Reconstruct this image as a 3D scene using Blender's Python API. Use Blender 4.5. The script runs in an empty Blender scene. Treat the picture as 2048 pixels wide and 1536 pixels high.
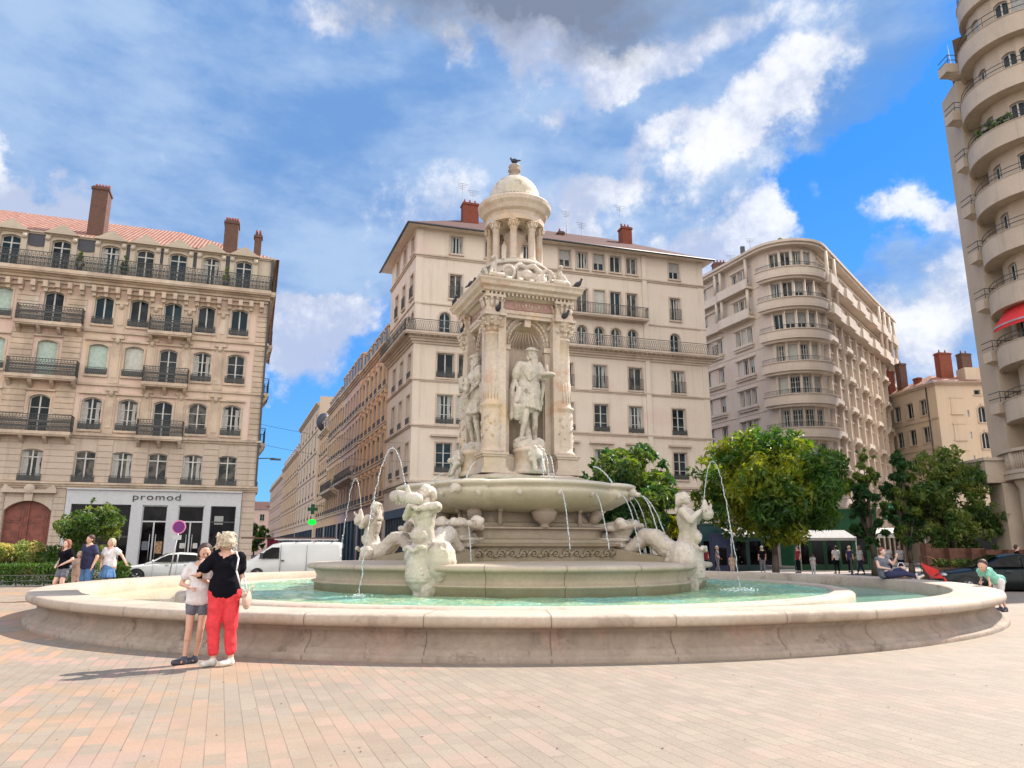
import bpy, bmesh, math, random
from mathutils import Vector, Matrix
R_ = math.radians
random.seed(7)
SC = bpy.context.scene
COL = SC.collection
# ------------------------------------------------------------------ camera
cam_d = bpy.data.cameras.new('camera'); cam = bpy.data.objects.new('camera', cam_d); COL.objects.link(cam)
cam.location = (0, 0, 1.46)
cam.rotation_euler = (R_(90) + math.atan(330/1480), 0, 0)
cam_d.sensor_width = 36; cam_d.lens = 36*1480/2048
cam_d.clip_start = .1; cam_d.clip_end = 3000
SC.camera = cam
SC.view_settings.view_transform = 'Standard'; SC.view_settings.look = 'None'
SC.view_settings.exposure = 1.22; SC.view_settings.gamma = 1
SC.cycles.max_bounces = 6; SC.cycles.diffuse_bounces = 2; SC.cycles.glossy_bounces = 3
SC.cycles.transmission_bounces = 4; SC.cycles.transparent_max_bounces = 6
SC.cycles.caustics_reflective = False; SC.cycles.caustics_refractive = False
# ------------------------------------------------------------------ sun
SUN_AZ, SUN_EL = R_(54), R_(46)      # azimuth clockwise from +Y
sl = bpy.data.lights.new('sun', 'SUN'); sl.energy = 3.5; sl.angle = R_(.5); sl.color = (1, .93, .83)
sun = bpy.data.objects.new('sun', sl); COL.objects.link(sun)
sd = Vector((math.sin(SUN_AZ)*math.cos(SUN_EL), math.cos(SUN_AZ)*math.cos(SUN_EL), math.sin(SUN_EL)))
sun.rotation_euler = sd.to_track_quat('Z', 'Y').to_euler(); sun.location = (20, 20, 60)
# ------------------------------------------------------------------ node helper
class NT:
    def __init__(s, tree): s.t = tree; s.t.nodes.clear()
    def n(s, typ, props=None, **ins):
        nd = s.t.nodes.new(typ)
        for k, v in (props or {}).items(): setattr(nd, k, v)
        for k, v in ins.items():
            key = int(k[1:]) if k[0] == '_' else k.replace('_', ' ')
            sock = nd.inputs[key]
            if isinstance(v, bpy.types.NodeSocket): s.t.links.new(v, sock)
            else:
                try: sock.default_value = v
                except Exception:
                    sock.default_value = (*v, 1)
        return nd
    def math(s, op, a, b=0., c=0., clamp=False):
        return s.n('ShaderNodeMath', {'operation': op, 'use_clamp': clamp}, _0=a, _1=b, _2=c).outputs[0]
    def mix(s, f, a, b, mode='MIX', clamp=False):
        nd = s.t.nodes.new('ShaderNodeMix'); nd.data_type = 'RGBA'; nd.blend_type = mode; nd.clamp_result = clamp
        for i, v in ((0, f), (6, a), (7, b)):
            if isinstance(v, bpy.types.NodeSocket): s.t.links.new(v, nd.inputs[i])
            else: nd.inputs[i].default_value = v if i == 0 else (*v, 1)[:4]
        return nd.outputs[2]
    def noise(s, vec, scale, detail=4, rough=.55, dist=0.):
        nd = s.n('ShaderNodeTexNoise', None, Scale=scale, Detail=detail, Roughness=rough, Distortion=dist)
        s.t.links.new(vec, nd.inputs['Vector']); return nd.outputs[0]
    def ramp(s, f, pts, interp='LINEAR'):
        nd = s.t.nodes.new('ShaderNodeValToRGB'); s.t.links.new(f, nd.inputs[0]); cr = nd.color_ramp; cr.interpolation = interp
        while len(cr.elements) < len(pts): cr.elements.new(.5)
        for e, (p, c) in zip(cr.elements, pts):
            e.position = p; e.color = (c, c, c, 1) if isinstance(c, (int, float)) else (*c, 1)
        return nd.outputs[0]
    def mr(s, v, a, b, c=0., d=1., smooth=True):
        return s.n('ShaderNodeMapRange', {'interpolation_type': 'SMOOTHSTEP' if smooth else 'LINEAR'}, _0=v, _1=a, _2=b, _3=c, _4=d).outputs[0]
# ------------------------------------------------------------------ world
world = bpy.data.worlds.new('World'); SC.world = world; world.use_nodes = True
W = NT(world.node_tree)
tc = W.n('ShaderNodeTexCoord'); sep = W.n('ShaderNodeSeparateXYZ'); W.t.links.new(tc.outputs['Generated'], sep.inputs[0])
X, Y, Z = sep.outputs
az = W.math('ARCTAN2', X, Y); el = W.math('ARCSINE', Z)
pv = W.n('ShaderNodeCombineXYZ', None, X=az, Y=el).outputs[0]
dirv = tc.outputs['Generated']
sky = W.n('ShaderNodeTexSky', {'sky_type': 'NISHITA', 'sun_disc': False, 'sun_elevation': SUN_EL, 'sun_rotation': SUN_AZ, 'altitude': 200, 'air_density': 1.0, 'dust_density': .3, 'ozone_density': 2.5})
n1 = W.noise(dirv, 5.0, 7, .6); n1b = W.noise(W.n('ShaderNodeVectorMath', {'operation': 'ADD'}, _0=dirv, _1=(3.1, 7.7, 1.3)).outputs[0], 5., 7, .6)
wob = W.n('ShaderNodeCombineXYZ', None, X=W.math('MULTIPLY', W.math('SUBTRACT', n1, .5), .34), Y=W.math('MULTIPLY', W.math('SUBTRACT', n1b, .5), .34)).outputs[0]
pw = W.n('ShaderNodeVectorMath', {'operation': 'ADD'}, _0=pv, _1=wob).outputs[0]
def pix(u, v):          # a direction of the place's sky given as azimuth and height
    a = (u-1024)/1480; b = (768-v)/1480; t = math.atan(330/1480)
    y = math.cos(t)-b*math.sin(t); z = math.sin(t)+b*math.cos(t); l = math.sqrt(a*a+y*y+z*z)
    return math.atan2(a, y), math.asin(z/l)
def blob(u, v, su, sv, rot=0., amp=1.):
    A, E = pix(u, v)
    m = W.n('ShaderNodeMapping', {'vector_type': 'TEXTURE'}, _0=pw, _1=(A, E, 0), _2=(0, 0, R_(rot)), _3=(su/1480, sv/1480, 1))
    g = W.n('ShaderNodeTexGradient', {'gradient_type': 'SPHERICAL'}, _0=m.outputs[0])
    return W.math('MULTIPLY', g.outputs[0] if g.outputs[0].name == 'Fac' else g.outputs[1], amp)
def total(bl):
    r = bl[0]
    for b in bl[1:]: r = W.math('ADD', r, b)
    return r
# cumulus and streaks that read white
white = total([blob(50, 395, 260, 130, -20, 2.4), blob(640, 690, 190, 150, 0, 1.5), blob(1060, 120, 330, 110, -10, 1.3), blob(1370, 90, 330, 90, 18, 1.1), blob(640, 40, 300, 110, 0, 1.0),
               blob(1200, 400, 190, 140, 0, 1.0), blob(1460, 480, 120, 110, 0, 1.9), blob(1560, 180, 400, 110, 42, .8), blob(1870, 640, 420, 130, 14, 1.1), blob(700, 590, 160, 70, 0, 1.2),
               blob(1900, 420, 260, 90, 10, .6), blob(860, 440, 260, 130, 0, .8), blob(600, 580, 110, 50, 0, .9), blob(540, 660, 70, 130, 0, 1.1), blob(1400, 300, 380, 60, 28, .7), blob(1900, 430, 160, 50, 5, .7)])
n2 = W.noise(dirv, 9.0, 8, .62); n3 = W.noise(W.n('ShaderNodeMapping', None, _0=dirv, _2=(.5, .2, .6), _3=(1, 1, 2.6)).outputs[0], 3.2, 6, .6)
wfac = W.mr(W.math('ADD', white, W.math('MULTIPLY', W.math('SUBTRACT', n2, .5), 2.2)), .30, .95)
# the thin periwinkle veil
veil = total([blob(420, 300, 1150, 560, 0, 1.9), blob(1250, 180, 900, 420, 15, 1.6), blob(0, 100, 800, 800, 0, 1.2), blob(900, 480, 420, 260, 0, .8), blob(1850, 640, 500, 260, 10, .8)])
clear = total([blob(1640, 430, 520, 125, 20, 2.0), blob(640, 880, 360, 330, 0, 2.4), blob(1880, 260, 300, 110, 48, 1.5), blob(740, 580, 190, 90, 0, 1.6), blob(500, 600, 160, 90, 0, 1.)])
vfac = W.mr(W.math('ADD', W.math('SUBTRACT', veil, clear), W.math('MULTIPLY', W.math('SUBTRACT', n3, .5), .9)), -.02, .75)
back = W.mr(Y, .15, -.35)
dark = W.math('MULTIPLY', blob(1040, -10, 520, 150, 0, 2.0), W.mr(n2, .3, .6, .5, 1.))
dark = W.math('MINIMUM', dark, 1.)
K = 10.0 * .43            # cloud radiance in the sky texture's units (Background strength .1, exposure +1)
def c(r, g, b, k=1.): return (r*K*k, g*K*k, b*K*k)
skyc = W.mix(.35, W.mix(W.mr(el, .0, .55), c(.16, .46, .86), c(.012, .27, .84)), W.mix(1., sky.outputs[0], (.30, .62, 1.0), 'MULTIPLY'))
veilc = W.mix(W.mr(W.math('ADD', W.math('MULTIPLY', n3, .8), W.math('MULTIPLY', n2, .2)), .38, .64), c(.19, .37, .72), c(.47, .63, .88))
col = W.mix(W.math('MULTIPLY', vfac, .93), skyc, veilc)
whitec = W.mix(W.mr(n2, .42, .66), c(.55, .62, .82), c(1.05, 1.06, 1.1))
col = W.mix(W.math('MULTIPLY', wfac, .9), col, whitec)
col = W.mix(dark, col, c(.23, .28, .40))
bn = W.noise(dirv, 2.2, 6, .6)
fillc = W.mix(W.mr(bn, .35, .6), c(.55, .68, .95), c(2.4, 2.3, 2.15))  # bright clouds behind the camera, added unseen to fill the shaded facades
col = W.mix(back, col, fillc)
col = W.mix(W.mr(Z, .0, -.05), col, c(.4, .36, .32))
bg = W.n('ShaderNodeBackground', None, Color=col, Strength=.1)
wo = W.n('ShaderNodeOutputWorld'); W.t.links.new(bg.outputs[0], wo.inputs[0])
world.cycles.sampling_method = 'MANUAL'; world.cycles.sample_map_resolution = 512
# ------------------------------------------------------------------ materials
MATS = {}
def newmat(name):
    m = bpy.data.materials.new(name); m.use_nodes = True; t = NT(m.node_tree); MATS[name] = m
    t.pos = t.n('ShaderNodeNewGeometry').outputs['Position']
    t.oi = None
    return m, t
def finish(t, color, rough=.8, bump=None, bstr=.3, bdist=.02, **kw):
    p = t.n('ShaderNodeBsdfPrincipled', None, Roughness=rough)
    s = p.inputs['Base Color']
    if isinstance(color, bpy.types.NodeSocket): t.t.links.new(color, s)
    else: s.default_value = (*color, 1)
    for k, v in kw.items():
        p.inputs[k.replace('_', ' ')].default_value = v if not isinstance(v, tuple) else (*v, 1)
    if bump is not None:
        b = t.n('ShaderNodeBump', None, Strength=bstr, Distance=bdist, Height=bump); t.t.links.new(b.outputs[0], p.inputs['Normal'])
    o = t.n('ShaderNodeOutputMaterial'); t.t.links.new(p.outputs[0], o.inputs[0]); t.p = p
def stone(name, a, b, c_=None, sc=.6, rough=.85, bstr=.35, streak=.25, fine=18., bdist=.02, spots=None, fc=.22):
    m, t = newmat(name)
    n = t.noise(t.pos, sc, 6, .62, .4)
    col = t.mix(t.mr(n, .35, .65), a, b)
    if c_: col = t.mix(t.mr(t.noise(t.pos, sc*.6, 5, .65, .8), .52, .68), col, c_)
    mp = t.n('ShaderNodeMapping', None, _0=t.pos, _3=(2.2, 2.2, .16)).outputs[0]
    st = t.mr(t.noise(mp, 1.1, 6, .7), .5, .75)
    col = t.mix(t.math('MULTIPLY', st, streak), col, tuple(x*.45 for x in a))
    fn = t.noise(t.pos, fine, 5, .7)
    col = t.mix(t.math('MULTIPLY', t.mr(fn, .35, .65), fc), col, tuple(x*.62 for x in a))
    if spots: col = t.mix(t.mr(t.noise(t.pos, spots[1], 5, .7, .3), .56, .66, 0, spots[2]), col, spots[0])
    finish(t, col, rough, fn, bstr, bdist); return m
def plain(name, col, rough=.5, var=.12, sc=6., **kw):
    m, t = newmat(name)
    n = t.noise(t.pos, sc, 4)
    cc = t.mix(t.mr(n, .3, .7), tuple(x*(1-var) for x in col), tuple(min(1, x*(1+var)) for x in col))
    finish(t, cc, rough, n, .08, .01, **kw); return m
def glass(name, dark, tint, sc=.8, rough=.08):
    m, t = newmat(name)
    n = t.noise(t.pos, sc, 3, .5, .6)
    col = t.mix(t.mr(n, .42, .6), dark, tuple(x*.6 for x in tint))
    finish(t, col, rough, t.noise(t.pos, 1.3, 2), .03, .02, IOR=1.4, Specular_IOR_Level=.2)
    return m
M_cen = stone('centre_facade_render', (.70, .59, .48), (.74, .63, .53), (.70, .55, .47), .25, streak=.35)
M_centrim = stone('centre_facade_stone_trim', (.62, .50, .40), (.50, .39, .31), None, .5, streak=.45)
M_left = stone('left_facade_stone', (.69, .54, .41), (.71, .51, .44), (.68, .59, .49), .35, streak=.5, spots=((.66, .44, .22), .45, .4))
M_lefttrim = stone('left_trim_stone', (.64, .50, .37), (.44, .34, .26), (.66, .56, .45), .8, streak=.5)
M_lower = stone('left_lower_stone', (.52, .42, .33), (.60, .48, .385), (.54, .42, .36), .5, streak=.5)
M_attic = stone('attic_stone', (.58, .49, .38), (.50, .42, .33), None, .5, streak=.35)
M_round = stone('rounded_block_render', (.64, .52, .42), (.70, .58, .47), (.66, .50, .42), .2, streak=.3)
M_roundtrim = stone('rounded_block_trim', (.72, .60, .49), (.62, .51, .41), None, .4, streak=.3)
M_right = stone('right_block_render', (.50, .385, .28), (.56, .44, .33), (.50, .37, .25), .3, streak=.22)
M_righttrim = stone('right_block_parapet', (.60, .48, .37), (.50, .40, .31), None, .4, streak=.45)
M_mid = stone('mid_block_render', (.66, .52, .38), (.60, .50, .40), (.66, .53, .44), .15, streak=.25)
M_pink = stone('street_pink_render', (.68, .45, .39), (.60, .45, .38), (.70, .52, .44), .3, streak=.5)
M_orange = stone('street_orange_render', (.70, .43, .24), (.64, .44, .29), (.70, .54, .36), .3, streak=.45)
M_cream = stone('street_cream_render', (.70, .54, .39), (.66, .50, .37), None, .1, streak=.2)
M_brick = None
def brickmat(name, c1, c2, mort, sc, bw=.5, rh=.25, ms=.02, rot=(0, 0, 0), vert=True, off=.5, rough=.85, bstr=.4, xtra=None, sq=1.):
    m, t = newmat(name)
    if vert:
        sp = t.n('ShaderNodeSeparateXYZ'); t.t.links.new(t.pos, sp.inputs[0])
        v = t.n('ShaderNodeCombineXYZ', None, X=t.math('ADD', sp.outputs[0], t.math('MULTIPLY', sp.outputs[1], .7)), Y=sp.outputs[2]).outputs[0]
    else: v = t.n('ShaderNodeMapping', None, _0=t.pos, _2=rot).outputs[0]
    b = t.n('ShaderNodeTexBrick', {'offset': off}, Vector=v, Color1=(*c1, 1), Color2=(*c2, 1), Mortar=(*mort, 1), Scale=sc, Mortar_Size=ms, Brick_Width=bw, Row_Height=rh, Mortar_Smooth=.2)
    col = b.outputs[0]
    col = t.mix(t.mr(t.noise(t.pos, 1.3, 6, .7), .45, .7, 0, .3), col, tuple(x*.6 for x in c1))
    if xtra: col = xtra(t, col, v, b)
    finish(t, col, rough, t.math('SUBTRACT', t.noise(t.pos, 30, 4), t.math('MULTIPLY', b.outputs[1], 1.5)), bstr, .01); return m
M_brick = brickmat('chimney_brick', (.13, .05, .035), (.07, .032, .026), (.20, .13, .095), 3., .5, .22, .03)
M_chimred = brickmat('chimney_red_render', (.26, .065, .035), (.20, .05, .03), (.28, .09, .05), 3., .5, .22, .01)
def pav_x(t, col, v, b):
    # every slab has a shade of its own; large patches of pink and ochre stone
    vm = t.n('ShaderNodeVectorMath', {'operation': 'MULTIPLY'}, _0=v, _1=(3.2, 6.9, 0)).outputs[0]
    fl = t.n('ShaderNodeVectorMath', {'operation': 'FLOOR'}, _0=vm).outputs[0]
    wn = t.n('ShaderNodeTexWhiteNoise', None, Vector=fl).outputs[0]
    col = t.mix(t.mr(wn, .0, 1., 0, .30, False), col, (.20, .155, .12))
    col = t.mix(t.mr(wn, .8, .95, 0, .3), col, (.37, .30, .24))
    px = t.n('ShaderNodeSeparateXYZ'); t.t.links.new(t.pos, px.inputs[0])
    lf = t.mr(px.outputs[0], 1.5, -6.5)
    pk = t.mr(t.math('ADD', t.noise(t.pos, .6, 4, .6, .5), t.math('MULTIPLY', t.math('SUBTRACT', wn, .5), .2)), .51, .60)
    col = t.mix(t.math('MULTIPLY', pk, t.math('ADD', t.math('MULTIPLY', lf, .4), .16)), col, (.42, .245, .20))
    oc = t.mr(t.math('ADD', t.noise(t.n('ShaderNodeMapping', None, _0=t.pos, _1=(9, 4, 0)).outputs[0], .45, 4, .6, .6), t.math('MULTIPLY', t.math('SUBTRACT', wn, .5), .14)), .47, .6)
    col = t.mix(t.math('MULTIPLY', oc, t.math('MULTIPLY', lf, .6)), col, (.40, .235, .12))
    ys = t.n('ShaderNodeSeparateXYZ'); t.t.links.new(v, ys.inputs[0])
    fr = t.math('ABSOLUTE', t.math('SUBTRACT', t.math('FRACT', t.math('ADD', t.math('DIVIDE', ys.outputs[1], .145), .5)), .5))
    ln = t.math('MULTIPLY', t.mr(fr, .040, .012), t.mr(t.noise(t.pos, 1.7, 4, .7), .35, .6, .1, .6))
    col = t.mix(ln, col, (.15, .11, .08))
    big = t.mr(t.noise(t.pos, .35, 5, .7, .6), .45, .7, 0, .28); col = t.mix(big, col, (.20, .16, .125))
    gum = t.n('ShaderNodeTexVoronoi', None, Vector=t.pos, Scale=2.2).outputs[0]; col = t.mix(t.mr(gum, .045, .02, 0, .55), col, (.12, .10, .085))
    sp = t.mr(t.noise(t.pos, 2.3, 6, .75), .64, .72, 0, .5)
    return t.mix(sp, col, (.16, .12, .10))
M_pave = brickmat('plaza_paving', (.30, .243, .182), (.26, .21, .158), (.235, .185, .14), 1., .31, .145, .0045, (0, 0, R_(-111)), False, .37, .75, .5, pav_x)
M_asph = stone('asphalt', (.075, .072, .07), (.10, .095, .09), None, .5, .9, .5, 0., 60, .006)
M_walk = stone('pavement_stone', (.40, .34, .29), (.34, .28, .24), None, .7, .85, .3, 0., 30)
def tiles(name, c1, c2, ang):
    m, t = newmat(name)
    v = t.n('ShaderNodeMapping', None, _0=t.pos, _2=(0, 0, -ang)).outputs[0]
    wv = t.n('ShaderNodeTexWave', {'wave_type': 'BANDS', 'bands_direction': 'X'}, Vector=v, Scale=1.35, Distortion=.3).outputs[1]
    wn = t.noise(t.pos, 3., 5, .7)
    col = t.mix(t.mr(wn, .35, .65), c1, c2); col = t.mix(t.mr(wv, .5, .9, 0, .75), col, tuple(x*.3 for x in c1))
    finish(t, col, .85, wv, .8, .06); return m
M_tile = tiles('roof_tiles', (.33, .12, .08), (.46, .27, .19), R_(19))
M_tiledark = tiles('roof_tiles_brown', (.10, .04, .032), (.16, .07, .05), R_(17))
M_zinc = plain('zinc_roof', (.30, .31, .34), .5)
M_white = plain('white_window_paint', (.55, .53, .49), .45)
M_greyp = plain('shopfront_grey_paint', (.52, .52, .53), .4, .05)
M_iron = plain('dark_iron', (.05, .052, .055), .5)
M_irong = plain('grey_iron_railing', (.055, .055, .052), .6)
M_glass = glass('window_glass', (.012, .018, .022), (.06, .075, .085))
M_glassb = glass('blue_window_glass', (.01, .03, .045), (.04, .08, .10))
M_glassr = glass('bright_window_glass', (.03, .035, .035), (.22, .20, .17), 1.6)
M_shop = glass('shop_glass', (.003, .003, .004), (.02, .017, .02), 1.2)
M_blind = plain('pale_roller_blind', (.50, .50, .44), .7)
M_blindg = plain('grey_blind', (.36, .35, .33), .7)
M_blindgr = plain('sea_green_blind', (.42, .52, .45), .7)
M_curtain = plain('white_curtain', (.42, .41, .38), .9, .3, 22)
M_door = plain('red_brown_door_wood', (.20, .055, .035), .5, .3, 3)
M_lead = plain('dark_lead_panel', (.045, .045, .06), .5)
M_fstone = stone('fountain_marble', (.66, .54, .42), (.56, .44, .33), (.62, .50, .32), .55, .7, .3, .22, 14, .015, ((.46, .42, .24), .9, .45))
M_fupper = stone('fountain_upper_marble', (.64, .53, .43), (.54, .43, .34), (.64, .46, .28), .9, .75, .6, .5, 11, .02, ((.46, .24, .12), 1.3, .45), fc=.4)
M_statue = stone('statue_marble', (.66, .58, .49), (.52, .45, .37), (.55, .49, .35), 1.6, .7, .6, .45, 16, .02, ((.22, .18, .13), 2.8, .75), fc=.45)
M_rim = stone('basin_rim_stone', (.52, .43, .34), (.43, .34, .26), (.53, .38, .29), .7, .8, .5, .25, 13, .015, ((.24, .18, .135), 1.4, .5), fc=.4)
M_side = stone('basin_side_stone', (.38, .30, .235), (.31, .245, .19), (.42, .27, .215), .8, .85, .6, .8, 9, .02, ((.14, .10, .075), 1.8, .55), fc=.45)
def algae(name, a, g, z0, z1):
    m, t = newmat(name)
    s = t.n('ShaderNodeSeparateXYZ'); t.t.links.new(t.pos, s.inputs[0])
    col = t.mix(t.mr(t.noise(t.pos, .8, 6, .65, .4), .35, .65), a, tuple(x*.82 for x in a))
    f = t.math('ADD', t.mr(s.outputs[2], z1, z0, smooth=False), t.math('MULTIPLY', t.math('SUBTRACT', t.noise(t.pos, 1.2, 6, .7), .5), 1.6))
    col = t.mix(t.mr(f, .2, 1., 0, .8), col, g)
    fn = t.noise(t.pos, 14, 5, .7); col = t.mix(t.mr(fn, .35, .7, 0, .25), col, tuple(x*.5 for x in a))
    finish(t, col, .6, fn, .4, .015); return m
M_tier = algae('wet_tier_stone', (.52, .42, .31), (.34, .285, .17), .35, .95)
M_bowl = algae('bowl_stone', (.66, .58, .46), (.46, .42, .26), 2.3, 3.3)
M_core = algae('mossy_base_stone', (.43, .34, .265), (.24, .20, .11), .9, 2.9)
m, t = newmat('fountain_water'); M_water = m
sp = t.n('ShaderNodeSeparateXYZ'); t.t.links.new(t.pos, sp.inputs[0])
mp = t.n('ShaderNodeMapping', None, _0=t.pos, _3=(1., 2.2, 1)).outputs[0]
wn = t.noise(mp, 1.7, 6, .65, .8); w2 = t.noise(mp, 7., 5, .7, .3)
wc = t.mix(t.mr(wn, .4, .62), (.20, .46, .30), (.42, .52, .24)); wc = t.mix(t.mr(t.noise(t.pos, .35, 3), .45, .62), wc, (.22, .52, .42))
wc = t.mix(t.mr(w2, .56, .60, 0, .85), wc, (.82, .86, .62))  # sun sparkle painted into the water colour as pale flecks
finish(t, wc, .08, t.math('ADD', w2, t.math('MULTIPLY', wn, 1.3)), 1., .07, IOR=1.33)
m, t = newmat('channel_water'); M_channel = m
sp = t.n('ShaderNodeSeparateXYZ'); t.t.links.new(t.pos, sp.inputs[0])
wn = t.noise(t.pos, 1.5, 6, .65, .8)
wc = t.mix(t.mr(t.math('ADD', t.math('MULTIPLY', sp.outputs[0], .12), wn), .1, .8), (.50, .44, .29), (.17, .36, .27))  # sunlit bottom painted into the colour on the left, greener towards the right
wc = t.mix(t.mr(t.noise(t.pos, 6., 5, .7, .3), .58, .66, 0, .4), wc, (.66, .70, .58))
finish(t, wc, .12, wn, .5, .05, IOR=1.33)
m, t = newmat('falling_water'); M_jet = m
finish(t, (.85, .90, .92), .12, t.noise(t.pos, 25, 3), .5, .02, IOR=1.33, Transmission_Weight=.45)
m, t = newmat('water_foam'); M_foam = m
finish(t, t.mix(t.mr(t.noise(t.pos, 9, 5), .4, .6), (.55, .72, .62), (.9, .92, .9)), .5, t.noise(t.pos, 14, 4), .6, .03)
def leafmat(name, cols, sc=1.1):
    m, t = newmat(name)
    rn = t.n('ShaderNodeObjectInfo').outputs['Random']
    g = t.n('ShaderNodeNewGeometry')
    r2 = g.outputs['Random Per Island']
    col = t.mix(r2, cols[0], cols[1]); col = t.mix(t.mr(t.noise(t.pos, sc, 4, .6), .45, .62), col, cols[2])
    d = t.n('ShaderNodeBsdfPrincipled', None, Roughness=.5); t.t.links.new(col, d.inputs['Base Color'])
    tr = t.n('ShaderNodeBsdfTranslucent'); t.t.links.new(t.mix(1., col, (1.9, 1.9, .6), 'MULTIPLY'), tr.inputs[0])
    mx = t.n('ShaderNodeMixShader', None, _0=.42); t.t.links.new(d.outputs[0], mx.inputs[1]); t.t.links.new(tr.outputs[0], mx.inputs[2])
    o = t.n('ShaderNodeOutputMaterial'); t.t.links.new(mx.outputs[0], o.inputs[0]); return m
M_leafy = leafmat('yellow_green_leaves', ((.015, .065, .012), (.07, .15, .015), (.25, .26, .015)), .45)
M_leafd = leafmat('dark_green_leaves', ((.014, .055, .018), (.045, .12, .03), (.14, .19, .03)), .6)
M_leafm = leafmat('mid_green_leaves', ((.02, .07, .015), (.10, .16, .03), (.22, .25, .06)), .9)
M_hedge = leafmat('hedge_leaves', ((.04, .10, .015), (.08, .15, .02), (.06, .12, .02)), 1.)
M_flower = leafmat('pale_flower_leaves', ((.10, .17, .03), (.30, .32, .12), (.50, .42, .18)), 2.)
M_bark = stone('bark', (.13, .10, .075), (.09, .07, .05), None, 2., .9, .6, .2, 20)
M_skin = plain('skin', (.62, .36, .26), .5, .06, 4)
M_skinp = plain('pale_skin', (.70, .44, .35), .5, .06, 4)
M_paintw = plain('white_car_paint', (.66, .66, .63), .25, .03, 1, Coat_Weight=.5)
M_paints = plain('silver_car_paint', (.52, .56, .60), .25, .03, 1, Coat_Weight=.5)
M_paintb = plain('black_car_paint', (.004, .009, .009), .3, .1, 1, Specular_IOR_Level=.3)
M_tyre = plain('tyre_rubber', (.02, .02, .02), .8)
M_alloy = plain('wheel_alloy', (.45, .45, .46), .3, .1, 4, Metallic=.8)
M_red = plain('red_fabric', (.70, .035, .03), .7)
M_orangef = plain('orange_fabric', (.75, .30, .10), .7)
M_coral = plain('coral_trousers', (.70, .062, .075), .9, .12, 12, Specular_IOR_Level=.1)
M_black = plain('black_cloth', (.004, .004, .008), .9, .2, 9, Specular_IOR_Level=.15)
M_navy = plain('navy_cloth', (.02, .022, .07), .8, .2, 9)
M_wcloth = plain('white_cloth', (.70, .67, .68), .8, .08, 9)
M_denim = plain('denim', (.09, .20, .40), .85, .2, 14)
M_greycl = plain('grey_cloth', (.14, .145, .18), .85, .15, 14)
M_mint = plain('mint_cloth', (.22, .52, .40), .8, .1, 9)
M_shoe = plain('white_shoe', (.62, .60, .54), .6)
M_shoed = plain('dark_shoe', (.05, .055, .08), .6)
M_hairb = plain('blond_hair', (.44, .36, .26), .6, .45, 40)
M_hairbr = plain('brown_hair', (.055, .026, .016), .6, .3, 26)
M_hairred = plain('auburn_hair', (.22, .07, .04), .6, .3, 26)
M_bag = plain('beige_bag_leather', (.60, .42, .33), .6)
M_purple = plain('sign_purple_face', (.16, .012, .17), .4, .05)
M_signrim = plain('sign_pink_rim', (.72, .25, .40), .4, .05)
M_greenshop = plain('green_shop_paint', (.008, .085, .03), .5, .15, 1)
M_tealshop = plain('teal_shop_paint', (.012, .055, .065), .5, .15, 1)
M_blueshop = plain('dark_blue_shop_paint', (.015, .025, .075), .5, .2, 1)
M_slate = plain('slate_shop_paint', (.035, .045, .06), .5, .2, 1)
M_awn = plain('pale_awning_cloth', (.66, .62, .54), .8)
M_awngrey = plain('grey_awning_cloth', (.34, .33, .32), .8)
M_wood = plain('brown_planter_wood', (.12, .05, .03), .8, .25, 5)
M_crimson = plain('crimson_awning_cloth', (.20, .012, .03), .8)
M_letter = plain('black_letters', (.01, .01, .012), .4)
M_pigeon = plain('dark_pigeon_feathers', (.025, .028, .035), .6)
M_alum = plain('bare_aluminium', (.5, .5, .5), .4, .1, 3, Metallic=.6)
M_gold = plain('warm_shop_goods', (.35, .20, .10), .7, .5, 9)
m, t = newmat('lit_green_cross'); M_cross = m
e = t.n('ShaderNodeEmission', None, Color=(.01, .75, .05, 1), Strength=.8); o = t.n('ShaderNodeOutputMaterial'); t.t.links.new(e.outputs[0], o.inputs[0])
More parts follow.
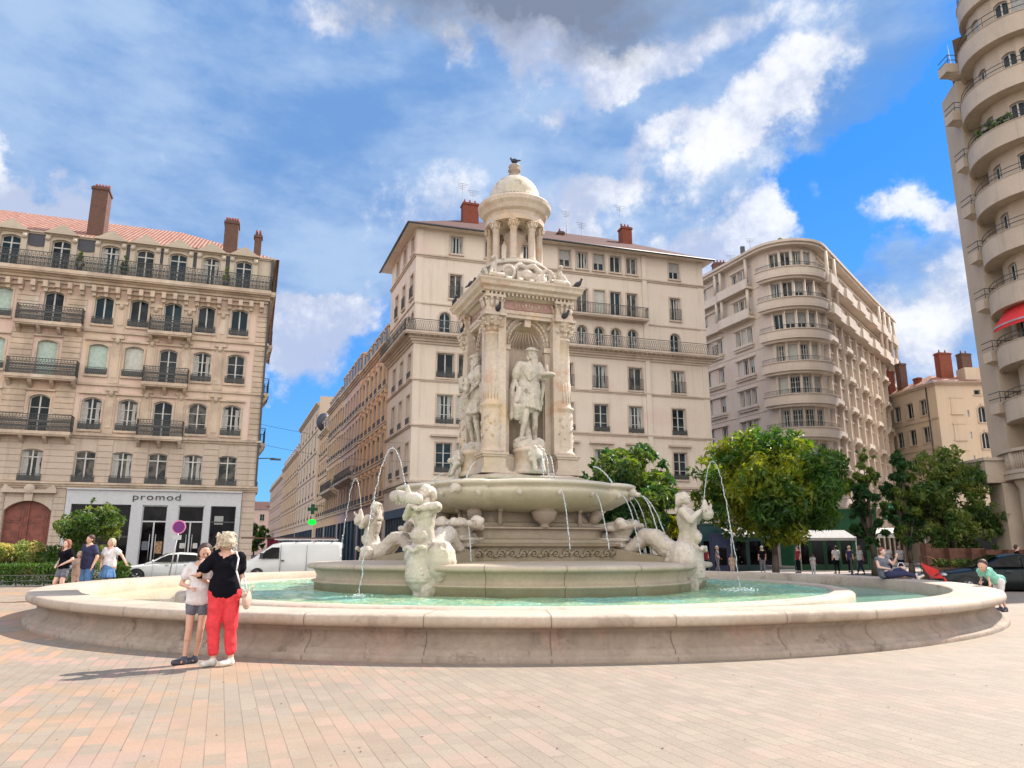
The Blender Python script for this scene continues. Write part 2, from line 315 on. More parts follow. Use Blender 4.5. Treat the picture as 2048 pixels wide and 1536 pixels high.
# ------------------------------------------------------------------ mesh helper
class MB:
    def __init__(s): s.v = []; s.f = []; s.m = []; s.sm = []
    def add(s, vs, fs, mi=0, sm=False):
        o = len(s.v); s.v += [tuple(v) for v in vs]
        for f in fs: s.f.append([i+o for i in f]); s.m.append(mi); s.sm.append(sm)
        return s
    def box(s, x0, x1, y0, y1, z0, z1, mi=0):
        return s.add([(x0, y0, z0), (x1, y0, z0), (x1, y1, z0), (x0, y1, z0), (x0, y0, z1), (x1, y0, z1), (x1, y1, z1), (x0, y1, z1)],
                     [(0, 3, 2, 1), (4, 5, 6, 7), (0, 1, 5, 4), (1, 2, 6, 5), (2, 3, 7, 6), (3, 0, 4, 7)], mi)
    def quad(s, a, b, c, d, mi=0): return s.add([a, b, c, d], [(0, 1, 2, 3)], mi)
    def bar(s, p, q, r, n=6, mi=0, r2=None, sm=True):
        p = Vector(p); q = Vector(q); d = q-p
        if d.length < 1e-6: return s
        u = d.normalized().orthogonal().normalized(); w = d.normalized().cross(u); r2 = r if r2 is None else r2
        vs = [p+(u*math.cos(2*math.pi*i/n)+w*math.sin(2*math.pi*i/n))*r for i in range(n)]+[q+(u*math.cos(2*math.pi*i/n)+w*math.sin(2*math.pi*i/n))*r2 for i in range(n)]
        fs = [(i, (i+1) % n, n+(i+1) % n, n+i) for i in range(n)]
        s.add(vs, fs, mi, sm); o = len(s.v)-2*n
        s.f.append([o+n-1-i for i in range(n)]); s.m.append(mi); s.sm.append(False)
        s.f.append([o+n+i for i in range(n)]); s.m.append(mi); s.sm.append(False); return s
    def lathe(s, prof, n=32, c=(0, 0, 0), shape=None, mi=0, sm=True, cap=True, a0=0.):
        rings = []
        for (r, z) in prof:
            ring = []
            for i in range(n):
                th = a0+2*math.pi*i/n; k = shape(th) if shape else 1.
                ring.append((c[0]+r*k*math.cos(th), c[1]+r*k*math.sin(th), c[2]+z))
            rings.append(ring)
        vs = [v for r in rings for v in r]; fs = []
        for j in range(len(prof)-1):
            for i in range(n): fs.append((j*n+i, j*n+(i+1) % n, (j+1)*n+(i+1) % n, (j+1)*n+i))
        s.add(vs, fs, mi, sm)
        if cap:
            o = len(s.v)-len(vs)
            s.f.append([o+n-1-i for i in range(n)]); s.f.append([o+(len(prof)-1)*n+i for i in range(n)]); s.m += [mi, mi]; s.sm += [False, False]
        return s
    def sph(s, c, r, n=10, mi=0, sx=1, sy=1, sz=1, R=None):
        vs = []; fs = []; m = n//2
        for j in range(m+1):
            ph = math.pi*j/m
            for i in range(n):
                th = 2*math.pi*i/n; v = Vector((r*sx*math.sin(ph)*math.cos(th), r*sy*math.sin(ph)*math.sin(th), r*sz*math.cos(ph)))
                if R: v = R @ v
                vs.append((c[0]+v.x, c[1]+v.y, c[2]+v.z))
        for j in range(m):
            for i in range(n):
                if j == 0: fs.append((i, n+i, n+(i+1) % n))
                elif j == m-1: fs.append((j*n+i, (j+1)*n+i, j*n+(i+1) % n))
                else: fs.append((j*n+i, (j+1)*n+i, (j+1)*n+(i+1) % n, j*n+(i+1) % n))
        return s.add(vs, fs, mi, True)
    def cap_(s, p, q, r, r2=None, n=10, mi=0):
        r2 = r if r2 is None else r2
        s.sph(p, r, n, mi); s.sph(q, r2, n, mi); return s.bar(p, q, r*.995, n, mi, r2*.995)
    def tube(s, pts, rs, n=6, mi=0):
        if not hasattr(rs, '__len__'): rs = [rs]*len(pts)
        for i in range(len(pts)-1): s.bar(pts[i], pts[i+1], rs[i], n, mi, rs[i+1])
        return s
    def xf(s, M): s.v = [tuple(M @ Vector(v)) for v in s.v]; return s
    def mesh(s, name, mats):
        me = bpy.data.meshes.new(name); me.from_pydata(s.v, [], s.f)
        for m in (mats if isinstance(mats, (list, tuple)) else [mats]): me.materials.append(m)
        me.polygons.foreach_set('material_index', s.m); me.polygons.foreach_set('use_smooth', s.sm); me.update(); return me
    def build(s, name, mats, parent=None): return link(name, s.mesh(name, mats), parent)
def link(name, me, parent=None, loc=None, rz=0.):
    o = bpy.data.objects.new(name, me); COL.objects.link(o)
    if loc is not None: o.location = loc
    o.rotation_euler.z = rz
    if parent: o.parent = parent
    return o
def tag(o, label=None, cat=None, group=None, kind=None):
    if label: o['label'] = label
    if cat: o['category'] = cat
    if group: o['group'] = group
    if kind: o['kind'] = kind
    return o
def thing(name, label, cat, loc=(0, 0, 0), rz=0., group=None):
    o = bpy.data.objects.new(name, None); COL.objects.link(o); o.location = loc; o.rotation_euler.z = rz; o.empty_display_size = .2
    return tag(o, label, cat, group)
def remeshed(mb, name, mat, parent=None, vox=.03, smooth=3, disp=0., dsize=.2):
    me = mb.mesh(name, mat); tmp = bpy.data.objects.new('tmp', me); COL.objects.link(tmp)
    r = tmp.modifiers.new('r', 'REMESH'); r.mode = 'VOXEL'; r.voxel_size = vox; r.use_smooth_shade = True
    if smooth: sm_ = tmp.modifiers.new('s', 'SMOOTH'); sm_.iterations = smooth; sm_.factor = .5
    if disp:
        tx = bpy.data.textures.new('d', 'CLOUDS'); tx.noise_scale = dsize; tx.noise_depth = 3
        d = tmp.modifiers.new('d', 'DISPLACE'); d.texture = tx; d.strength = disp; d.mid_level = .5
    dg = bpy.context.evaluated_depsgraph_get(); dg.update(); ev = tmp.evaluated_get(dg)
    nm = bpy.data.meshes.new_from_object(ev); nm.name = name
    bpy.data.objects.remove(tmp); bpy.data.meshes.remove(me)
    if not nm.materials: nm.materials.append(mat)
    nm.polygons.foreach_set('use_smooth', [True]*len(nm.polygons)); nm.update()
    return link(name, nm, parent)
# ------------------------------------------------------------------ windows
_wc = {}
def arch_pts(w, h, rise, n=10):     # opening outline from bottom left up over the head to bottom right
    if rise <= 0: return [(-w/2, 0), (-w/2, h), (w/2, h), (w/2, 0)]
    if rise >= w/2-.01: R = w/2; rise = w/2
    else: R = (w*w/4+rise*rise)/(2*rise)
    cz = h-R; a = math.asin(min(1, w/2/R)); pts = [(-w/2, 0)]
    for i in range(n+1):
        t = -a+2*a*i/n; pts.append((R*math.sin(t), cz+R*math.cos(t)))
    pts.append((w/2, 0)); return pts
def win_meshes(w, h, rise, style, surround, trim, glassm, rail, fill):
    key = (round(w, 2), round(h, 2), round(rise, 2), style, surround, trim.name if trim else '', glassm.name, rail, fill.name if fill else '')
    if key in _wc: return _wc[key]
    out = {}; d = .17
    op = arch_pts(w, h, rise)
    f = MB(); t = .055
    inner = arch_pts(w-2*t, h-t, max(0, rise-t*.3))
    inner = [(x, z if i not in (0, len(inner)-1) else t) for i, (x, z) in enumerate(inner)]
    n = len(op)
    for i in range(n):          # casement outer frame
        a, b = op[i], op[(i+1) % n]; A, B = inner[i], inner[(i+1) % n]
        f.quad((a[0], d, a[1]), (b[0], d, b[1]), (B[0], d, B[1]), (A[0], d, A[1]))
        f.quad((A[0], d, A[1]), (B[0], d, B[1]), (B[0], d+.05, B[1]), (A[0], d+.05, A[1]))
    if style != 'plain':
        f.box(-.038, .038, d-.02, d+.05, t, h-t-.01)
        if style in ('bars', 'grid'):
            k = 3 if style == 'bars' else 4
            for j in range(1, k):
                z = h*j/k; f.box(-w/2+t, w/2-t, d+.005, d+.04, z-.018, z+.018)
        if style == 'grid':
            for x in (-w/4, w/4): f.box(x-.015, x+.015, d+.006, d+.041, t, h-t-rise*.4)
        if style == 'transom': f.box(-w/2+t, w/2-t, d-.01, d+.045, h*.74, h*.74+.07)
    out['frame'] = f.mesh('window', M_white)
    p = MB(); p.add([(x, d+.04, z) for x, z in op], [list(range(n))]); out['pane'] = p.mesh('pane', glassm)
    if fill:
        p = MB(); hh = h*(.55 if fill in (M_blindg,) else .96)
        if fill is M_curtain:
            for a_, b_ in ((-w/2+.05, -w*.22), (w*.2, w/2-.05)): p.add([(a_, d+.036, .06), (b_, d+.036, .06), (b_*.8, d+.036, h*.55), (b_, d+.036, h-rise-.05), (a_, d+.036, h-rise-.05)], [(0, 1, 2, 3, 4)])
        else: p.box(-w/2+.02, w/2-.02, d-.03, d-.012, h-rise*.6-hh if hh < h*.9 else .03, h-rise*.55-.01)
        out['blind'] = p.mesh('blind', fill)
    if surround:
        s = MB(); sw = .16 if surround == 1 else .1; pr = -.055
        outer = arch_pts(w+2*sw, h+sw, rise and rise+sw*.2)
        if rise:        # fill the corners above the arch
            k = len(op); cz = [(-w/2, h+.002), (w/2, h+.002)]
            top = op[1:-1]
            for i in range(len(top)-1):
                a, b = top[i], top[i+1]
                s.quad((a[0], -.004, a[1]), (a[0], -.004, h+.003), (b[0], -.004, h+.003), (b[0], -.004, b[1]))
                s.quad((a[0], -.004, a[1]), (b[0], -.004, b[1]), (b[0], d+.06, b[1]), (a[0], d+.06, a[1]))
        for i in range(len(op)-1):
            a, b = op[i], op[i+1]; A, B = outer[i], outer[i+1]
            s.quad((a[0], pr, a[1]), (A[0], pr, A[1]), (B[0], pr, B[1]), (b[0], pr, b[1]))
            s.quad((A[0], pr, A[1]), (A[0], .0, A[1]), (B[0], .0, B[1]), (B[0], pr, B[1]))
            s.quad((a[0], pr, a[1]), (b[0], pr, b[1]), (b[0], -.004, b[1]), (a[0], -.004, a[1]))
        if surround == 1: s.box(-.13, .13, -.11, .0, h-.02, h+sw+.12)
        out['surround'] = s.mesh('surround', trim)
    elif rise:
        s = MB(); top = op[1:-1]
        for i in range(len(top)-1):
            a, b = top[i], top[i+1]
            s.quad((a[0], -.004, a[1]), (a[0], -.004, h+.003), (b[0], -.004, h+.003), (b[0], -.004, b[1])); s.quad((a[0], -.004, a[1]), (b[0], -.004, b[1]), (b[0], d+.06, b[1]), (a[0], d+.06, a[1]))
        out['surround'] = s.mesh('surround', trim or M_cen)
    s = MB(); s.box(-w/2-.12, w/2+.12, -.13, d, -.13, -.004); out['sill'] = s.mesh('sill', trim or M_cen)
    if rail:
        r = MB(); y = -.10; rh = .42 if rail == 1 else .9
        x0, x1 = -w/2-.06, w/2+.06
        for z in ((.06, rh, rh-.1) if rail == 1 else (.08, rh)): r.box(x0, x1, y-.015, y+.015, z-.014, z+.014)
        k = int((x1-x0)/.11)
        for i in range(k+1):
            x = x0+(x1-x0)*i/k; r.box(x-.009, x+.009, y-.009, y+.009, .03, rh)
        if rail == 1:
            for i in range(k):
                x = x0+(x1-x0)*(i+.5)/k; r.box(x-.042, x+.042, y-.006, y+.006, .08, rh-.12)
        r.box(x0, x0+.02, y, 0, .08, .1); r.box(x1-.02, x1, y, 0, .08, .1)
        out['railing'] = r.mesh('railing', M_irong)
    _wc[key] = out; return out
class Facade:
    """a straight wall from P0 in direction ang (left to right seen from outside); local y runs inwards"""
    def __init__(s, root, P0, ang, L): s.root = root; s.P0 = P0; s.a = R_(ang); s.L = L; s.ops = []; s.M = Matrix.Translation((P0[0], P0[1], 0)) @ Matrix.Rotation(s.a, 4, 'Z') ; s.off = Vector(root.location)
    def w(s, x, y=0, z=0): return s.M @ Vector((x, y, z)) - s.off
    def put(s, mb, name, mats, parent=None):
        mb.xf(Matrix.Translation(-s.off) @ s.M); return mb.build(name, mats, s.root if parent is None else parent)
    def win(s, x, z, w, h, rise=0., style='mullion', surround=2, trim=None, glassm=None, rail=0, fill=None, cut=True, name='window', frame_only=False):
        ms = win_meshes(w, h, rise, style, surround, trim, glassm or M_glass, rail, fill)
        o = link(name, ms['frame'], s.root, s.w(x, 0, z), s.a)
        for k in ('pane', 'blind', 'surround', 'sill', 'railing'):
            if k in ms: link(k, ms[k], o)
        if cut: s.ops.append((x-w/2, x+w/2, z, z+h))
        return o
    def hole(s, x0, x1, z0, z1): s.ops.append((x0, x1, z0, z1))
    def wall(s, z0, z1, mat, depth=.30, x0=0., x1=None, name='wall', mb=None):
        x1 = s.L if x1 is None else x1; own = mb is None; mb = mb or MB(); tmp = MB()
        ops = [o for o in s.ops if o[2] < z1 and o[3] > z0]
        xs = sorted({x0, x1, *[min(max(v, x0), x1) for o in ops for v in o[:2]]}); zs = sorted({z0, z1, *[min(max(v, z0), z1) for o in ops for v in o[2:]]})
        for i in range(len(xs)-1):
            if xs[i+1]-xs[i] < 1e-4: continue
            cx = (xs[i]+xs[i+1])/2; run = None
            for j in range(len(zs)-1):
                cz = (zs[j]+zs[j+1])/2
                free = not any(o[0] < cx < o[1] and o[2] < cz < o[3] for o in ops)
                if free and run is None: run = zs[j]
                if (not free or j == len(zs)-2) and run is not None:
                    e = zs[j+1] if free else zs[j]
                    tmp.quad((xs[i], 0, run), (xs[i+1], 0, run), (xs[i+1], 0, e), (xs[i], 0, e)); run = None
        for o in ops:
            a, b, c, d = o
            tmp.quad((a, 0, c), (a, 0, d), (a, depth, d), (a, depth, c)); tmp.quad((b, 0, d), (b, 0, c), (b, depth, c), (b, depth, d))
            tmp.quad((a, 0, d), (b, 0, d), (b, depth, d), (a, depth, d)); tmp.quad((b, 0, c), (a, 0, c), (a, depth, c), (b, depth, c))
        tmp.xf(Matrix.Translation(-s.off) @ s.M)
        if own: return tmp.build(name, mat, s.root)
        mb.add(tmp.v, tmp.f)
    def band(s, z, h, pr, x0=None, x1=None, mb=None, steps=1):
        """a moulding: stepped profile whose top is at z+h"""
        t = mb if mb is not None else MB(); a = 0 if x0 is None else x0; b = s.L if x1 is None else x1; q = MB()
        for k in range(steps):
            p = pr*(k+1)/steps; q.box(a-(p if x0 is None else 0), b+(p if x1 is None else 0), -p, .03, z+h*k/steps+.001*k, z+h*(k+1)/steps)
        q.xf(Matrix.Translation(-s.off) @ s.M); t.add(q.v, q.f); return t
    def balcony(s, x0, x1, z, out=.7, rh=.95, slab=.16, trim=None, style='bars', consoles=True, sp=.12, ends=True, root=None):
        """slab, consoles and iron railing; z is the slab's top"""
        q = MB(); q.box(x0, x1, -out, .02, z-slab, z); q.box(x0+.03, x1-.03, -out+.05, .02, z-slab-.08, z-slab-.002)
        if consoles:
            n = max(2, int((x1-x0)/.95)+1)
            for i in range(n):
                x = x0+.15+(x1-x0-.3)*i/(n-1)
                q.add([(x-.09, .0, z-slab-.08), (x-.09, -out*.8, z-slab-.08), (x-.09, -out*.7, z-slab-.2), (x-.09, 0, z-slab-.5), (x+.09, .0, z-slab-.08), (x+.09, -out*.8, z-slab-.08), (x+.09, -out*.7, z-slab-.2), (x+.09, 0, z-slab-.5)],
                      [(0, 1, 2, 3), (7, 6, 5, 4), (1, 5, 6, 2), (2, 6, 7, 3)])
        b = s.put(q, 'balcony', trim)
        r = MB(); y = -out+.06
        def run(p, q_):
            p = Vector(p); q_ = Vector(q_); L = (q_-p).length; n = max(1, int(L/sp)); d = (q_-p)/n
            for zz, hw in ((z+.06, .02), (z+rh, .028), (z+rh-.12, .012)): r.bar(p+Vector((0, 0, zz)), q_+Vector((0, 0, zz)), hw, 4, sm=False)
            for i in range(n+1):
                c_ = p+d*i
                if style == 'lattice' and i < n:
                    e = p+d*(i+1); r.bar(c_+Vector((0, 0, z+.06)), e+Vector((0, 0, z+rh-.12)), .011, 4, sm=False); r.bar(e+Vector((0, 0, z+.06)), c_+Vector((0, 0, z+rh-.12)), .011, 4, sm=False)
                else: r.box(c_.x-.012, c_.x+.012, c_.y-.012, c_.y+.012, z+.06, z+rh)
                if style == 'ornate' and i < n:
                    m_ = c_+d*.5
                    for zz, rr in ((z+.26, .06), (z+.55, .07), (z+.40, .035), (z+.72, .04), (z+.14, .04)): r.box(m_.x-rr*(1 if abs(d.x) > .01 else .2), m_.x+rr*(1 if abs(d.x) > .01 else .2), m_.y-.008, m_.y+.008, zz-rr, zz+rr)
        run((x0+.04, y, 0), (x1-.04, y, 0))
        if ends: run((x0+.04, y, 0), (x0+.04, 0, 0)); run((x1-.04, y, 0), (x1-.04, 0, 0))
        r.xf(Matrix.Translation(-s.off) @ s.M); r.build('railing', M_irong, b); return b
def chimney(root, c_, w, d, z0, z1, mat, rz, pots=4, name='chimney'):
    mb = MB(); mb.box(-w/2, w/2, -d/2, d/2, z0, z1); mb.box(-w/2-.06, w/2+.06, -d/2-.06, d/2+.06, z1-.22, z1-.08)
    M = Matrix.Translation(Vector((c_[0], c_[1], 0))-Vector(root.location)) @ Matrix.Rotation(rz, 4, 'Z')
    o = mb.xf(M).build(name, mat, root)
    p = MB()
    for i in range(pots): p.bar((-w/2+w*(i+.5)/pots, 0, z1), (-w/2+w*(i+.5)/pots, 0, z1+.38), .09, 8, r2=.07)
    if pots: p.xf(M).build('chimney_pot', M_chimred, o)
    return o
def antenna(root, c_, z0, h, rz=0.):
    a = MB(); a.bar((0, 0, z0), (0, 0, z0+h), .02, 5)
    for i in range(4): a.bar((-.5+.08*i, 0, z0+h-.15*i), (.5-.08*i, 0, z0+h-.15*i), .012, 4)
    a.xf(Matrix.Translation(Vector((c_[0], c_[1], 0))-Vector(root.location)) @ Matrix.Rotation(rz, 4, 'Z')).build('antenna', M_iron, root)
def on_line(P0, ang, s_, d=0.):
    a = R_(ang); return (P0[0]+s_*math.cos(a)-d*math.sin(a), P0[1]+s_*math.sin(a)+d*math.cos(a))
# ------------------------------------------------------------------ ground
g = MB(); g.quad((-700, -200, -.14), (700, -200, -.14), (700, 1500, -.14), (-700, 1500, -.14)); tag(g.build('road', M_asph), kind='structure')
def slab(name, pts, mat, z=0., z0=-.2):
    mb = MB(); n = len(pts); mb.add([(x, y, z) for x, y in pts]+[(x, y, z0) for x, y in pts], [list(range(n))]+[(i, n+i, n+(i+1) % n, (i+1) % n) for i in range(n)])
    return tag(mb.build(name, mat), kind='structure')
slab('plaza_ground', [(-40, -30), (45, -30), (45, 22), (33, 33.5), (18, 39), (4, 39), (-14, 31), (-40, 26)], M_pave)
U19 = lambda s_, d=0.: on_line((-15.8, 46), 19, s_, d)
slab('pavement', [U19(-26, -3.2), U19(.6, -3.2), U19(1.8, -2), U19(1.8, 1), U19(1.2, 80), U19(-26, 3)], M_walk)
C17 = lambda s_, d=0.: on_line((-6.9, 50), 17, s_, d)
slab('pavement_beside_centre_block', [C17(-1.6, -1.5), C17(-.5, -3), C17(25, -3), C17(25, 3), C17(3, 3), on_line((-6.9, 50), 111, 120, -1), on_line((-6.9, 50), 111, 120, 1.8)], M_walk)
slab('pavement_beside_rounded_block', [(21, 90), (23.0, 66), (26.5, 61), (30.5, 64.5), (51, 90), (40, 100)], M_walk)
slab('pavement_on_the_right', [(34, 24), (26, 37), (27, 44), (44, 78), (60, 77), (80, 20)], M_walk)
slab('plaza_far_side', [(8, 43), (23.5, 43), (28.5, 47.5), (33, 58), (27, 58), (12, 49)], M_walk)
# manhole plates and drain grates break the paving
# ------------------------------------------------------------------ LEFT BLOCK
A = 19; PL = on_line((-15.8, 46), A, -22)
lb = thing('apartment_building', 'ornate pink and ochre stone block with grey shopfront, iron balconies and orange tiled roof', 'building', (PL[0], PL[1], 0))
F = Facade(lb, PL, A, 22)
S = lambda s_: s_+22
rnd = random.Random(3)
cols = [-20.2, -17.6, -14.85, -12.2, -9.52, -7.58, -5.68, -3.74, -1.77]
for i, s_ in enumerate(cols):
    big = i in (3,)
    balc = i in (1, 3, 6)
    F.win(S(s_), 17.85, 1.0, 1.95, .14, 'transom', 2, M_attic, M_glass if i % 2 else M_glassb, 0, M_curtain if i in (4, 7) else None)
    zb = 14.45 if balc else 14.72
    F.win(S(s_), zb, 1.02, 16.5-zb, .16, 'mullion', 2, M_lefttrim, [M_glassb, M_glass][i % 2], 0 if balc else 1, M_blindgr if i in (2,) else None)
    zb = 11.25 if balc else 11.6
    F.win(S(s_), zb, 1.02, 13.48-zb, .16, 'bars', 2, M_lefttrim, M_glass, 0 if balc else 1, {2: M_blindgr, 3: M_blindgr, 4: M_blindgr, 5: M_blind, 7: M_curtain}.get(i))
    zb = 8.0 if balc else 8.3
    F.win(S(s_), zb, 1.05, 10.22-zb, .2, 'bars', 2, M_lefttrim, M_glassr if i in (5, 7) else M_glass, 0 if balc else 1, M_curtain if i in (4, 5, 8) else None)
    F.win(S(s_), 5.2, 1.05, 1.85, .1, 'transom', 0, M_lower, M_glassr, 1, M_curtain if i % 2 else None)
# shopfront and carriage door openings
F.hole(S(-10.2), S(-.8), -.2, 4.55)
F.hole(S(-13.2), S(-10.88), -.2, 4.12)
F.hole(S(-21), S(-15), -.2, 4.3)
F.wall(-.2, 4.9, M_lower, .5); F.wall(4.9, 7.9, M_lower, x0=0); F.wall(7.9, 17.4, M_left); F.wall(17.4, 20.1, M_attic)
# side wall along the street and roof
G = Facade(lb, on_line(PL, A, 22), 111, 30)
for z, h in ((5.2, 1.85), (8.3, 1.9), (11.6, 1.9), (14.7, 1.8), (17.85, 1.9)):
    for k in range(9): G.win(1.8+k*3, z, 1., h, 0, 'mullion', 2, M_lefttrim, M_glass, 1)
G.wall(-.2, 17.4, M_left); G.wall(17.4, 20.1, M_attic)
tr = F.band(4.86, .34, .28, 0, 22.1, steps=3); F.band(7.78, .26, .22, 0, 22.1, mb=tr, steps=2); F.band(10.95, .14, .12, S(-10.4), 22.1, mb=tr); F.band(14.2, .16, .14, S(-10.4), 22.1, mb=tr)
for z, h, p in ((4.86, .34, .28), (7.78, .26, .22), (10.95, .14, .12), (14.2, .16, .14)): G.band(z, h, min(p, .12), .0, None, mb=tr)
tr.build('string_course', M_lefttrim, lb)
cn = F.band(17.0, .5, .45, 0, 22, steps=3); G.band(17.0, .5, .16, .0, None, mb=cn, steps=3)
q = MB()
for k in range(34):
    x = .4+k*.64; q.box(x-.12, x+.12, -.52, 0, 16.62, 17.0); q.box(x-.1, x+.1, -.3, 0, 16.4, 16.62)
q.xf(Matrix.Translation(-F.off) @ F.M); cn.add(q.v, q.f); cn.build('main_cornice', M_lefttrim, lb)
ev = F.band(19.98, .16, .2, steps=2); G.band(19.98, .16, .2, .0, None, mb=ev, steps=2); ev.build('eaves_cornice', M_attic, lb)
F.balcony(.2, 22.02, 17.72, .75, .95, .22, M_lefttrim, 'ornate', False, .2)
G.balcony(-.5, 12, 17.72, .3, .95, .22, M_lefttrim, 'ornate', False, .2)
for z, a, b, c_ in ((14.45, -13.9, -10.45, 1), (14.45, -6.9, -4.45, 1), (11.25, -14.0, -10.4, 1), (11.25, -6.95, -4.4, 1), (8.0, -14.1, -10.3, 1), (8.0, -6.95, -4.4, 1), (11.25, -19, -15.9, 1), (14.45, -19, -15.9, 1), (8., -19, -15.9, 1)):
    F.balcony(S(a), S(b), z, .75, .95, .18, M_lefttrim, 'ornate', True, .16)
for z in (8.0, 11.25, 14.45): G.balcony(.6, 3.2, z, .38, .95, .18, M_lefttrim, 'ornate', True, .18)
# rusticated bands between the windows and at the corner
def rust(a, b, z0, z1, st=.36, dep=.05):
    q = MB(); z = z0; q.box(a, b, -.012, .01, z0, z1)
    while z+st*.5 < z1: q.box(a, b, -dep, .01, z+.025, min(z+st-.025, z1)); z += st
    q.xf(Matrix.Translation(-F.off) @ F.M).build('rusticated_pier', M_lower if z0 < 8 else M_lefttrim, lb)
edges = sorted([S(c_)+d for c_ in cols for d in (-.56, .56)])
e2 = [0.05]+edges+[21.99]
for i in range(0, len(e2)-1, 2): rust(e2[i], e2[i+1], 5.22, 7.76)
rust(.05, S(-15.1), 4.3, 4.85)
for a, b in ((S(-14.0), S(-13.25)), (S(-10.84), S(-10.24)), (S(-.76), 21.99)): rust(a, b, .0, 4.85)
for z0, z1 in ((8.06, 10.9), (11.1, 14.1), (14.4, 16.4)):
    for a, b in ((S(-14.1), S(-12.95)), (S(-11.45), S(-10.45)), (S(-.72), 21.99)): rust(a, b, z0, z1, .34, .06)
# pilasters, panels and swags
for s_ in (-8.55, -6.63, -4.71, -2.75):
    for z0, z1 in ((8.08, 10.94), (11.12, 14.18), (14.38, 16.36)):
        q = MB()
        q.box(S(s_)-.28, S(s_)+.28, -.05, .0, z0, z1); q.box(S(s_)-.17, S(s_)+.17, -.085, -.05, z0+.35, z1-.5); q.box(S(s_)-.34, S(s_)+.34, -.14, .0, z1-.3, z1-.12)
        q.sph((S(s_), -.1, z1-.45), .16, 8, sz=1.2); q.xf(Matrix.Translation(-F.off) @ F.M).build('pilaster', M_lefttrim, lb)
for s_ in cols:
    for z in (10.42, 13.68, 16.7): q = MB(); q.box(S(s_)-.75, S(s_)+.75, -.16, .0, z, z+.1); q.add([(S(s_)-.3, -.08, z-.02), (S(s_)+.3, -.08, z-.02), (S(s_), -.16, z+.0)], [(0, 1, 2)]); q.xf(Matrix.Translation(-F.off) @ F.M).build('window_hood', M_lefttrim, lb)
# attic pediments, urns and lozenge panels
for i, s_ in enumerate(cols):
    q = MB(); x = S(s_); z = 20.06
    q.add([(x-.95, -.34, z), (x+.95, -.34, z), (x, -.34, z+.62), (x-.95, .5, z), (x+.95, .5, z), (x, .5, z+.62)], [(0, 1, 2), (0, 2, 5, 3), (1, 4, 5, 2), (0, 3, 4, 1), (3, 5, 4)])
    q.add([(x-.6, -.345, z+.1), (x+.6, -.345, z+.1), (x, -.345, z+.46), (x-.6, -.3, z+.1), (x+.6, -.3, z+.1), (x, -.3, z+.46)], [(0, 2, 1)])
    for d in (-.72, .72): q.box(x+d-.14, x+d+.14, -.16, 0, 17.75, 20.0); q.sph((x+d, -.2, 19.75), .17, 8)
    q.xf(Matrix.Translation(-F.off) @ F.M).build('pediment', M_attic, lb)
for i in range(len(cols)-1):
    x = S((cols[i]+cols[i+1])/2); wide = cols[i+1]-cols[i] > 2.3
    q = MB(); hw = .62 if wide else .26
    q.add([(x-hw*.7, -.06, 20.02), (x+hw*.7, -.06, 20.02), (x+hw, -.06, 19.6), (x+hw*.6, -.06, 19.25), (x, -.06, 19.2 if wide else 18.95), (x-hw*.6, -.06, 19.25), (x-hw, -.06, 19.6)], [(6, 5, 4, 3, 2, 1, 0)])
    n = 7; v0 = q.v[:7]; q.add(v0+[(a, 0., c_) for a, b, c_ in v0], [(k, (k+1) % 7, 7+(k+1) % 7, 7+k) for k in range(7)])
    q.xf(Matrix.Translation(-F.off) @ F.M).build('attic_panel', M_lead, lb)
# small dark urns on the top balcony
for s_ in (-11.0, -8.6, -2.75):
    u = thing('potted_shrub', {-11.0: 'dark clipped shrub in a pot on the top balcony, left one of three', -8.6: 'dark clipped shrub in a pot on the top balcony, middle one of three', -2.75: 'dark pointed shrub in a pot on the top balcony near the corner'}[s_], 'potted shrub', F.M @ Vector((S(s_), -.5, 17.72)), group='shrubs on the top balcony')
    q = MB(); q.lathe([(.12, 0), (.18, .3), (.2, .34)], 12); q.build('pot', M_iron, u)
    q = MB()
    for k in range(40):
        t_ = random.random(); r_ = .26*(1-t_*.9); th = random.random()*6.28; q.sph((r_*math.cos(th)*.8, r_*math.sin(th)*.8, .4+t_*.95), .09, 5)
    q.build('foliage', M_leafd, u)
q = MB()
ex, e0 = .12, 20.12
q.add([(-.3, -ex, e0), (22.4, -ex, e0), (22.4, 30, e0), (-.3, 30, e0), (-.3, 7.5, 24.3), (15.5, 7.5, 24.3), (15.5, 30, 24.3)], [(0, 1, 5, 4), (1, 2, 6, 5)])
q.xf(Matrix.Translation(-F.off) @ F.M).build('roof', M_tile, lb)
q = MB()
for x in (S(-15.8), 21.96): q = MB(); q.box(x-.06, x+.06, -.18, -.06, 5, 20); q.xf(Matrix.Translation(-F.off) @ F.M).build('drainpipe', M_iron, lb)
for s_, w_, d_, z1, mt, y_ in ((-10.75, .92, 1.2, 24.1, M_brick, 1.6), (-2.75, .85, 1.0, 22.75, M_brick, 1.0), (-1.05, .45, .5, 22.1, M_brick, 1.0)):
    p = F.M @ Vector((S(s_), y_, 0)); chimney(lb, p, w_, d_, 20.3, z1, mt, F.a, 5 if w_ > .6 else 2)
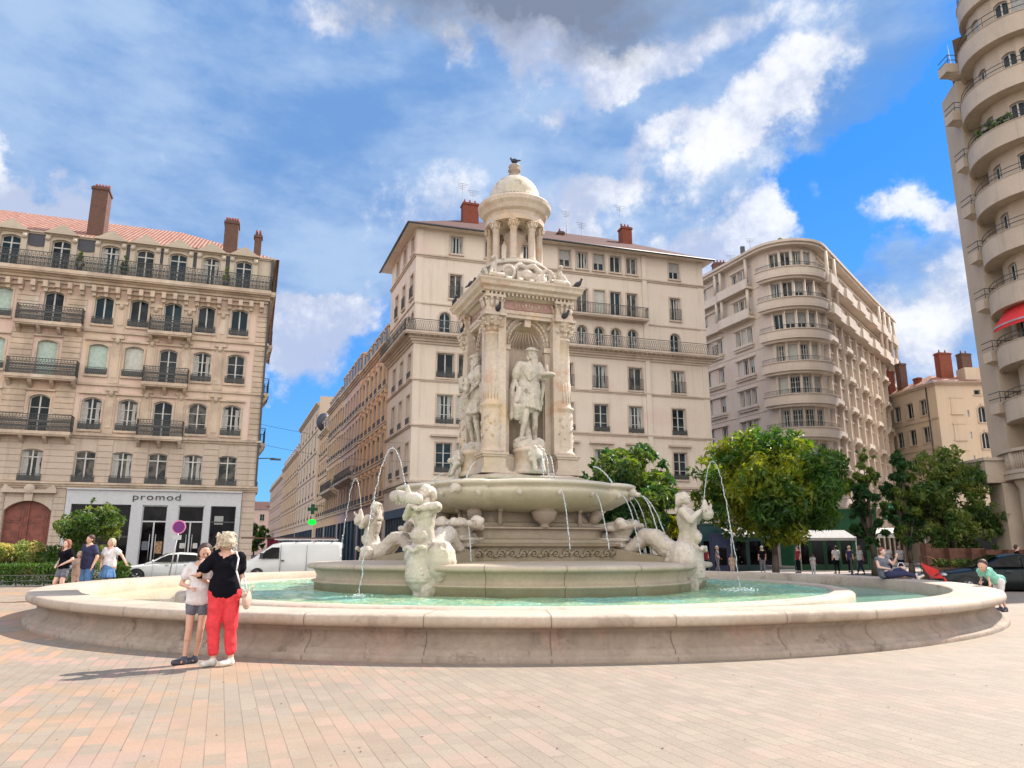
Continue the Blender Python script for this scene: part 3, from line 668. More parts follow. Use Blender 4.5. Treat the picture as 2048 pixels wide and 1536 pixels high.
# carriage door
q = MB(); dx0, dx1 = S(-13.2), S(-10.88); dm = (dx0+dx1)/2
arc = arch_pts(dx1-dx0, 4.12+.14, .55)
dd = link('door', None, lb, F.w(dm, .3, -.14), F.a)
q.add([(x, 0, z) for x, z in arc], [list(range(len(arc)))])
me = q.mesh('door', M_door); dd_ = link('door', me, lb, F.w(dm, .3, -.14), F.a); bpy.data.objects.remove(dd)
q = MB(); q.box(-.035, .035, -.07, 0, .05, 4.2)
for sx in (-1, 1):
    for z0, z1 in ((.35, 1.1), (1.3, 1.75), (1.9, 2.95), (3.05, 3.55)):
        x0, x1 = sorted((sx*.22, sx*.98)); q.box(x0, x1, -.03, 0, z0, z1); q.box(x0+.12, x1-.12, -.06, -.03, z0+.12, z1-.12)
link('door_panel', q.mesh('door_panel', M_door), dd_)
q = MB(); o_ = arch_pts(dx1-dx0, 4.12, .55)
top = o_[1:-1]
for i in range(len(top)-1):
    a, b = top[i], top[i+1]; q.quad((a[0], -.05, a[1]), (a[0], -.05, 4.3), (b[0], -.05, 4.3), (b[0], -.05, b[1])); q.quad((a[0], -.05, a[1]), (b[0], -.05, b[1]), (b[0], .31, b[1]), (a[0], .31, a[1]))
q.box(-1.35, 1.35, -.32, 0, 4.55, 4.72); q.box(-.2, .2, -.25, 0, 4.1, 4.56); q.sph((0, -.25, 4.75), .3, 12, sy=.4)
for sx in (-1, 1): q.add([(sx*1.35, -.3, 4.72), (sx*1.35, 0, 4.72), (sx*.75, 0, 4.72), (sx*.75, -.3, 4.72), (sx*1.2, -.3, 5.02), (sx*1.2, 0, 5.02)], [(0, 1, 5, 4), (0, 4, 3), (3, 4, 5, 2)])
link('door_surround', q.mesh('door_surround', M_lower), lb, F.w(dm, 0, 0), F.a)
# shopfront: grey fascia and piers, four openings
sf0, sf1 = S(-10.2), S(-.8)
holes = [(S(-9.9), S(-6.82), .3, 3.98), (S(-6.2), S(-4.86), .0, 3.98), (S(-4.27), S(-2.85), .0, 3.98), (S(-2.48), S(-1.07), .0, 3.98)]
SFc = Facade(lb, on_line(PL, A, 0, 0), A, 22); SFc.M = F.M @ Matrix.Translation((0, -.10, 0))
SFc.ops = holes; SFc.wall(-.14, 4.86, M_greyp, .25, sf0, sf1, name='shopfront')
q = MB(); q.box(sf0-.02, sf1+.02, -.22, 0, 4.80, 4.875)
for x in (sf0, sf1): q.quad((x, -.1, -.14), (x, .35, -.14), (x, .35, 4.86), (x, -.1, 4.86))
q.xf(Matrix.Translation(-F.off) @ F.M).build('shop_fascia_trim', M_greyp, lb)
for i, (a, b, z0, z1) in enumerate(holes):
    q = MB(); q.box(a, b, .13, .16, z0-.1, z1)
    o = q.xf(Matrix.Translation(-F.off) @ F.M).build('shop_window', M_shop, lb)
    q = MB()
    for x in (a, b-.05): q.box(x, x+.05, .06, .13, z0, z1)
    q.box(a, b, .06, .13, z1-.06, z1)
    if i == 0: q.box(a, b, .06, .12, 2.1, 2.2)
    else: q.box(a+.05, b-.05, .06, .12, 3.0, 3.08)
    if i in (1, 2):
        m_ = (a+b)/2; q.box(m_-.04, m_+.04, .05, .13, .0, 3.0)
        for x in (m_-.16, m_+.16): q.bar((x, 0, .8), (x, 0, 2.3), .02, 6)
    q.xf(Matrix.Translation(-F.off) @ F.M).build('shop_window_frame', M_alum if i in (1, 2) else M_iron, o)
q = MB(); q.box(S(-21), S(-15), .2, .3, -.14, 4.3)
for k in range(4): q.box(S(-21)+k*1.96, S(-21)+.12+k*1.96, .1, .2, -.14, 4.3)
q.xf(Matrix.Translation(-F.off) @ F.M).build('shop_window', M_shop, lb)
# inside the shop windows: dummies and goods
for i, (x, z, w_, h_) in enumerate([(S(-8.6), .4, 1.4, 1.3), (S(-5.9), 1.4, .35, .5), (S(-5.2), 1.2, .4, .7), (S(-3.9), 1.5, .3, .3), (S(-3.2), 1.5, .25, .3), (S(-2.0), 2.9, .5, .5), (S(-1.5), 2.4, .5, .1)]):
    q = MB(); q.box(x-w_/2, x+w_/2, .100, .125, z, z+h_)
    q.xf(Matrix.Translation(-F.off) @ F.M).build('window_poster', [M_gold, M_greycl, M_gold, M_white, M_white, M_blindg, M_alum][i], lb)
# lettering
cu = bpy.data.curves.new('shop_lettering', 'FONT'); cu.body = 'promod'; cu.size = .62; cu.extrude = .02; cu.space_character = 1.12; cu.offset = -.004
tmp = bpy.data.objects.new('tmp', cu); COL.objects.link(tmp); dg = bpy.context.evaluated_depsgraph_get(); dg.update()
me = bpy.data.meshes.new_from_object(tmp.evaluated_get(dg)); bpy.data.objects.remove(tmp)
xs = [v.co.x for v in me.vertices]; wd = max(xs)-min(xs)
for v in me.vertices: v.co = Vector(((v.co.x-min(xs))*2.56/wd, -v.co.z, v.co.y*.85))
me.materials.clear(); me.materials.append(M_letter); link('shop_lettering', me, lb, F.w(S(-6.77), -.13, 4.28), F.a)
# street lamp arm on the corner
q = MB(); q.bar((22.0, .3, 7.0), (23.0, .3, 7.05), .03); q.box(22.7, 23.35, .18, .42, 6.93, 7.03)
q.xf(F.M); tag(q.build('wall_lamp', M_iron), 'dark street lamp head on a short arm at the corner of the ornate block', 'street lamp')

# ------------------------------------------------------------------ CENTRE BLOCK
A = 17; PC = (-6.9, 50)
cb = thing('apartment_building', 'plain beige corner apartment block with red-brown hipped roof behind the fountain', 'building', (PC[0], PC[1], 0))
F = Facade(cb, PC, A, 23.4)
rnd = random.Random(11)
fills = [None, M_curtain, M_blindg, None, M_curtain, M_blind, None, M_curtain]
def cw(x, z, w_, h_, rise=0, rail=0, style='mullion', sur=2):
    return F.win(x, z, w_, h_, rise, style, sur, M_centrim, rnd.choice([M_glass, M_glassb, M_glassr]), rail, rnd.choice(fills))
for x in (2.95, 5.6, 8.4, 11.45, 12.87, 14.27, 15.67, 17.07, 20.8): cw(x, 22.55, .92, 1.38, style='mullion')
for x in (2.95, 5.6, 8.4, 11.4, 12.82, 14.25, 15.6, 17.0, 20.75):
    on = 11 < x < 18; cw(x, 18.85 if on else 19.1, .9, 2.1 if on else 1.85, rail=0 if on else 2)
for x in (2.2, 3.6, 5.6, 7.2, 8.8, 11.35, 12.75, 14.17, 15.55, 16.95, 20.6): cw(x, 16.33, .84, 1.68, .42, style='bars', sur=2)
for x, w_ in ((2.3, 1.2), (3.75, 1.0), (6.4, 1.1), (9., 1.1), (11.4, 1.1), (14.12, 1.1), (17.05, 1.1), (20.7, 1.1)): cw(x, 13.2, w_, 1.78, rail=2 if x > 4 else 1)
for x in (2.3, 3.75, 6.4, 9., 11.4, 14.15, 16.95, 20.6): cw(x, 9.92, 1.12, 2.06, rail=1, style='bars')
for x in (2.3, 3.75, 6.4, 9., 11.4, 14.1, 17.0, 20.55): cw(x, 6.55, 1.12, 2.05, rail=1, style='bars')
for x0, x1 in ((1.0, 3.6), (4.4, 7.2), (8.2, 10.6), (11.8, 14.4), (15.4, 17.8), (19.2, 22.2)): F.hole(x0, x1, .0, 4.0)
F.wall(-.2, 24.3, M_cen)
A2 = 111-180; far = on_line(PC, 111, 8.45)
G = Facade(cb, far, A2, 8.45)
for x in (8.45-.95, 8.45-3.5, 8.45-6.0):
    for z, h_, r_ in ((22.55, 1.38, 0), (19.1, 1.85, 2), (13.2, 1.78, 1), (9.92, 2.06, 1), (6.55, 2.05, 1)): G.win(x, z, .95, h_, 0, 'mullion', 2, M_centrim, M_glass, r_)
    for dx in (-.55, .55): G.win(x+dx, 16.33, .75, 1.6, .35, 'mullion', 2, M_centrim, M_glass, 0)
G.hole(1, 7.6, 0, 4.2)
G.wall(-.2, 24.3, M_cen)
B = Facade(cb, on_line(PC, A, 23.4), 107, 12); B.wall(-.2, 24.3, M_cen)
tr = MB()
for z, h_, p, st in ((22.05, .22, .16, 2), (18.5, .1, .08, 1), (12.85, .18, .12, 2), (9.62, .2, .14, 2), (5.7, .3, .22, 2)):
    F.band(z, h_, p, None, None, tr, st); G.band(z, h_, p, 0, 8.44, tr, st)
for x in (2.3, 6.4, 9., 11.4, 14.1, 17., 20.55): F.band(9.0, .14, .3, x-.95, x+.95, tr)
tr.build('string_course', M_centrim, cb)
cn = F.band(15.55, .65, .5, steps=4); G.band(15.55, .65, .5, 0, 8.4, cn, 4)
q = MB()
for k in range(58): q.box(.1+k*.4, .3+k*.4, -.62, 0, 16.0, 16.14)
q.xf(Matrix.Translation(-F.off) @ F.M); cn.add(q.v, q.f); cn.build('main_cornice', M_centrim, cb)
for a, b, c_ in ((17.9, 18.3, -.12), (0, .5, -.05), (22.9, 23.4, -.05)): q = MB(); q.box(a, b, c_, .0, 5.9, 24.2); q.xf(Matrix.Translation(-F.off) @ F.M).build('pilaster', M_cen, cb)
F.balcony(-.7, 24.0, 16.28, .8, .85, .14, M_centrim, 'lattice', False, .16); G.balcony(0, 8.9, 16.28, .8, .85, .14, M_centrim, 'lattice', False, .2)
F.balcony(11.1, 18.1, 18.82, .7, .85, .14, M_centrim, 'bars', False, .13)
# ground floor shops
q = MB()
for a, b in ((1.0, 3.6), (4.4, 7.2), (8.2, 10.6), (11.8, 14.4), (15.4, 17.8), (19.2, 22.2)): q.box(a, b, .2, .3, 0, 4.0)
q.xf(Matrix.Translation(-F.off) @ F.M).build('shop_window', M_shop, cb)
q = MB(); q.box(1, 7.6, .05, .3, 0, 4.2)
for k in range(8): q.box(1.05+k*.92, 1.2+k*.92, -.04, .05, .0, 4.15)
q.box(.9, 7.7, -.12, .05, 3.6, 4.2)
q.xf(Matrix.Translation(-G.off) @ G.M).build('shopfront', M_slate, cb)
q = MB(); e0 = 24.3; ov = .75
Pn = [F.w(-ov, -ov, e0), F.w(23.4+ov, -ov, e0), F.w(23.4+ov, 12, e0), F.w(0, 12, e0)+Vector((-4.6, 0, 0)), F.w(5., 6., 28.2), F.w(18, 6., 28.2)]
Pn[3] = G.w(-1.5, -ov, e0)
q.add(Pn, [(0, 1, 5, 4), (1, 2, 5), (0, 4, 3), (3, 4, 5, 2)]); q.build('roof', M_tiledark, cb)
q = MB(); q.add([F.w(-ov, -ov, e0-.03), F.w(23.4+ov, -ov, e0-.03), F.w(23.4+ov, 12, e0-.03), G.w(-1.5, -ov, e0-.03)], [(3, 2, 1, 0)])
q.build('roof_soffit', M_cen, cb)
q = MB(); q.bar(F.w(-ov, -ov, e0-.02), F.w(23.4+ov, -ov, e0-.02), .08, 8); q.build('gutter', M_iron, cb); q = MB(); q.bar(F.w(-ov, -ov, e0-.02), G.w(-1.5, -ov, e0-.02), .08, 8); q.build('gutter', M_iron, cb)
for s_, d_, w_, z1, mt in ((5.0, 4.5, 1.3, 28.9, M_chimred), (18.6, 4.0, .9, 28.4, M_chimred), (12.6, 4., .5, 27.2, M_brick)):
    chimney(cb, on_line(PC, A, s_, d_), w_, .8, 24.5, z1, mt, F.a, 3 if w_ > .6 else 1)
for s_, d_, h_ in ((4.3, 4.2, 5.5), (5.2, 4.2, 5.), (13.2, 4., 4.2), (14.8, 4.5, 3.6), (18.2, 4., 5.4)): antenna(cb, on_line(PC, A, s_, d_), 25.0, h_, F.a)

# ------------------------------------------------------------------ STREET ROW behind the centre block
def block(label, s0, s1, zt, mans, mat, trim, floors, ncol, z0=5.2, end=False, group='houses along the side street', roofm=None, shop=M_slate, arch=0, wfill=.96):
    P = on_line(PC, 111, s1); b = thing('town_house', label, 'house', (P[0], P[1], 0), group=group)
    L = s1-s0; F_ = Facade(b, P, A2, L); fh = (zt-.7-z0)/floors
    for k in range(floors):
        for i in range(ncol): F_.win(L*(i+.5)/ncol, z0+k*fh+.3, 1.05, fh-.95, arch if k > 0 else 0, 'mullion', 2, trim, M_glass, 1)
    F_.hole(.6, L-.6, 0, 4.1)
    F_.wall(-.2, zt, mat)
    q = MB()
    q.box(.6, L-.6, .15, .3, 0, 4.1); k = int(L/2.4)
    for i in range(k+1): x = .7+(L-1.4)*i/k; q.box(x-.25, x+.25, -.02, .2, 0, 4.1)
    q.xf(Matrix.Translation(-F_.off) @ F_.M).build('shopfront', shop, b)
    t_ = MB()
    for k in range(floors): F_.band(z0+k*fh-.1, .16, .14, 0, L, t_)
    F_.band(zt-.5, .5, .45, 0, L, t_, 3); t_.build('cornice', trim, b)
    if mans:
        q = MB(); q.add([(0, -.1, zt), (L, -.1, zt), (L, 1.1, zt+mans), (0, 1.1, zt+mans), (0, 8, zt), (L, 8, zt), (L, 4, zt+mans+.8), (0, 4, zt+mans+.8)], [(0, 1, 2, 3), (3, 2, 6, 7), (7, 6, 5, 4), (0, 3, 7, 4), (1, 5, 6, 2)])
        rf = q.xf(Matrix.Translation(-F_.off) @ F_.M).build('roof', roofm or M_zinc, b)
        for i in range(ncol):
            q = MB(); x = L*(i+.5)/ncol; q.box(x-.55, x+.55, -.05, 1.0, zt+.15, zt+mans-.25); q.box(x-.7, x+.7, -.15, 1.0, zt+mans-.25, zt+mans-.1)
            d_ = q.xf(Matrix.Translation(-F_.off) @ F_.M).build('dormer', trim, b)
            q = MB(); q.box(x-.38, x+.38, -.075, -.05, zt+.3, zt+mans-.4); q.xf(Matrix.Translation(-F_.off) @ F_.M).build('dormer_pane', M_glass, d_)
    # party walls and back
    q = MB(); q.quad((0, 0, -.2), (0, 8, -.2), (0, 8, zt), (0, 0, zt)); q.quad((L, 0, -.2), (L, 0, zt), (L, 8, zt), (L, 8, -.2))
    q.xf(Matrix.Translation(-F_.off) @ F_.M).build('party_wall', mat, b)
    return b, F_
b1, f1 = block('ornate pinkish house with gilded capitals and zinc mansard, next to the beige corner block', 8.5, 20.5, 17.9, 1.7, M_pink, M_lefttrim, 4, 6, arch=.3)
for i in range(7):
    x = 12*i/6; x = min(max(x, .2), 11.8); q = MB(); q.box(x-.1, x+.1, -.06, 0, 5.2, 17.2)
    for z in (8., 11., 14., 17.): q.box(x-.16, x+.16, -.12, 0, z-2.6, z); q.box(x-.24, x+.24, -.22, 0, z-.3, z)
    q.xf(Matrix.Translation(-f1.off) @ f1.M).build('pilaster', M_orange, b1)
b2, f2 = block('tall pink house with a long zinc mansard of dormers, second along the side street', 20.5, 33.5, 18.1, 2.1, M_pink, M_centrim, 4, 7)
f2.balcony(1, 12, 8.2, .8, .9, .15, M_centrim, 'bars', True, .25)
b3, f3 = block('orange rendered house with a heavy first-floor balcony, third along the side street', 33.5, 44.5, 18.3, 1.2, M_orange, M_lefttrim, 4, 6, roofm=M_tiledark)
f3.balcony(1, 10, 8.0, .9, .9, .2, M_lefttrim, 'bars', True, .25)
chimney(b3, on_line(PC, 111, 43, -4), 2., 1., 18, 22.5, M_brick, 0, 5)
b4, f4 = block('narrow orange house with a dark rounded dormer at its far end', 44.5, 53.5, 16.4, 1.6, M_orange, M_cream, 4, 4)
q = MB(); q.sph((1.2, .2, 18.2), 1.0, 12, sz=1.3); q.xf(Matrix.Translation(-f4.off) @ f4.M).build('turret_dormer', M_lead, b4)
b5, f5 = block('tall bare cream gable house rising above its neighbours down the street', 57, 84, 21.8, 0, M_cream, M_cream, 5, 6)
q = MB(); q.box(27, 27.6, 0, 9, -.2, 22.6); q.xf(Matrix.Translation(-f5.off) @ f5.M).build('gable_wall', M_cream, b5)
b6, f6 = block('far orange and yellow house with a small roof near the street end', 84, 120, 18.2, 1.5, M_orange, M_cream, 4, 10, roofm=M_zinc)
b7, f7 = block('farthest pink house at the end of the street row', 120, 165, 17., 1.2, M_pink, M_cream, 4, 12, shop=M_crimson)
# house closing the street
PE = on_line(PC, 111, 186, 22); be = thing('town_house', 'small distant pink house closing the end of the street', 'house', (PE[0], PE[1], 0), group='houses along the side street')
FE = Facade(be, PE, 19, 40)
for k in range(3):
    for i in range(12): FE.win(2+i*3.2, 3+k*3.3, 1.3, 1.9, 0, 'mullion', 2, M_cream, M_glass)
FE.wall(-.2, 13., M_pink); q = MB(); q.add([(-.5, -.5, 13), (40.5, -.5, 13), (40.5, 5, 15.5), (-.5, 5, 15.5)], [(0, 1, 2, 3)]); q.xf(Matrix.Translation(-FE.off) @ FE.M).build('roof', M_tiledark, be)
for i in range(5): chimney(be, FE.M @ Vector((4+i*7, 2, 0)), 1., .6, 13.5, 16.5, M_brick, 0, 3)
# pharmacy cross
q = MB(); q.box(-.6, .6, -.1, .1, -.2, .2); q.box(-.2, .2, -.11, .11, -.6, .6)
ph = on_line(PC, 111, 45, 1.4)
cr = thing('pharmacy_sign', 'green lit pharmacy cross projecting over the side street', 'sign', (ph[0], ph[1], 6.2))
q.build('cross_dark', M_greenshop, cr); q = MB(); q.sph((0, 0, -1.55), .52, 12, sy=.3, sz=.7); q.build('lit_panel', M_cross, cr)
q = MB(); q.bar((0, 0, .4), (1.4, .2, .4), .04); q.build('bracket', M_iron, cr)
# tram wires across the street
for i, (z0, z1, ya, yb) in enumerate(((7.9, 7.2, 44.5, 49.5), (9.3, 8.9, 47, 53))):
    q = MB(); pts = []
    for k in range(13):
        u = k/12; pts.append((-16.2+u*(9.4+i*1.), ya+u*(yb-ya), z0+(z1-z0)*u-.35*4*u*(1-u)))
    q.tube(pts, .012, 4); tag(q.build('overhead_wire', M_iron), ['thin wire slung low across the side street between the two corner blocks', 'thin upper wire across the side street'][i], 'wire')
def ring(mb, c_, r0, r1, z0, z1, a0, a1, n=24, mi=0):
    """a curved solid strip between two radii"""
    vs = []
    for i in range(n+1):
        a = R_(a0+(a1-a0)*i/n); ca, sa = math.cos(a), math.sin(a)
        vs += [(c_[0]+r0*ca, c_[1]+r0*sa, z0), (c_[0]+r1*ca, c_[1]+r1*sa, z0), (c_[0]+r1*ca, c_[1]+r1*sa, z1), (c_[0]+r0*ca, c_[1]+r0*sa, z1)]
    fs = []
    for i in range(n):
        o = 4*i
        for k in range(4): fs.append((o+k, o+(k+1) % 4, o+4+(k+1) % 4, o+4+k))
    fs += [(0, 3, 2, 1), (4*n, 4*n+1, 4*n+2, 4*n+3)]
    mb.add(vs, fs, mi, False)
def arc_rail(mb, c_, r, z0, h, a0, a1, step=.12, bars=True):
    n = max(6, int(abs(R_(a1-a0))*r/step)); P = [(c_[0]+r*math.cos(R_(a0+(a1-a0)*i/n)), c_[1]+r*math.sin(R_(a0+(a1-a0)*i/n))) for i in range(n+1)]
    for i in range(n):
        for zz in ((z0+h, z0+h*.5) if not bars else (z0+h,)): mb.bar((*P[i], zz), (*P[i+1], zz), .022, 4)
    for i in range(0, n+1, 1 if bars else 8): mb.bar((*P[i], z0), (*P[i], z0+h), .015, 4)
# ------------------------------------------------------------------ ROUNDED BLOCK
rb = thing('apartment_building', 'beige nine-storey block with a rounded corner and curved balconies behind the big yellow-green tree', 'building', (24.4, 68.7, 0))
aL = math.degrees(math.atan2(-.932, .362)); L0 = (24.4-.362*13, 68.7+.932*13); FL = Facade(rb, L0, aL, 13)
FR = Facade(rb, (29.64, 67.9), 51.8, 31)
levels = [5.8, 8.95, 12.05, 15.15, 18.25, 21.35, 24.45, 27.5]
rnd = random.Random(5); fl_ = [None, M_curtain, M_blind, M_blindg, None, M_curtain]
for k, z in enumerate(levels):
    top = k >= 6
    for x, w_ in ((3.9, .62), (6.0, .85), (9.05, .72), (9.95, .72), (10.85, .72)): FL.win(x, z, w_, 1.6, 0, 'mullion', 0, M_roundtrim, rnd.choice([M_glass, M_glassb]), 0, rnd.choice(fl_))
    for i in range(11):
        x = 1.7+i*2.7
        for dx in ((-.42, .42) if i % 2 == 0 else (0,)): FR.win(x+dx, z, .72 if i % 2 == 0 else .95, 1.65, 0, 'mullion', 0, M_roundtrim, rnd.choice([M_glass, M_glassr]), 0, rnd.choice(fl_))
FL.hole(2, 12, 0, 3.8); FR.hole(1, 29, 0, 3.8)
FL.wall(-.2, 30, M_round); FR.wall(-.2, 30, M_round)
Cc = (27.24, 69.8); Rt = 3.05; a0, a1 = 201.2, 321.8
nf = 6; da = (a1-a0)/nf; mbw = MB(); facets = []
for i in range(nf):
    p = [(Cc[0]+Rt*math.cos(R_(a0+da*(i+j))), Cc[1]+Rt*math.sin(R_(a0+da*(i+j)))) for j in (0, 1)]
    Lf = math.hypot(p[1][0]-p[0][0], p[1][1]-p[0][1]); f = Facade(rb, p[0], math.degrees(math.atan2(p[1][1]-p[0][1], p[1][0]-p[0][0])), Lf); facets.append(f)
    if 0 < i < 5:
        for k, z in enumerate(levels): f.win(Lf/2, z, .88, 1.95, 0, 'grid' if k < 5 else 'mullion', 0, M_roundtrim, rnd.choice([M_glass, M_glassb, M_glassr]), 0, rnd.choice(fl_))
        f.hole(.1, Lf-.1, 0, 3.8)
    f.wall(-.2, 30, M_round, mb=mbw)
mbw.build('tower_wall', M_round, rb)
off = -Vector(rb.location)
def putw(mb, name, mat, par=rb): return mb.xf(Matrix.Translation(off)).build(name, mat, par)
for k, z in enumerate(levels):
    q = MB(); ring(q, Cc, Rt-.05, Rt+.85, z-.72, z-.52, 204, 319); ring(q, Cc, Rt+.62, Rt+.86, z-.52, z+.12, 204, 319); ring(q, Cc, Rt+.5, Rt+.95, z+.121, z+.2, 203.6, 319.4); ring(q, Cc, Rt, Rt+.62, z-.95, z-.721, 206, 317)
    b = putw(q, 'balcony', M_roundtrim); q = MB(); arc_rail(q, Cc, Rt+.74, z+.2, .42, 205, 318, .14, True); putw(q, 'railing', M_iron, b)
# mullion piers between tower windows
for i in range(1, nf):
    q = MB(); a = R_(a0+da*i); x, y = Cc[0]+(Rt+.02)*math.cos(a), Cc[1]+(Rt+.02)*math.sin(a); q.bar((x, y, 4.6), (x, y, 29.6), .14, 8); putw(q, 'column', M_roundtrim)
# roofline
q = MB(); ring(q, Cc, 0.1, Rt+.75, 29.9, 30.15, a0, a1, 30); ring(q, Cc, Rt+.2, Rt+.95, 30.151, 30.4, a0, a1, 30)
q2 = MB(); q2.box(0, 13, -.75, .3, 29.9, 30.15); q2.box(0, 13, -.95, .3, 30.151, 30.4); q2.xf(FL.M); q.add(q2.v, q2.f)
q2 = MB(); q2.box(0, 31.4, -.75, .3, 29.9, 30.15); q2.box(0, 31.6, -.95, .3, 30.151, 30.4); q2.xf(FR.M); q.add(q2.v, q2.f)
putw(q, 'roof_cornice', M_roundtrim)
q = MB(); P = [FL.M @ Vector((0, 0, 30.41)), FL.M @ Vector((13, 0, 30.41))]+[Vector((Cc[0]+3*math.cos(R_(a)), Cc[1]+3*math.sin(R_(a)), 30.41)) for a in (230, 260, 290)]+[FR.M @ Vector((0, 0, 30.41)), FR.M @ Vector((31, 0, 30.41)), Vector((40, 98, 30.41)), Vector((22, 88, 30.41))]
q.add(P, [list(range(len(P)))]); putw(q, 'roof', M_zinc)
q = MB()
for k in range(26): q.sph((27+random.uniform(-1.1, 1.1), 68.3+random.uniform(-.6, .6), 30.8+random.uniform(-.1, .25)), .3, 6)
putw(q, 'roof_plants', M_leafy)
chimney(rb, (22.6, 76, 0), 1.4, .8, 30.4, 31.9, M_brick, 0, 4); antenna(rb, (24.6, 71.5), 30.4, 2.4); antenna(rb, (23.3, 74), 30.4, 1.6)
q = MB(); q.box(23.8, 24.2, 72, 72.3, 30.4, 32.2); putw(q, 'chimney', M_iron)
# left face: projecting bays, balconies and sills
q = MB()
for k, z in enumerate(levels):
    for x0, x1 in ((3.4, 6.7), (8.5, 11.5)):
        q.box(x0, x1, -.32, .0, z-.28, z-.02); q.box(x0+.1, x1-.1, -.2, 0, z-.5, z-.281); q.box(x0, x1, -.2, 0, z+1.68, z+1.84)
    q.box(.2, 12.8, -.05, 0, z-.9, z-.78)
for z in (24.45, 27.5):
    q.box(7.2, 11.9, -.9, .0, z-.8, z-.55); q.box(7.2, 11.9, -.9, -.72, z-.55, z+.15); q.box(2.6, 6.9, -.7, 0, z-.8, z-.55); q.box(2.6, 6.9, -.7, -.55, z-.55, z+.1)
    for x in (7.5, 11.6, 2.9, 6.6): q.bar((x, -.55, z+.15), (x, -.55, z+2.35), .17, 8)
q.xf(Matrix.Translation(-FL.off) @ FL.M).build('window_bay', M_roundtrim, rb)
# right face: deep fins, sills and balconies
q = MB()
for i in range(12):
    x = .35+i*2.7; q.box(x-.14, x+.14, -.42, .0, 4.4, 23.3)
    for z in levels[:6]: q.add([(x-.2, 0, z-1.2), (x-.2, -.75, z-.45), (x-.2, -.75, z-.3), (x-.2, 0, z-.3), (x+.2, 0, z-1.2), (x+.2, -.75, z-.45), (x+.2, -.75, z-.3), (x+.2, 0, z-.3)], [(0, 3, 2, 1), (4, 5, 6, 7), (0, 1, 5, 4), (1, 2, 6, 5)])
for k, z in enumerate(levels):
    q.box(.1, 31, -.28, 0, z-.3, z-.05)
    q.box(.1, 31, -.14, 0, z+1.75, z+1.95)
    if k < 6:
        for i in range(0, 11, 2): q.box(.6+i*2.7, 2.8+i*2.7, -.7, 0, z-.28, z+.12)
for z in (24.45, 27.5):
    q.box(0, 31.3, -1.0, 0, z-.95, z-.7); q.box(0, 31.3, -1.0, -.86, z-.7, z+.05)
    for i in range(0, 11, 2): q.box(.5+i*2.7, 3+i*2.7, -1.2, -.2, z-.96, z+.1)
for i in (0, 1, 8, 9, 10, 11): q.bar((.6+i*2.7, -.8, 23.9), (.6+i*2.7, -.8, 29.9), .2, 8)
q.xf(Matrix.Translation(-FR.off) @ FR.M).build('balcony_fins', M_roundtrim, rb)
q = MB(); q.box(28.5, 30, -.9, -.3, 26.8, 27.8); q.xf(Matrix.Translation(-FR.off) @ FR.M).build('balcony_plants', M_leafd, rb)
# ground-floor shops: green, teal and dark fronts
q = MB(); q.box(1.9, 12.1, .1, .3, -.1, 3.8); q.xf(Matrix.Translation(-FL.off) @ FL.M).build('shopfront', M_tealshop, rb)
q = MB(); ring(q, Cc, Rt-.3, Rt+.1, -.1, 3.9, a0, a1, 12); putw(q, 'shopfront', M_greenshop)
q = MB(); q.box(0, 8.5, -.15, .1, -.1, 4.1); o = q.xf(Matrix.Translation(-FR.off) @ FR.M).build('shopfront', M_greenshop, rb)
q = MB(); q.box(1.6, 3.6, -.2, -.12, .0, 2.6); q.box(4.6, 6.6, -.2, -.12, .0, 2.6); q.xf(Matrix.Translation(-FR.off) @ FR.M).build('shop_window', M_shop, o)
q = MB(); q.box(9, 29, .05, .3, -.1, 3.8); o = q.xf(Matrix.Translation(-FR.off) @ FR.M).build('shopfront', M_shop, rb)
q = MB()
for i in range(9): q.box(9+i*2.4, 9.4+i*2.4, -.05, .05, -.1, 3.8)
q.xf(Matrix.Translation(-FR.off) @ FR.M).build('shop_pier', M_roundtrim, o)
q = MB()
for i in range(5): q.box(3.0+i*1.9, 4.2+i*1.9, .04, .1, .1, 2.7)
q.xf(Matrix.Translation(-FL.off) @ FL.M).build('shop_window', M_shop, rb)
# ------------------------------------------------------------------ MID RIGHT BLOCK
mb_ = thing('apartment_building', 'ochre rendered corner house with blind window panels, arched stair windows and tall red chimneys', 'building', (46.8, 80, 0))
P0 = (45.5, 90.5); aM = math.degrees(math.atan2(80-90.5, 46.8-45.5)); FM = Facade(mb_, P0, aM, math.hypot(1.3, 10.5))
for z in (2.8, 6.4, 9.9, 13.1, 16.2):
    for i, x in enumerate((1.3, 3.7, 6., 8.3)): FM.win(x, z, 1.2, 1.75, 0, 'mullion', 2, M_centrim, M_glassr if i % 2 else M_glass, 0, M_blind if i == 0 else None)
FM.wall(-.2, 19.4, M_mid)
FN = Facade(mb_, (46.8, 80), 0, 7.5)
for z in (9.2, 12.1, 15.0): FN.win(4.85, z, .9, 1.8, .4, 'mullion', 1, M_centrim, M_glass, 0)
FN.win(4.6, 18.1, .7, .55, 0, 'plain', 0, M_centrim, M_glass, 0)
for z in (10.6, 13.2, 15.6): FN.hole(3.2, 3.42, z, z+.75)
FN.hole(4, 7, 0, 3.6)
FN.wall(-.2, 19.4, M_mid)
q = MB()
for z in (10.2, 13.1, 16.0):
    q.box(1.5, 2.7, -.05, 0, z, z+1.7); q.box(1.4, 2.8, -.14, 0, z-.14, z-.001); q.box(1.4, 2.8, -.1, 0, z+1.701, z+1.8)
q.xf(Matrix.Translation(-FN.off) @ FN.M).build('blind_window_panel', M_mid, mb_)
q = MB(); q.box(4, 7, .05, .3, -.1, 3.6); q.xf(Matrix.Translation(-FN.off) @ FN.M).build('shopfront', M_shop, mb_)
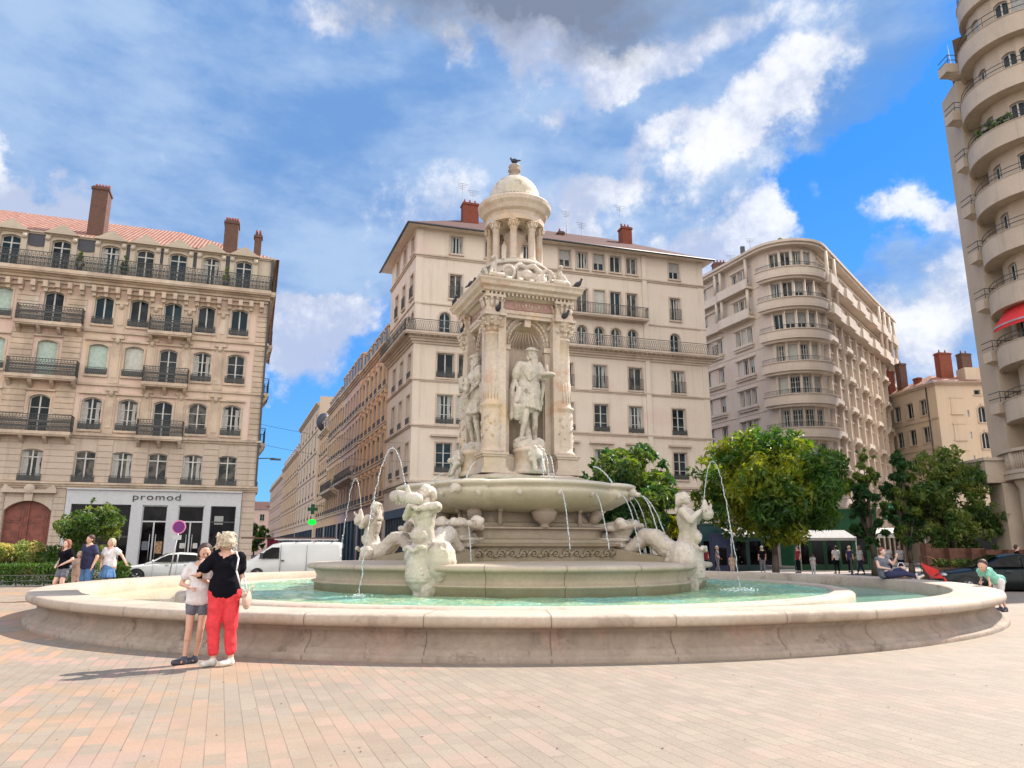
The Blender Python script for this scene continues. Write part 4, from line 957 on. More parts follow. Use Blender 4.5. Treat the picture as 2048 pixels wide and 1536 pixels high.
t_ = FM.band(19.2, .35, .5, 0, None, steps=2); FN.band(19.2, .35, .5, 0, None, t_, 2); FM.band(15.5, .15, .1, 0, None, t_); FM.band(12.3, .15, .1, 0, None, t_); FM.band(5.6, .15, .1, 0, None, t_); t_.build('cornice', M_centrim, mb_)
q = MB(); q.add([(45, 91, 19.56), (46.3, 79.4, 19.56), (54.8, 79.4, 19.56), (48.8, 84, 21.2), (53.5, 84, 21.2)], [(0, 1, 3), (1, 2, 4, 3)]); q.xf(Matrix.Translation(-Vector(mb_.location))).build('roof', M_tile, mb_)
q = MB(); q.bar((46.2, 80.6, 0), (45.0, 89.5, 0), .06); q.bar((46.55, 81.4, 6), (46.55, 81.4, 19.2), .07, 6); q.xf(Matrix.Translation(-Vector(mb_.location))).build('drainpipe', M_iron, mb_)
for x, y, w_, z1, mt, p_ in ((46.0, 88, .9, 22.6, M_chimred, 1), (46.7, 86.4, .9, 23.2, M_brick, 1), (49.4, 82.2, 1.6, 23.4, M_chimred, 2), (52.0, 82.5, 1.3, 23.4, M_brick, 2), (47.2, 84., .5, 20.9, M_chimred, 0)):
    chimney(mb_, (x, y, 0), w_, .8, 19.6, z1, mt, .2, p_)
q = MB(); q.box(50.6, 52.4, 80.4, 82, 19.6, 21.3); q.xf(Matrix.Translation(-Vector(mb_.location))).build('dormer', M_mid, mb_)
# ------------------------------------------------------------------ RIGHT BLOCK
C2 = (30.55, 39.0)
sb = thing('apartment_building', 'tall brown-beige block with stacked curved balconies and a red awning at the right edge', 'building', (C2[0], C2[1], 0))
off = -Vector(sb.location); Rw = 2.55
zs = [9.48, 12.51, 15.68, 18.68, 21.66, 24.75, 27.94, 31.3, 34.5]
def puts(mb, name, mat, par=None): return mb.xf(Matrix.Translation(off)).build(name, mat, par or sb)
nf = 9; sa, sb_ = 128, 308; da = (sb_-sa)/nf; mbw = MB()
for i in range(nf):
    p = [(C2[0]+Rw*math.cos(R_(sa+da*(i+j))), C2[1]+Rw*math.sin(R_(sa+da*(i+j)))) for j in (0, 1)]
    Lf = math.hypot(p[1][0]-p[0][0], p[1][1]-p[0][1]); f = Facade(sb, p[0], math.degrees(math.atan2(p[1][1]-p[0][1], p[1][0]-p[0][0])), Lf)
    if i in (2, 4, 5, 7):
        for z in zs[:]: f.win(Lf/2, z-.55, .74, 2.0, .08 if z < 27 else .16, 'mullion', 0, M_righttrim, M_glass, 0, M_blindg if (i+int(z)) % 3 == 0 else None)
    f.wall(5.2, 37.5, M_right, mb=mbw)
mbw.build('tower_wall', M_right, sb)
for k, z in enumerate(zs):
    r_ = 3.43 if k < 7 else (3.2 if k == 7 else 2.9)
    q = MB(); ring(q, C2, Rw-.1, r_-.06, z-1.16, z-.98, sa+4, sb_-8, 36); ring(q, C2, r_-.18, r_, z-1.2, z-.04, sa, sb_-4, 44); ring(q, C2, r_-.22, r_+.04, z-.039, z, sa-.4, sb_-4, 44)
    b = puts(q, 'balcony', M_righttrim); q = MB(); arc_rail(q, C2, r_-.09, z, .5 if k < 7 else .7, sa+2, sb_-6, .16, False); puts(q, 'railing', M_irong, b)
# big stone balustrade of the first floor
q = MB(); z = 6.66; ring(q, C2, Rw-.1, 4.05, z-1.6, z-1.3, 120, 310, 44); ring(q, C2, 3.75, 4.1, z-1.3, z-1.1, 120, 310, 44); ring(q, C2, 3.72, 4.12, z-.16, z, 120, 310, 44)
for i in range(64):
    a = R_(150+i*2.5); x, y = C2[0]+3.92*math.cos(a), C2[1]+3.92*math.sin(a); q.bar((x, y, z-1.1), (x, y, z-.16), .055 if i % 10 else .16, 6)
ring(q, C2, 3.8, 4.05, z-1.1, z-.16, 120, 152, 12)
q.box(25.7, 28.2, 40.2, 42.6, z-1.7, z-.5); q.box(25.6, 28.3, 40.1, 42.7, z-.5, z-.35)
puts(q, 'balustrade', M_righttrim)
# pillars and dark arcade below
q = MB()
for a in (172, 205, 238, 271, 304):
    a = R_(a); x, y = C2[0]+3.2*math.cos(a), C2[1]+3.2*math.sin(a); q.lathe([(.62, -.14), (.62, .5), (.5, .6), (.46, 4.6), (.56, 4.8), (.66, 5.06)], 20, (x, y, 0))
q.box(26.5, 27.6, 40.2, 41.4, -.14, 5.0)
puts(q, 'pillar', M_righttrim)
q = MB(); ring(q, C2, 1.6, 1.9, -.14, 5.2, 110, 320, 24); puts(q, 'shopfront', M_shop)
# left wing along the street
Fw = Facade(sb, (42.6, 62.2), -125.5, 24.8); Fw.off = Vector(sb.location)
for z in zs[:-1]:
    for i in range(8): Fw.win(2+i*2.8, z-.5, 1., 1.7, 0, 'mullion', 0, M_righttrim, M_glass, 0)
Fw.wall(5.2, 33.5, M_right)
for k, z in enumerate(zs[:-1]):
    q = MB(); q.box(27.35 if k > 5 else 27.6, 30, 41.2, 42.0, z-.5, z+.1); q.add([(27.7, 41.25, z-.5), (30, 41.25, z-.5), (30, 41.25, z-1.3), (27.7, 41.95, z-.5), (30, 41.95, z-.5), (30, 41.95, z-1.3)], [(0, 2, 1), (3, 4, 5), (0, 3, 5, 2)]); wb = puts(q, 'side_balcony', M_righttrim); q = MB()
    x0 = 27.6 if k > 5 else 27.8
    for zz in (.4, .75): q.bar((x0, 41.3, z+zz), (29, 41.3, z+zz), .025, 5); q.bar((x0, 41.3, z+zz), (x0, 42.3, z+zz), .025, 5)
    for x in (x0, x0+.5, x0+1.): q.bar((x, 41.3, z+.15), (x, 41.3, z+.75), .02, 5)
    puts(q, 'railing', M_irong, wb)
q = MB(); q.add([(28.1, 41.6, 5.1), (29.5, 41.2, 5.1), (29.5, 41.2, 30.4), (28.1, 41.6, 30.4), (28.6, 44, 5.1), (28.6, 44, 30.4)], [(0, 1, 2, 3), (4, 0, 3, 5)]); puts(q, 'corner_wall', M_right)
q = MB(); q.add([(28.4, 41.8, 33.5), (42.8, 62.2, 33.5), (56, 50, 33.5), (33, 37, 33.5)], [(0, 1, 2, 3)]); puts(q, 'roof', M_righttrim)
q = MB(); ring(q, C2, .1, 2.7, 37.5, 37.8, 0, 360, 36); puts(q, 'tower_roof', M_righttrim)
q = MB(); q.add([(42.6, 62.2, -.14), (56, 50, -.14), (56, 50, 33.5), (42.6, 62.2, 33.5)], [(0, 1, 2, 3)]); q.add([(31.5, 37, 5.2), (56, 46, 5.2), (56, 46, 33.5), (31.5, 37, 33.5)], [(0, 1, 2, 3)]); puts(q, 'back_wall', M_right)
# awnings
q = MB()
for (z, r0, r1, aa, ab, dz) in ((15.0, 2.6, 3.55, 163, 232, -1.45),):
    n = 14; vs = []
    for i in range(n+1):
        a = R_(aa+(ab-aa)*i/n); vs += [(C2[0]+r0*math.cos(a), C2[1]+r0*math.sin(a), z), (C2[0]+r1*math.cos(a), C2[1]+r1*math.sin(a), z+dz), (C2[0]+r1*math.cos(a), C2[1]+r1*math.sin(a), z+dz-.25)]
    q.add(vs, [(3*i, 3*i+3, 3*i+4, 3*i+1) for i in range(n)]+[(3*i+1, 3*i+4, 3*i+5, 3*i+2) for i in range(n)]+[(0, 1, 2), (3*n, 3*n+2, 3*n+1)])
puts(q, 'awning', M_red)
q = MB(); ring(q, C2, 3.50, 3.58, 13.48, 13.56, 162.5, 232.5, 14); puts(q, 'awning_bar', M_alum)
# potted plants on one of the curved balconies
pl = thing('balcony_plants', 'leafy dark plants behind the curved parapet high on the brown-beige block', 'plants', (C2[0], C2[1], 24.2))
q = MB()
for k in range(90):
    a = R_(random.uniform(175, 215)); r_ = random.uniform(2.9, 3.35); q.sph((r_*math.cos(a), r_*math.sin(a), .5+random.random()*.75), random.uniform(.07, .16), 5)
q.build('foliage', M_leafd, pl)
# shop with blue-grey awning beyond the pillar
sh = thing('shop_awning', 'blue-grey shop awning with an orange edge beside the right-hand pillar', 'awning', (34, 52, 0))
q = MB(); q.add([(-2.2, 0, 4.4), (2.5, 0, 4.4), (2.5, -1.6, 3.3), (-2.2, -1.6, 3.3), (-2.2, -1.6, 2.9), (2.5, -1.6, 2.9)], [(0, 3, 2, 1), (3, 4, 5, 2)]); q.build('awning_cloth', M_slate, sh)
q = MB(); q.box(.2, 2.5, -1.66, -1.58, 2.75, 3.0); q.build('orange_edge', M_orangef, sh)
q = MB(); q.box(-2.2, 2.5, 0, .2, -.1, 4.4); q.build('shopfront', M_shop, sh)
q = MB()
for i, ch in enumerate(range(6)): q.box(-.2+i*.32, -.02+i*.32, -1.68, -1.6, 3.05, 3.25)
q.build('lettering', M_white, sh)
# ------------------------------------------------------------------ FOUNTAIN
FC = (0.08, 22.1)
ft = thing('fountain', 'large round marble fountain with a domed pavilion of columns amid the square', 'fountain', (FC[0], FC[1], 0))
N = 144
TF = R_(-70)             # azimuth of the front face's normal (math angle)
def phi(th):             # angle from the nearest face normal, -45..45
    d = (th-TF+math.pi/4) % (math.pi/2) - math.pi/4; return d
def sq(th): return 1/math.cos(phi(th))
def rsq(th):             # square with cut corners
    return min(1/math.cos(phi(th)), 1.24)
def part(name, mat, prof, shape=None, n=N, par=None, sm=False, c=(0, 0, 0), mb=None, a0=TF):
    q = mb or MB(); q.lathe(prof, n, c, shape, 0, sm, True, a0)
    return q.build(name, mat, par or ft) if mb is None else q
def joints(q, R0, R1, z0, z1, n, seed=0, w=.012):
    for i in range(n):
        a = TF+2*math.pi*(i+.5)/n; u = Vector((math.cos(a), math.sin(a), 0)); p = Vector((-u.y, u.x, 0))*w
        q.add([u*R0-p+Vector((0, 0, z0)), u*R0+p+Vector((0, 0, z0)), u*R1+p+Vector((0, 0, z1)), u*R1-p+Vector((0, 0, z1))], [(0, 1, 2, 3)])
# outer basin: rim with a bullnose, S-curved side
rim = MB()
prof = [(11.62, .425), (11.80, .427), (11.86, .44), (11.89, .47), (11.895, .52), (11.885, .565), (11.862, .588), (11.83, .598), (10.98, .600), (10.93, .58), (10.92, .3)]
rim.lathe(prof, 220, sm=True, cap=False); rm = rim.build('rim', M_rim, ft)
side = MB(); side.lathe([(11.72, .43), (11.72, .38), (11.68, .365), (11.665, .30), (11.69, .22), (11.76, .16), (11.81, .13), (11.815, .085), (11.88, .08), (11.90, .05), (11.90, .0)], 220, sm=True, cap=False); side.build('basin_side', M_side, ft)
q = MB()
for i in range(44):
    a = TF+.045+2*math.pi*(i+.5)/44; u = Vector((math.cos(a), math.sin(a), 0)); t_ = Vector((-u.y, u.x, 0))*.0038
    pr = [(11.905, .0), (11.905, .05), (11.82, .085), (11.815, .13), (11.765, .16), (11.695, .22), (11.67, .30), (11.685, .365), (11.725, .38)]
    pr2 = [(11.66, .425), (11.80, .425), (11.865, .438), (11.896, .47), (11.901, .52), (11.891, .567), (11.867, .592), (11.832, .6035), (11.0, .6045)]
    for pp in (pr, pr2):
        pts = [u*(r_+.004)+Vector((0, 0, z_+.001)) for r_, z_ in pp]
        q.add([p-t_ for p in pts]+[p+t_ for p in pts], [(j, j+1, len(pts)+j+1, len(pts)+j) for j in range(len(pts)-1)])
q.build('stone_joint', plain('dark_joint_mortar', (.15, .11, .085), .9), ft)
inn = MB(); inn.lathe([(8.95, .1), (8.95, .40), (8.90, .45), (8.80, .475), (8.50, .475), (8.42, .45), (8.40, .1)], 180, sm=True, cap=False); inn.build('inner_rim', M_rim, ft)
lowb = MB(); lowb.lathe([(11.2, .12), (8.3, .12)], 120, cap=False); lowb.build('basin_floor', M_tier, ft)
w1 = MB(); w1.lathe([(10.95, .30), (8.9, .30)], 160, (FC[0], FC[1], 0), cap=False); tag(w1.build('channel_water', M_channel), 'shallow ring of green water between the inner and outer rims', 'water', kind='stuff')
w2_ = MB(); vs = []
nr, na = 40, 200
for i in range(nr+1):
    r_ = 4.6+(8.45-4.6)*i/nr
    for j in range(na):
        a = 2*math.pi*j/na; x, y = FC[0]+r_*math.cos(a), FC[1]+r_*math.sin(a)
        vs.append((x, y, .43+.010*math.sin(x*5+1.7*math.sin(y*3))+.008*math.sin(y*9+x*3)+random.uniform(-.004, .004)))
w2_.add(vs, [(i*na+j, i*na+(j+1) % na, (i+1)*na+(j+1) % na, (i+1)*na+j) for i in range(nr) for j in range(na)], 0, True)
tag(w2_.build('pool_water', M_water), 'turquoise rippling water of the inner pool', 'water', kind='stuff')
# tier: lobed plinth in the pool
def lobe(off_, R0, norm, corner=None, cut=31):
    def f(th):
        p = phi(th); r_ = off_*math.cos(p)+math.sqrt(R0*R0-(off_*math.sin(p))**2)
        if corner and abs(p) > R_(cut): r_ = corner+.12*math.cos((abs(p)-math.pi/4)*8)
        return r_/norm
    return f
tier = lobe(1.55, 4.25, 5.8)
part('plinth', M_tier, [(5.62, .3), (5.62, .60), (5.70, .63), (5.70, .66), (5.58, .68), (5.56, .78), (5.62, .90), (5.66, .955), (5.80, .97), (5.84, 1.02), (5.80, 1.09), (5.66, 1.115), (2.5, 1.16)], tier, sm=True)
q = MB()
for i in range(20):
    a = TF+2*math.pi*(i+.5)/20; u = Vector((math.cos(a), math.sin(a), 0)); t_ = Vector((-u.y, u.x, 0))*.006; k = tier(a)
    pts = [u*(r_*k+.006)+Vector((0, 0, z_)) for r_, z_ in [(5.62, .4), (5.62, .60), (5.70, .63), (5.70, .66), (5.58, .68), (5.56, .78), (5.62, .90), (5.66, .955), (5.80, .97), (5.84, 1.02), (5.80, 1.095), (5.66, 1.12)]]
    q.add([p-t_ for p in pts]+[p+t_ for p in pts], [(j, j+1, len(pts)+j+1, len(pts)+j) for j in range(len(pts)-1)])
q.build('stone_joint', bpy.data.materials['dark_joint_mortar'], ft)
# stepped base with carved frieze
part('base', M_core, [(2.62, 1.1), (2.62, 1.17), (2.52, 1.19), (2.52, 1.50), (2.66, 1.53), (2.68, 1.58), (2.40, 1.62), (2.36, 1.70), (2.20, 1.73), (2.20, 1.96), (2.34, 1.98), (2.34, 2.02), (2.05, 2.06), (1.98, 2.14), (1.88, 2.18), (1.72, 2.45), (1.75, 2.75)], rsq)
q = MB(); rn_ = random.Random(4)
for fa in range(4):
    b_ = TF+fa*math.pi/2; u = Vector((math.cos(b_), math.sin(b_), 0)); t_ = Vector((-u.y, u.x, 0))
    k = 0; x = -2.2
    while x < 2.2:          # scroll-work of the frieze
        c_ = u*2.53+t_*x+Vector((0, 0, 1.345)); r_ = .11; pts = []
        s_ = 1 if k % 2 else -1
        for j in range(15):
            a = j*.62; rr = r_*(1-j/18); pts.append(c_+t_*(s_*rr*math.cos(a))+Vector((0, 0, rr*math.sin(a)))+u*.02)
        q.tube(pts, [.035*(1-j/22) for j in range(15)], 5)
        q.sph(c_+u*.02+Vector((0, 0, 0)), .035, 6); q.tube([c_+t_*.1+Vector((0, 0, -.08))+u*.01, c_+t_*.2+Vector((0, 0, .06*s_))+u*.03, c_+t_*.3+Vector((0, 0, .09))+u*.01], [.03, .04, .02], 5)
        x += .30; k += 1
q.build('carved_frieze', M_core, ft)
# wings that run from the base corners out to the sea creatures
for fa in range(4):
    b_ = TF+math.pi/4+fa*math.pi/2; M = Matrix.Rotation(b_, 4, 'Z')
    q = MB(); w_ = .34
    q.add([(2.3, -w_*1.5, 1.1), (4.7, -w_*.8, 1.1), (4.7, -w_*.8, 1.22), (3.6, -w_, 1.38), (2.3, -w_*1.5, 1.66), (2.3, w_*1.5, 1.1), (4.7, w_*.8, 1.1), (4.7, w_*.8, 1.22), (3.6, w_, 1.38), (2.3, w_*1.5, 1.66)],
          [(0, 1, 2, 3, 4), (9, 8, 7, 6, 5), (4, 3, 8, 9), (3, 2, 7, 8), (1, 6, 7, 2)])
    q.xf(M).build('wing_ramp', M_core, ft)
    # shell basin carried above each wing
    sh_ = MB()
    for sy in (-1, 1):
        sh_.sph((3.35, sy*.50, 2.12), .17, 10, sz=1.05); sh_.sph((3.35, sy*.62, 2.15), .10, 8)
        sh_.cap_((3.25, sy*.35, 2.10), (2.4, sy*.2, 2.0), .11, .1, 8)
    for k in range(9):
        y = -.45+.9*k/8; sh_.cap_((3.0, y, 2.0), (3.58+.1*math.cos(k*math.pi/2), y, 2.08), .10, .09, 7)
    sh_.cap_((3.3, 0, 2.0), (3.0, 0, 1.7), .26, .18, 10); sh_.cap_((2.9, 0, 1.72), (2.4, 0, 1.75), .2, .2, 8); sh_.sph((3.62, 0, 2.12), .13, 8)
    sh_.box(2.7, 3.35, -.32, .32, 1.50, 1.72); sh_.box(2.6, 3.45, -.38, .38, 1.66, 1.75)
    o = remeshed(sh_, 'shell_basin', M_statue, ft, .028, 2, .02, .08); o.matrix_local = M
# urn below the bowl on each face, with garland
for fa in range(4):
    b_ = TF+fa*math.pi/2; c_ = (2.28*math.cos(b_), 2.28*math.sin(b_), 0)
    part('urn', M_core, [(.10, 2.0), (.14, 2.03), (.10, 2.08), (.16, 2.14), (.28, 2.22), (.33, 2.36), (.35, 2.42), (.30, 2.45), (.30, 2.5), (.38, 2.56), (.38, 2.62), (.3, 2.66)], None, 20, c=c_, sm=True)
    q = MB(); u = Vector((math.cos(b_), math.sin(b_), 0)); t_ = Vector((-u.y, u.x, 0))
    for sx in (-1, 1):
        for k in range(9):
            s_ = k/8; q.sph(u*2.1+t_*sx*(.35+.75*s_)+Vector((0, 0, 2.02-.22*math.sin(s_*math.pi))), .07, 6)
        q.cap_(u*2.0+t_*sx*1.15+Vector((0, 0, 1.98)), u*2.0+t_*sx*1.15+Vector((0, 0, 2.45)), .07, .06, 6); q.sph(u*2.05+t_*sx*1.15+Vector((0, 0, 2.5)), .1, 7)
    q.build('garland', M_core, ft)
# console volutes under the bowl corners
for fa in range(4):
    b_ = TF+math.pi/4+fa*math.pi/2; M = Matrix.Rotation(b_, 4, 'Z'); q = MB()
    q.cap_((2.55, 0, 2.42), (2.3, 0, 2.05), .2, .12, 8); q.lathe([(.17, -.2), (.17, .2)], 16)
    q.build('volute', M_core, ft).matrix_local = M
# the lobed bowl
bowl = lobe(.9, 2.55, 3.45, 3.46, 32)
part('bowl', M_bowl, [(1.8, 2.42), (2.15, 2.44), (2.55, 2.50), (2.95, 2.60), (3.22, 2.74), (3.36, 2.88), (3.40, 2.96), (3.38, 3.0), (3.34, 3.02), (3.36, 3.05), (3.44, 3.07), (3.50, 3.11), (3.50, 3.16), (3.42, 3.20), (3.30, 3.20), (3.18, 3.12), (2.6, 3.05), (1.5, 3.05)], bowl, 192, sm=True)
q = MB()
spouts = []
for k in range(20):
    a = TF+2*math.pi*(k+.5)/20 if False else TF+2*math.pi*k/20
    r_ = 3.38*bowl(a)*.985; u = Vector((math.cos(a), math.sin(a), 0)); p = u*r_+Vector((0, 0, 2.88)); spouts.append((a, p))
    q = MB(); q.sph(p, .085, 8, sz=1.2); q.sph(p+Vector((0, 0, .08)), .06, 6); q.bar(p, p+u*.1+Vector((0, 0, -.04)), .03, 6); q.build('spout_mask', M_statue, ft)
for fa in range(4):
    a = TF+math.pi/4+fa*math.pi/2; u = Vector((math.cos(a), math.sin(a), 0)); q = MB(); q.sph(u*3.55+Vector((0, 0, 2.98)), .16, 10, sz=.85); q.bar(u*3.55+Vector((0, 0, 2.95)), u*3.8+Vector((0, 0, 2.9)), .08, 8, r2=.06); q.build('lion_head_spout', M_statue, ft)
q = MB(); q.lathe([(3.2*.98, 3.145), (1.5, 3.145)], 120, (0, 0, 0), bowl, cap=False, a0=TF); q.build('bowl_water', M_water, ft)
# pedestal of the pavilion: stepped block with corner pedestals and face pedestals
part('pedestal', M_fupper, [(1.62, 3.0), (1.62, 3.32), (1.74, 3.34), (1.74, 3.42), (1.55, 3.48), (1.42, 3.52), (1.40, 3.56)], rsq)
part('pedestal_core', M_fupper, [(1.12, 3.5), (1.12, 4.0), (1.05, 4.05), (1.0, 4.1)], sq, 8*4)
def block_at(q, r_, a, prof):     # square stepped block on a radius, faces aligned with the pavilion
    for (h0, h1, hw) in prof:
        M = Matrix.Rotation(TF+math.pi/2, 4, 'Z'); t = MB().box(-hw, hw, -hw, hw, h0, h1); t.xf(Matrix.Translation((r_*math.cos(a), r_*math.sin(a), 0)) @ M); q.add(t.v, t.f)
cc = [TF+math.pi/4+k*math.pi/2 for k in range(4)]; RC = 1.56
for a in cc:
    q = MB(); block_at(q, RC, a, [(3.50, 3.58, .42), (3.58, 3.66, .37), (3.66, 3.96, .32), (3.96, 4.02, .36), (4.02, 4.08, .39)])
    q.lathe([(.33, 4.08), (.35, 4.13), (.30, 4.18), (.27, 4.22), (.28, 4.3), (.285, 5.30), (.27, 5.38), (.32, 5.42), (.32, 5.48), (.25, 5.52), (.235, 5.6), (.23, 6.9), (.205, 7.5), (.24, 7.52), (.24, 7.57), (.205, 7.6)], 28, (RC*math.cos(a), RC*math.sin(a), 0), sm=True)
    col_ = q.build('column', M_fupper, ft)
    # relief on the lower drum
    q = MB(); cx, cy = RC*math.cos(a), RC*math.sin(a)
    for k in range(26):
        th = 6.283*k/26+.3*(k % 3); z_ = 4.45+.75*((k*7) % 26)/26; p = Vector((cx+.28*math.cos(th), cy+.28*math.sin(th), z_)); q.cap_(p, p+Vector((.07*math.sin(th)*(1 if k % 2 else -1), .07*math.cos(th), .13)), .035, .02, 5)
    for th in range(16): t = 6.283*th/16; q.bar((cx+.235*math.cos(t), cy+.235*math.sin(t), 5.62), (cx+.225*math.cos(t), cy+.225*math.sin(t), 6.25), .018, 5)
    q.build('drum_relief', M_fupper, col_)
    q = MB(); q.lathe([(.20, 7.58), (.23, 7.8), (.31, 8.02), (.33, 8.06)], 16, (cx, cy, 0))
    for k in range(16):
        t = 6.283*k/16; z_ = 7.74 if k % 2 else 7.92; r1 = .22 if k % 2 else .25; u = Vector((math.cos(t), math.sin(t), 0)); c_ = Vector((cx, cy, 0))
        q.tube([c_+u*(r1-.03)+Vector((0, 0, z_-.14)), c_+u*(r1+.02)+Vector((0, 0, z_)), c_+u*(r1+.10)+Vector((0, 0, z_+.05)), c_+u*(r1+.12)+Vector((0, 0, z_))], [.05, .055, .045, .03], 6)
    block_at(q, RC, a, [(8.06, 8.13, .34)])
    cap__ = q.build('capital', M_fupper, col_)
    # entablature block above the column with a second leaf capital
    q = MB(); block_at(q, RC-.02, a, [(8.13, 8.30, .28), (8.30, 8.62, .245), (8.62, 8.70, .31)])
    for k in range(12):
        t = 6.283*k/12; u = Vector((math.cos(t), math.sin(t), 0)); c_ = Vector((cx, cy, 0)); q.tube([c_+u*.25+Vector((0, 0, 8.3)), c_+u*.30+Vector((0, 0, 8.52)), c_+u*.36+Vector((0, 0, 8.62))], [.05, .05, .04], 6)
    q.build('entablature_block', M_fupper, ft)
# core with four arched niches
for fa in range(4):
    b_ = TF+fa*math.pi/2; M = Matrix.Rotation(b_+math.pi/2, 4, 'Z')      # local -y faces outwards
    D = 1.22; W_ = 1.62; q = MB()
    op = arch_pts(1.34, 3.9, .67, 14); z0 = 4.1
    # front plate with arched opening
    q.box(-W_, -.67, -D-.001, -D+.3, z0, 8.2); q.box(.67, W_, -D-.001, -D+.3, z0, 8.2)
    top = op[1:-1]
    for i in range(len(top)-1):
        a_, c_ = top[i], top[i+1]; q.quad((a_[0], -D, z0+a_[1]), (a_[0], -D, 8.2), (c_[0], -D, 8.2), (c_[0], -D, z0+c_[1]))
    # niche: half cylinder and quarter dome
    n = 12; vs = []; rows = 9
    prof_ = [(1., z0), (1., z0+3.23)]+[(math.cos(t*math.pi/2/rows), z0+3.23+.67*math.sin(t*math.pi/2/rows)) for t in range(1, rows+1)]
    for (rr, zz) in prof_:
        for i in range(n+1):
            t = math.pi*i/n; vs.append((.67*rr*math.cos(t), -D+.62*rr*math.sin(t)*1.0, zz) if zz <= z0+3.24 else (.67*rr*math.cos(t), -D+.62*rr*math.sin(t), zz))
    q.add(vs, [(j*(n+1)+i, (j+1)*(n+1)+i, (j+1)*(n+1)+i+1, j*(n+1)+i+1) for j in range(len(prof_)-1) for i in range(n)], 0, True)
    # archivolt, imposts and pilasters
    for r_, w__, pr in ((.72, .035, .06), (.86, .05, .09)):
        pts = [(r_*math.cos(math.pi*i/18), -D-pr*.5, z0+3.23+r_*math.sin(math.pi*i/18)) for i in range(19)]; q.tube(pts, w__, 6)
    q.box(-.12, .12, -D-.2, -D, z0+3.78, 8.14)
    for sx in (-1, 1):
        q.box(min(sx*.7, sx*1.0), max(sx*.7, sx*1.0), -D-.1, -D, z0, z0+3.1); q.box(min(sx*.66, sx*1.06), max(sx*.66, sx*1.06), -D-.16, -D, z0+3.05, z0+3.2)
        q.tube([(sx*1.0, -D-.1, 7.55), (sx*1.1, -D-.14, 7.8), (sx*.95, -D-.14, 7.98), (sx*.8, -D-.12, 7.85)], [.06, .07, .06, .04], 6)
    for k in range(9): q.tube([(-.62+.155*k, -D+.08+.45*math.sin(math.pi*(k+.5)/9), z0+3.25), (0 if 0 else (-.62+.155*k)*.5, -D+.2, z0+3.7)], [.03, .02], 5)
    q.xf(M @ Matrix.Diagonal((.80, .80, 1, 1))).build('niche', M_fupper, ft)
# entablature: architrave, red frieze with a dedication, spreading cornice
part('architrave', M_fupper, [(1.20, 8.10), (1.20, 8.20), (1.235, 8.21), (1.235, 8.32), (1.15, 8.33)], sq, 32)
part('frieze', M_fupper, [(1.12, 8.32), (1.12, 8.66)], sq, 32)
part('cornice', M_fupper, [(1.16, 8.64), (1.27, 8.70), (1.30, 8.76), (1.46, 8.80), (1.48, 8.88), (1.59, 8.93), (1.61, 9.02), (1.66, 9.08), (1.66, 9.12), (1.4, 9.16), (.9, 9.2)], sq, 32)
M_plaque = plain('red_marble_panel', (.34, .19, .15), .5, .2, 6)
for fa in range(4):
    b_ = TF+fa*math.pi/2; M = Matrix.Rotation(b_+math.pi/2, 4, 'Z')
    q = MB(); q.box(-1.0, 1.0, -1.46, -1.39, 8.36, 8.63); M = M @ Matrix.Diagonal((.8, .8, 1, 1)); pq = q.xf(M).build('inscription_panel', M_plaque, ft)
    q = MB(); rn_ = random.Random(9); x = -.5
    while x < .55:
        w_ = rn_.choice([.05, .07, .09]); q.box(x, x+.018, -1.475, -1.46, 8.44, 8.55); q.box(x, x+w_*.8, -1.475, -1.46, rn_.choice([8.44, 8.49, 8.535]), rn_.choice([8.46, 8.51, 8.555])+.005) ; x += w_+.05
    q.xf(M).build('carved_lettering', M_fupper, pq)
    q = MB()
    for k in range(22): q.box(-1.7+k*.16, -1.63+k*.16, -1.74, -1.6, 8.70, 8.80)
    q.xf(M).build('dentils', M_fupper, ft)
# attic: drum with scrolls, corner creatures
part('attic', M_statue, [(1.20, 9.16), (1.20, 9.26), (1.06, 9.3), (1.04, 9.6), (1.0, 9.9), (1.08, 9.94), (1.08, 10.0), (.96, 10.06), (.94, 10.12)], None, 48, sm=False)
for fa in range(4):
    b_ = TF+fa*math.pi/2; M = Matrix.Rotation(b_, 4, 'Z'); q = MB()
    for sy in (-1, 1):      # strapwork scrolls on each side
        pts = []
        for j in range(20):
            a = j*.5; rr = .26*(1-j/24); pts.append((1.42, sy*(.72+rr*math.cos(a)), 9.48+rr*math.sin(a)))
        q.tube(pts, [.075*(1-j/30) for j in range(20)], 6)
        q.tube([(1.35, sy*.5, 9.65), (1.25, sy*.25, 9.85), (1.2, 0, 9.78)], [.09, .1, .09], 8)
        q.tube([(1.5, sy*.95, 9.35), (1.6, sy*1.25, 9.3), (1.55, sy*1.5, 9.36)], [.1, .09, .07], 8)
    q.sph((1.3, 0, 9.5), .2, 10, sy=1.3); q.box(1.15, 1.32, -.4, .4, 9.4, 9.62)
    for k in range(7): q.cap_((1.55+.1*math.sin(k), -1.3+k*.43, 9.24), (1.5, -1.1+k*.43, 9.3), .07, .05, 6)
    for sy in (-1,):      # small seated creature on the corner beside this face
        q.cap_((1.35, sy*1.3, 9.3), (1.30, sy*1.25, 9.72), .16, .12, 8); q.sph((1.32, sy*1.28, 9.9), .11, 8); q.cap_((1.4, sy*1.35, 9.6), (1.6, sy*1.5, 9.28), .07, .05, 6); q.cap_((1.1, sy*1.1, 9.3), (1.35, sy*1.3, 9.4), .13, .12, 8)
    o = remeshed(q, 'attic_scrolls', M_statue, ft, .024, 1, .03, .07); o.matrix_local = M @ Matrix.Diagonal((.84, .84, 1, 1))
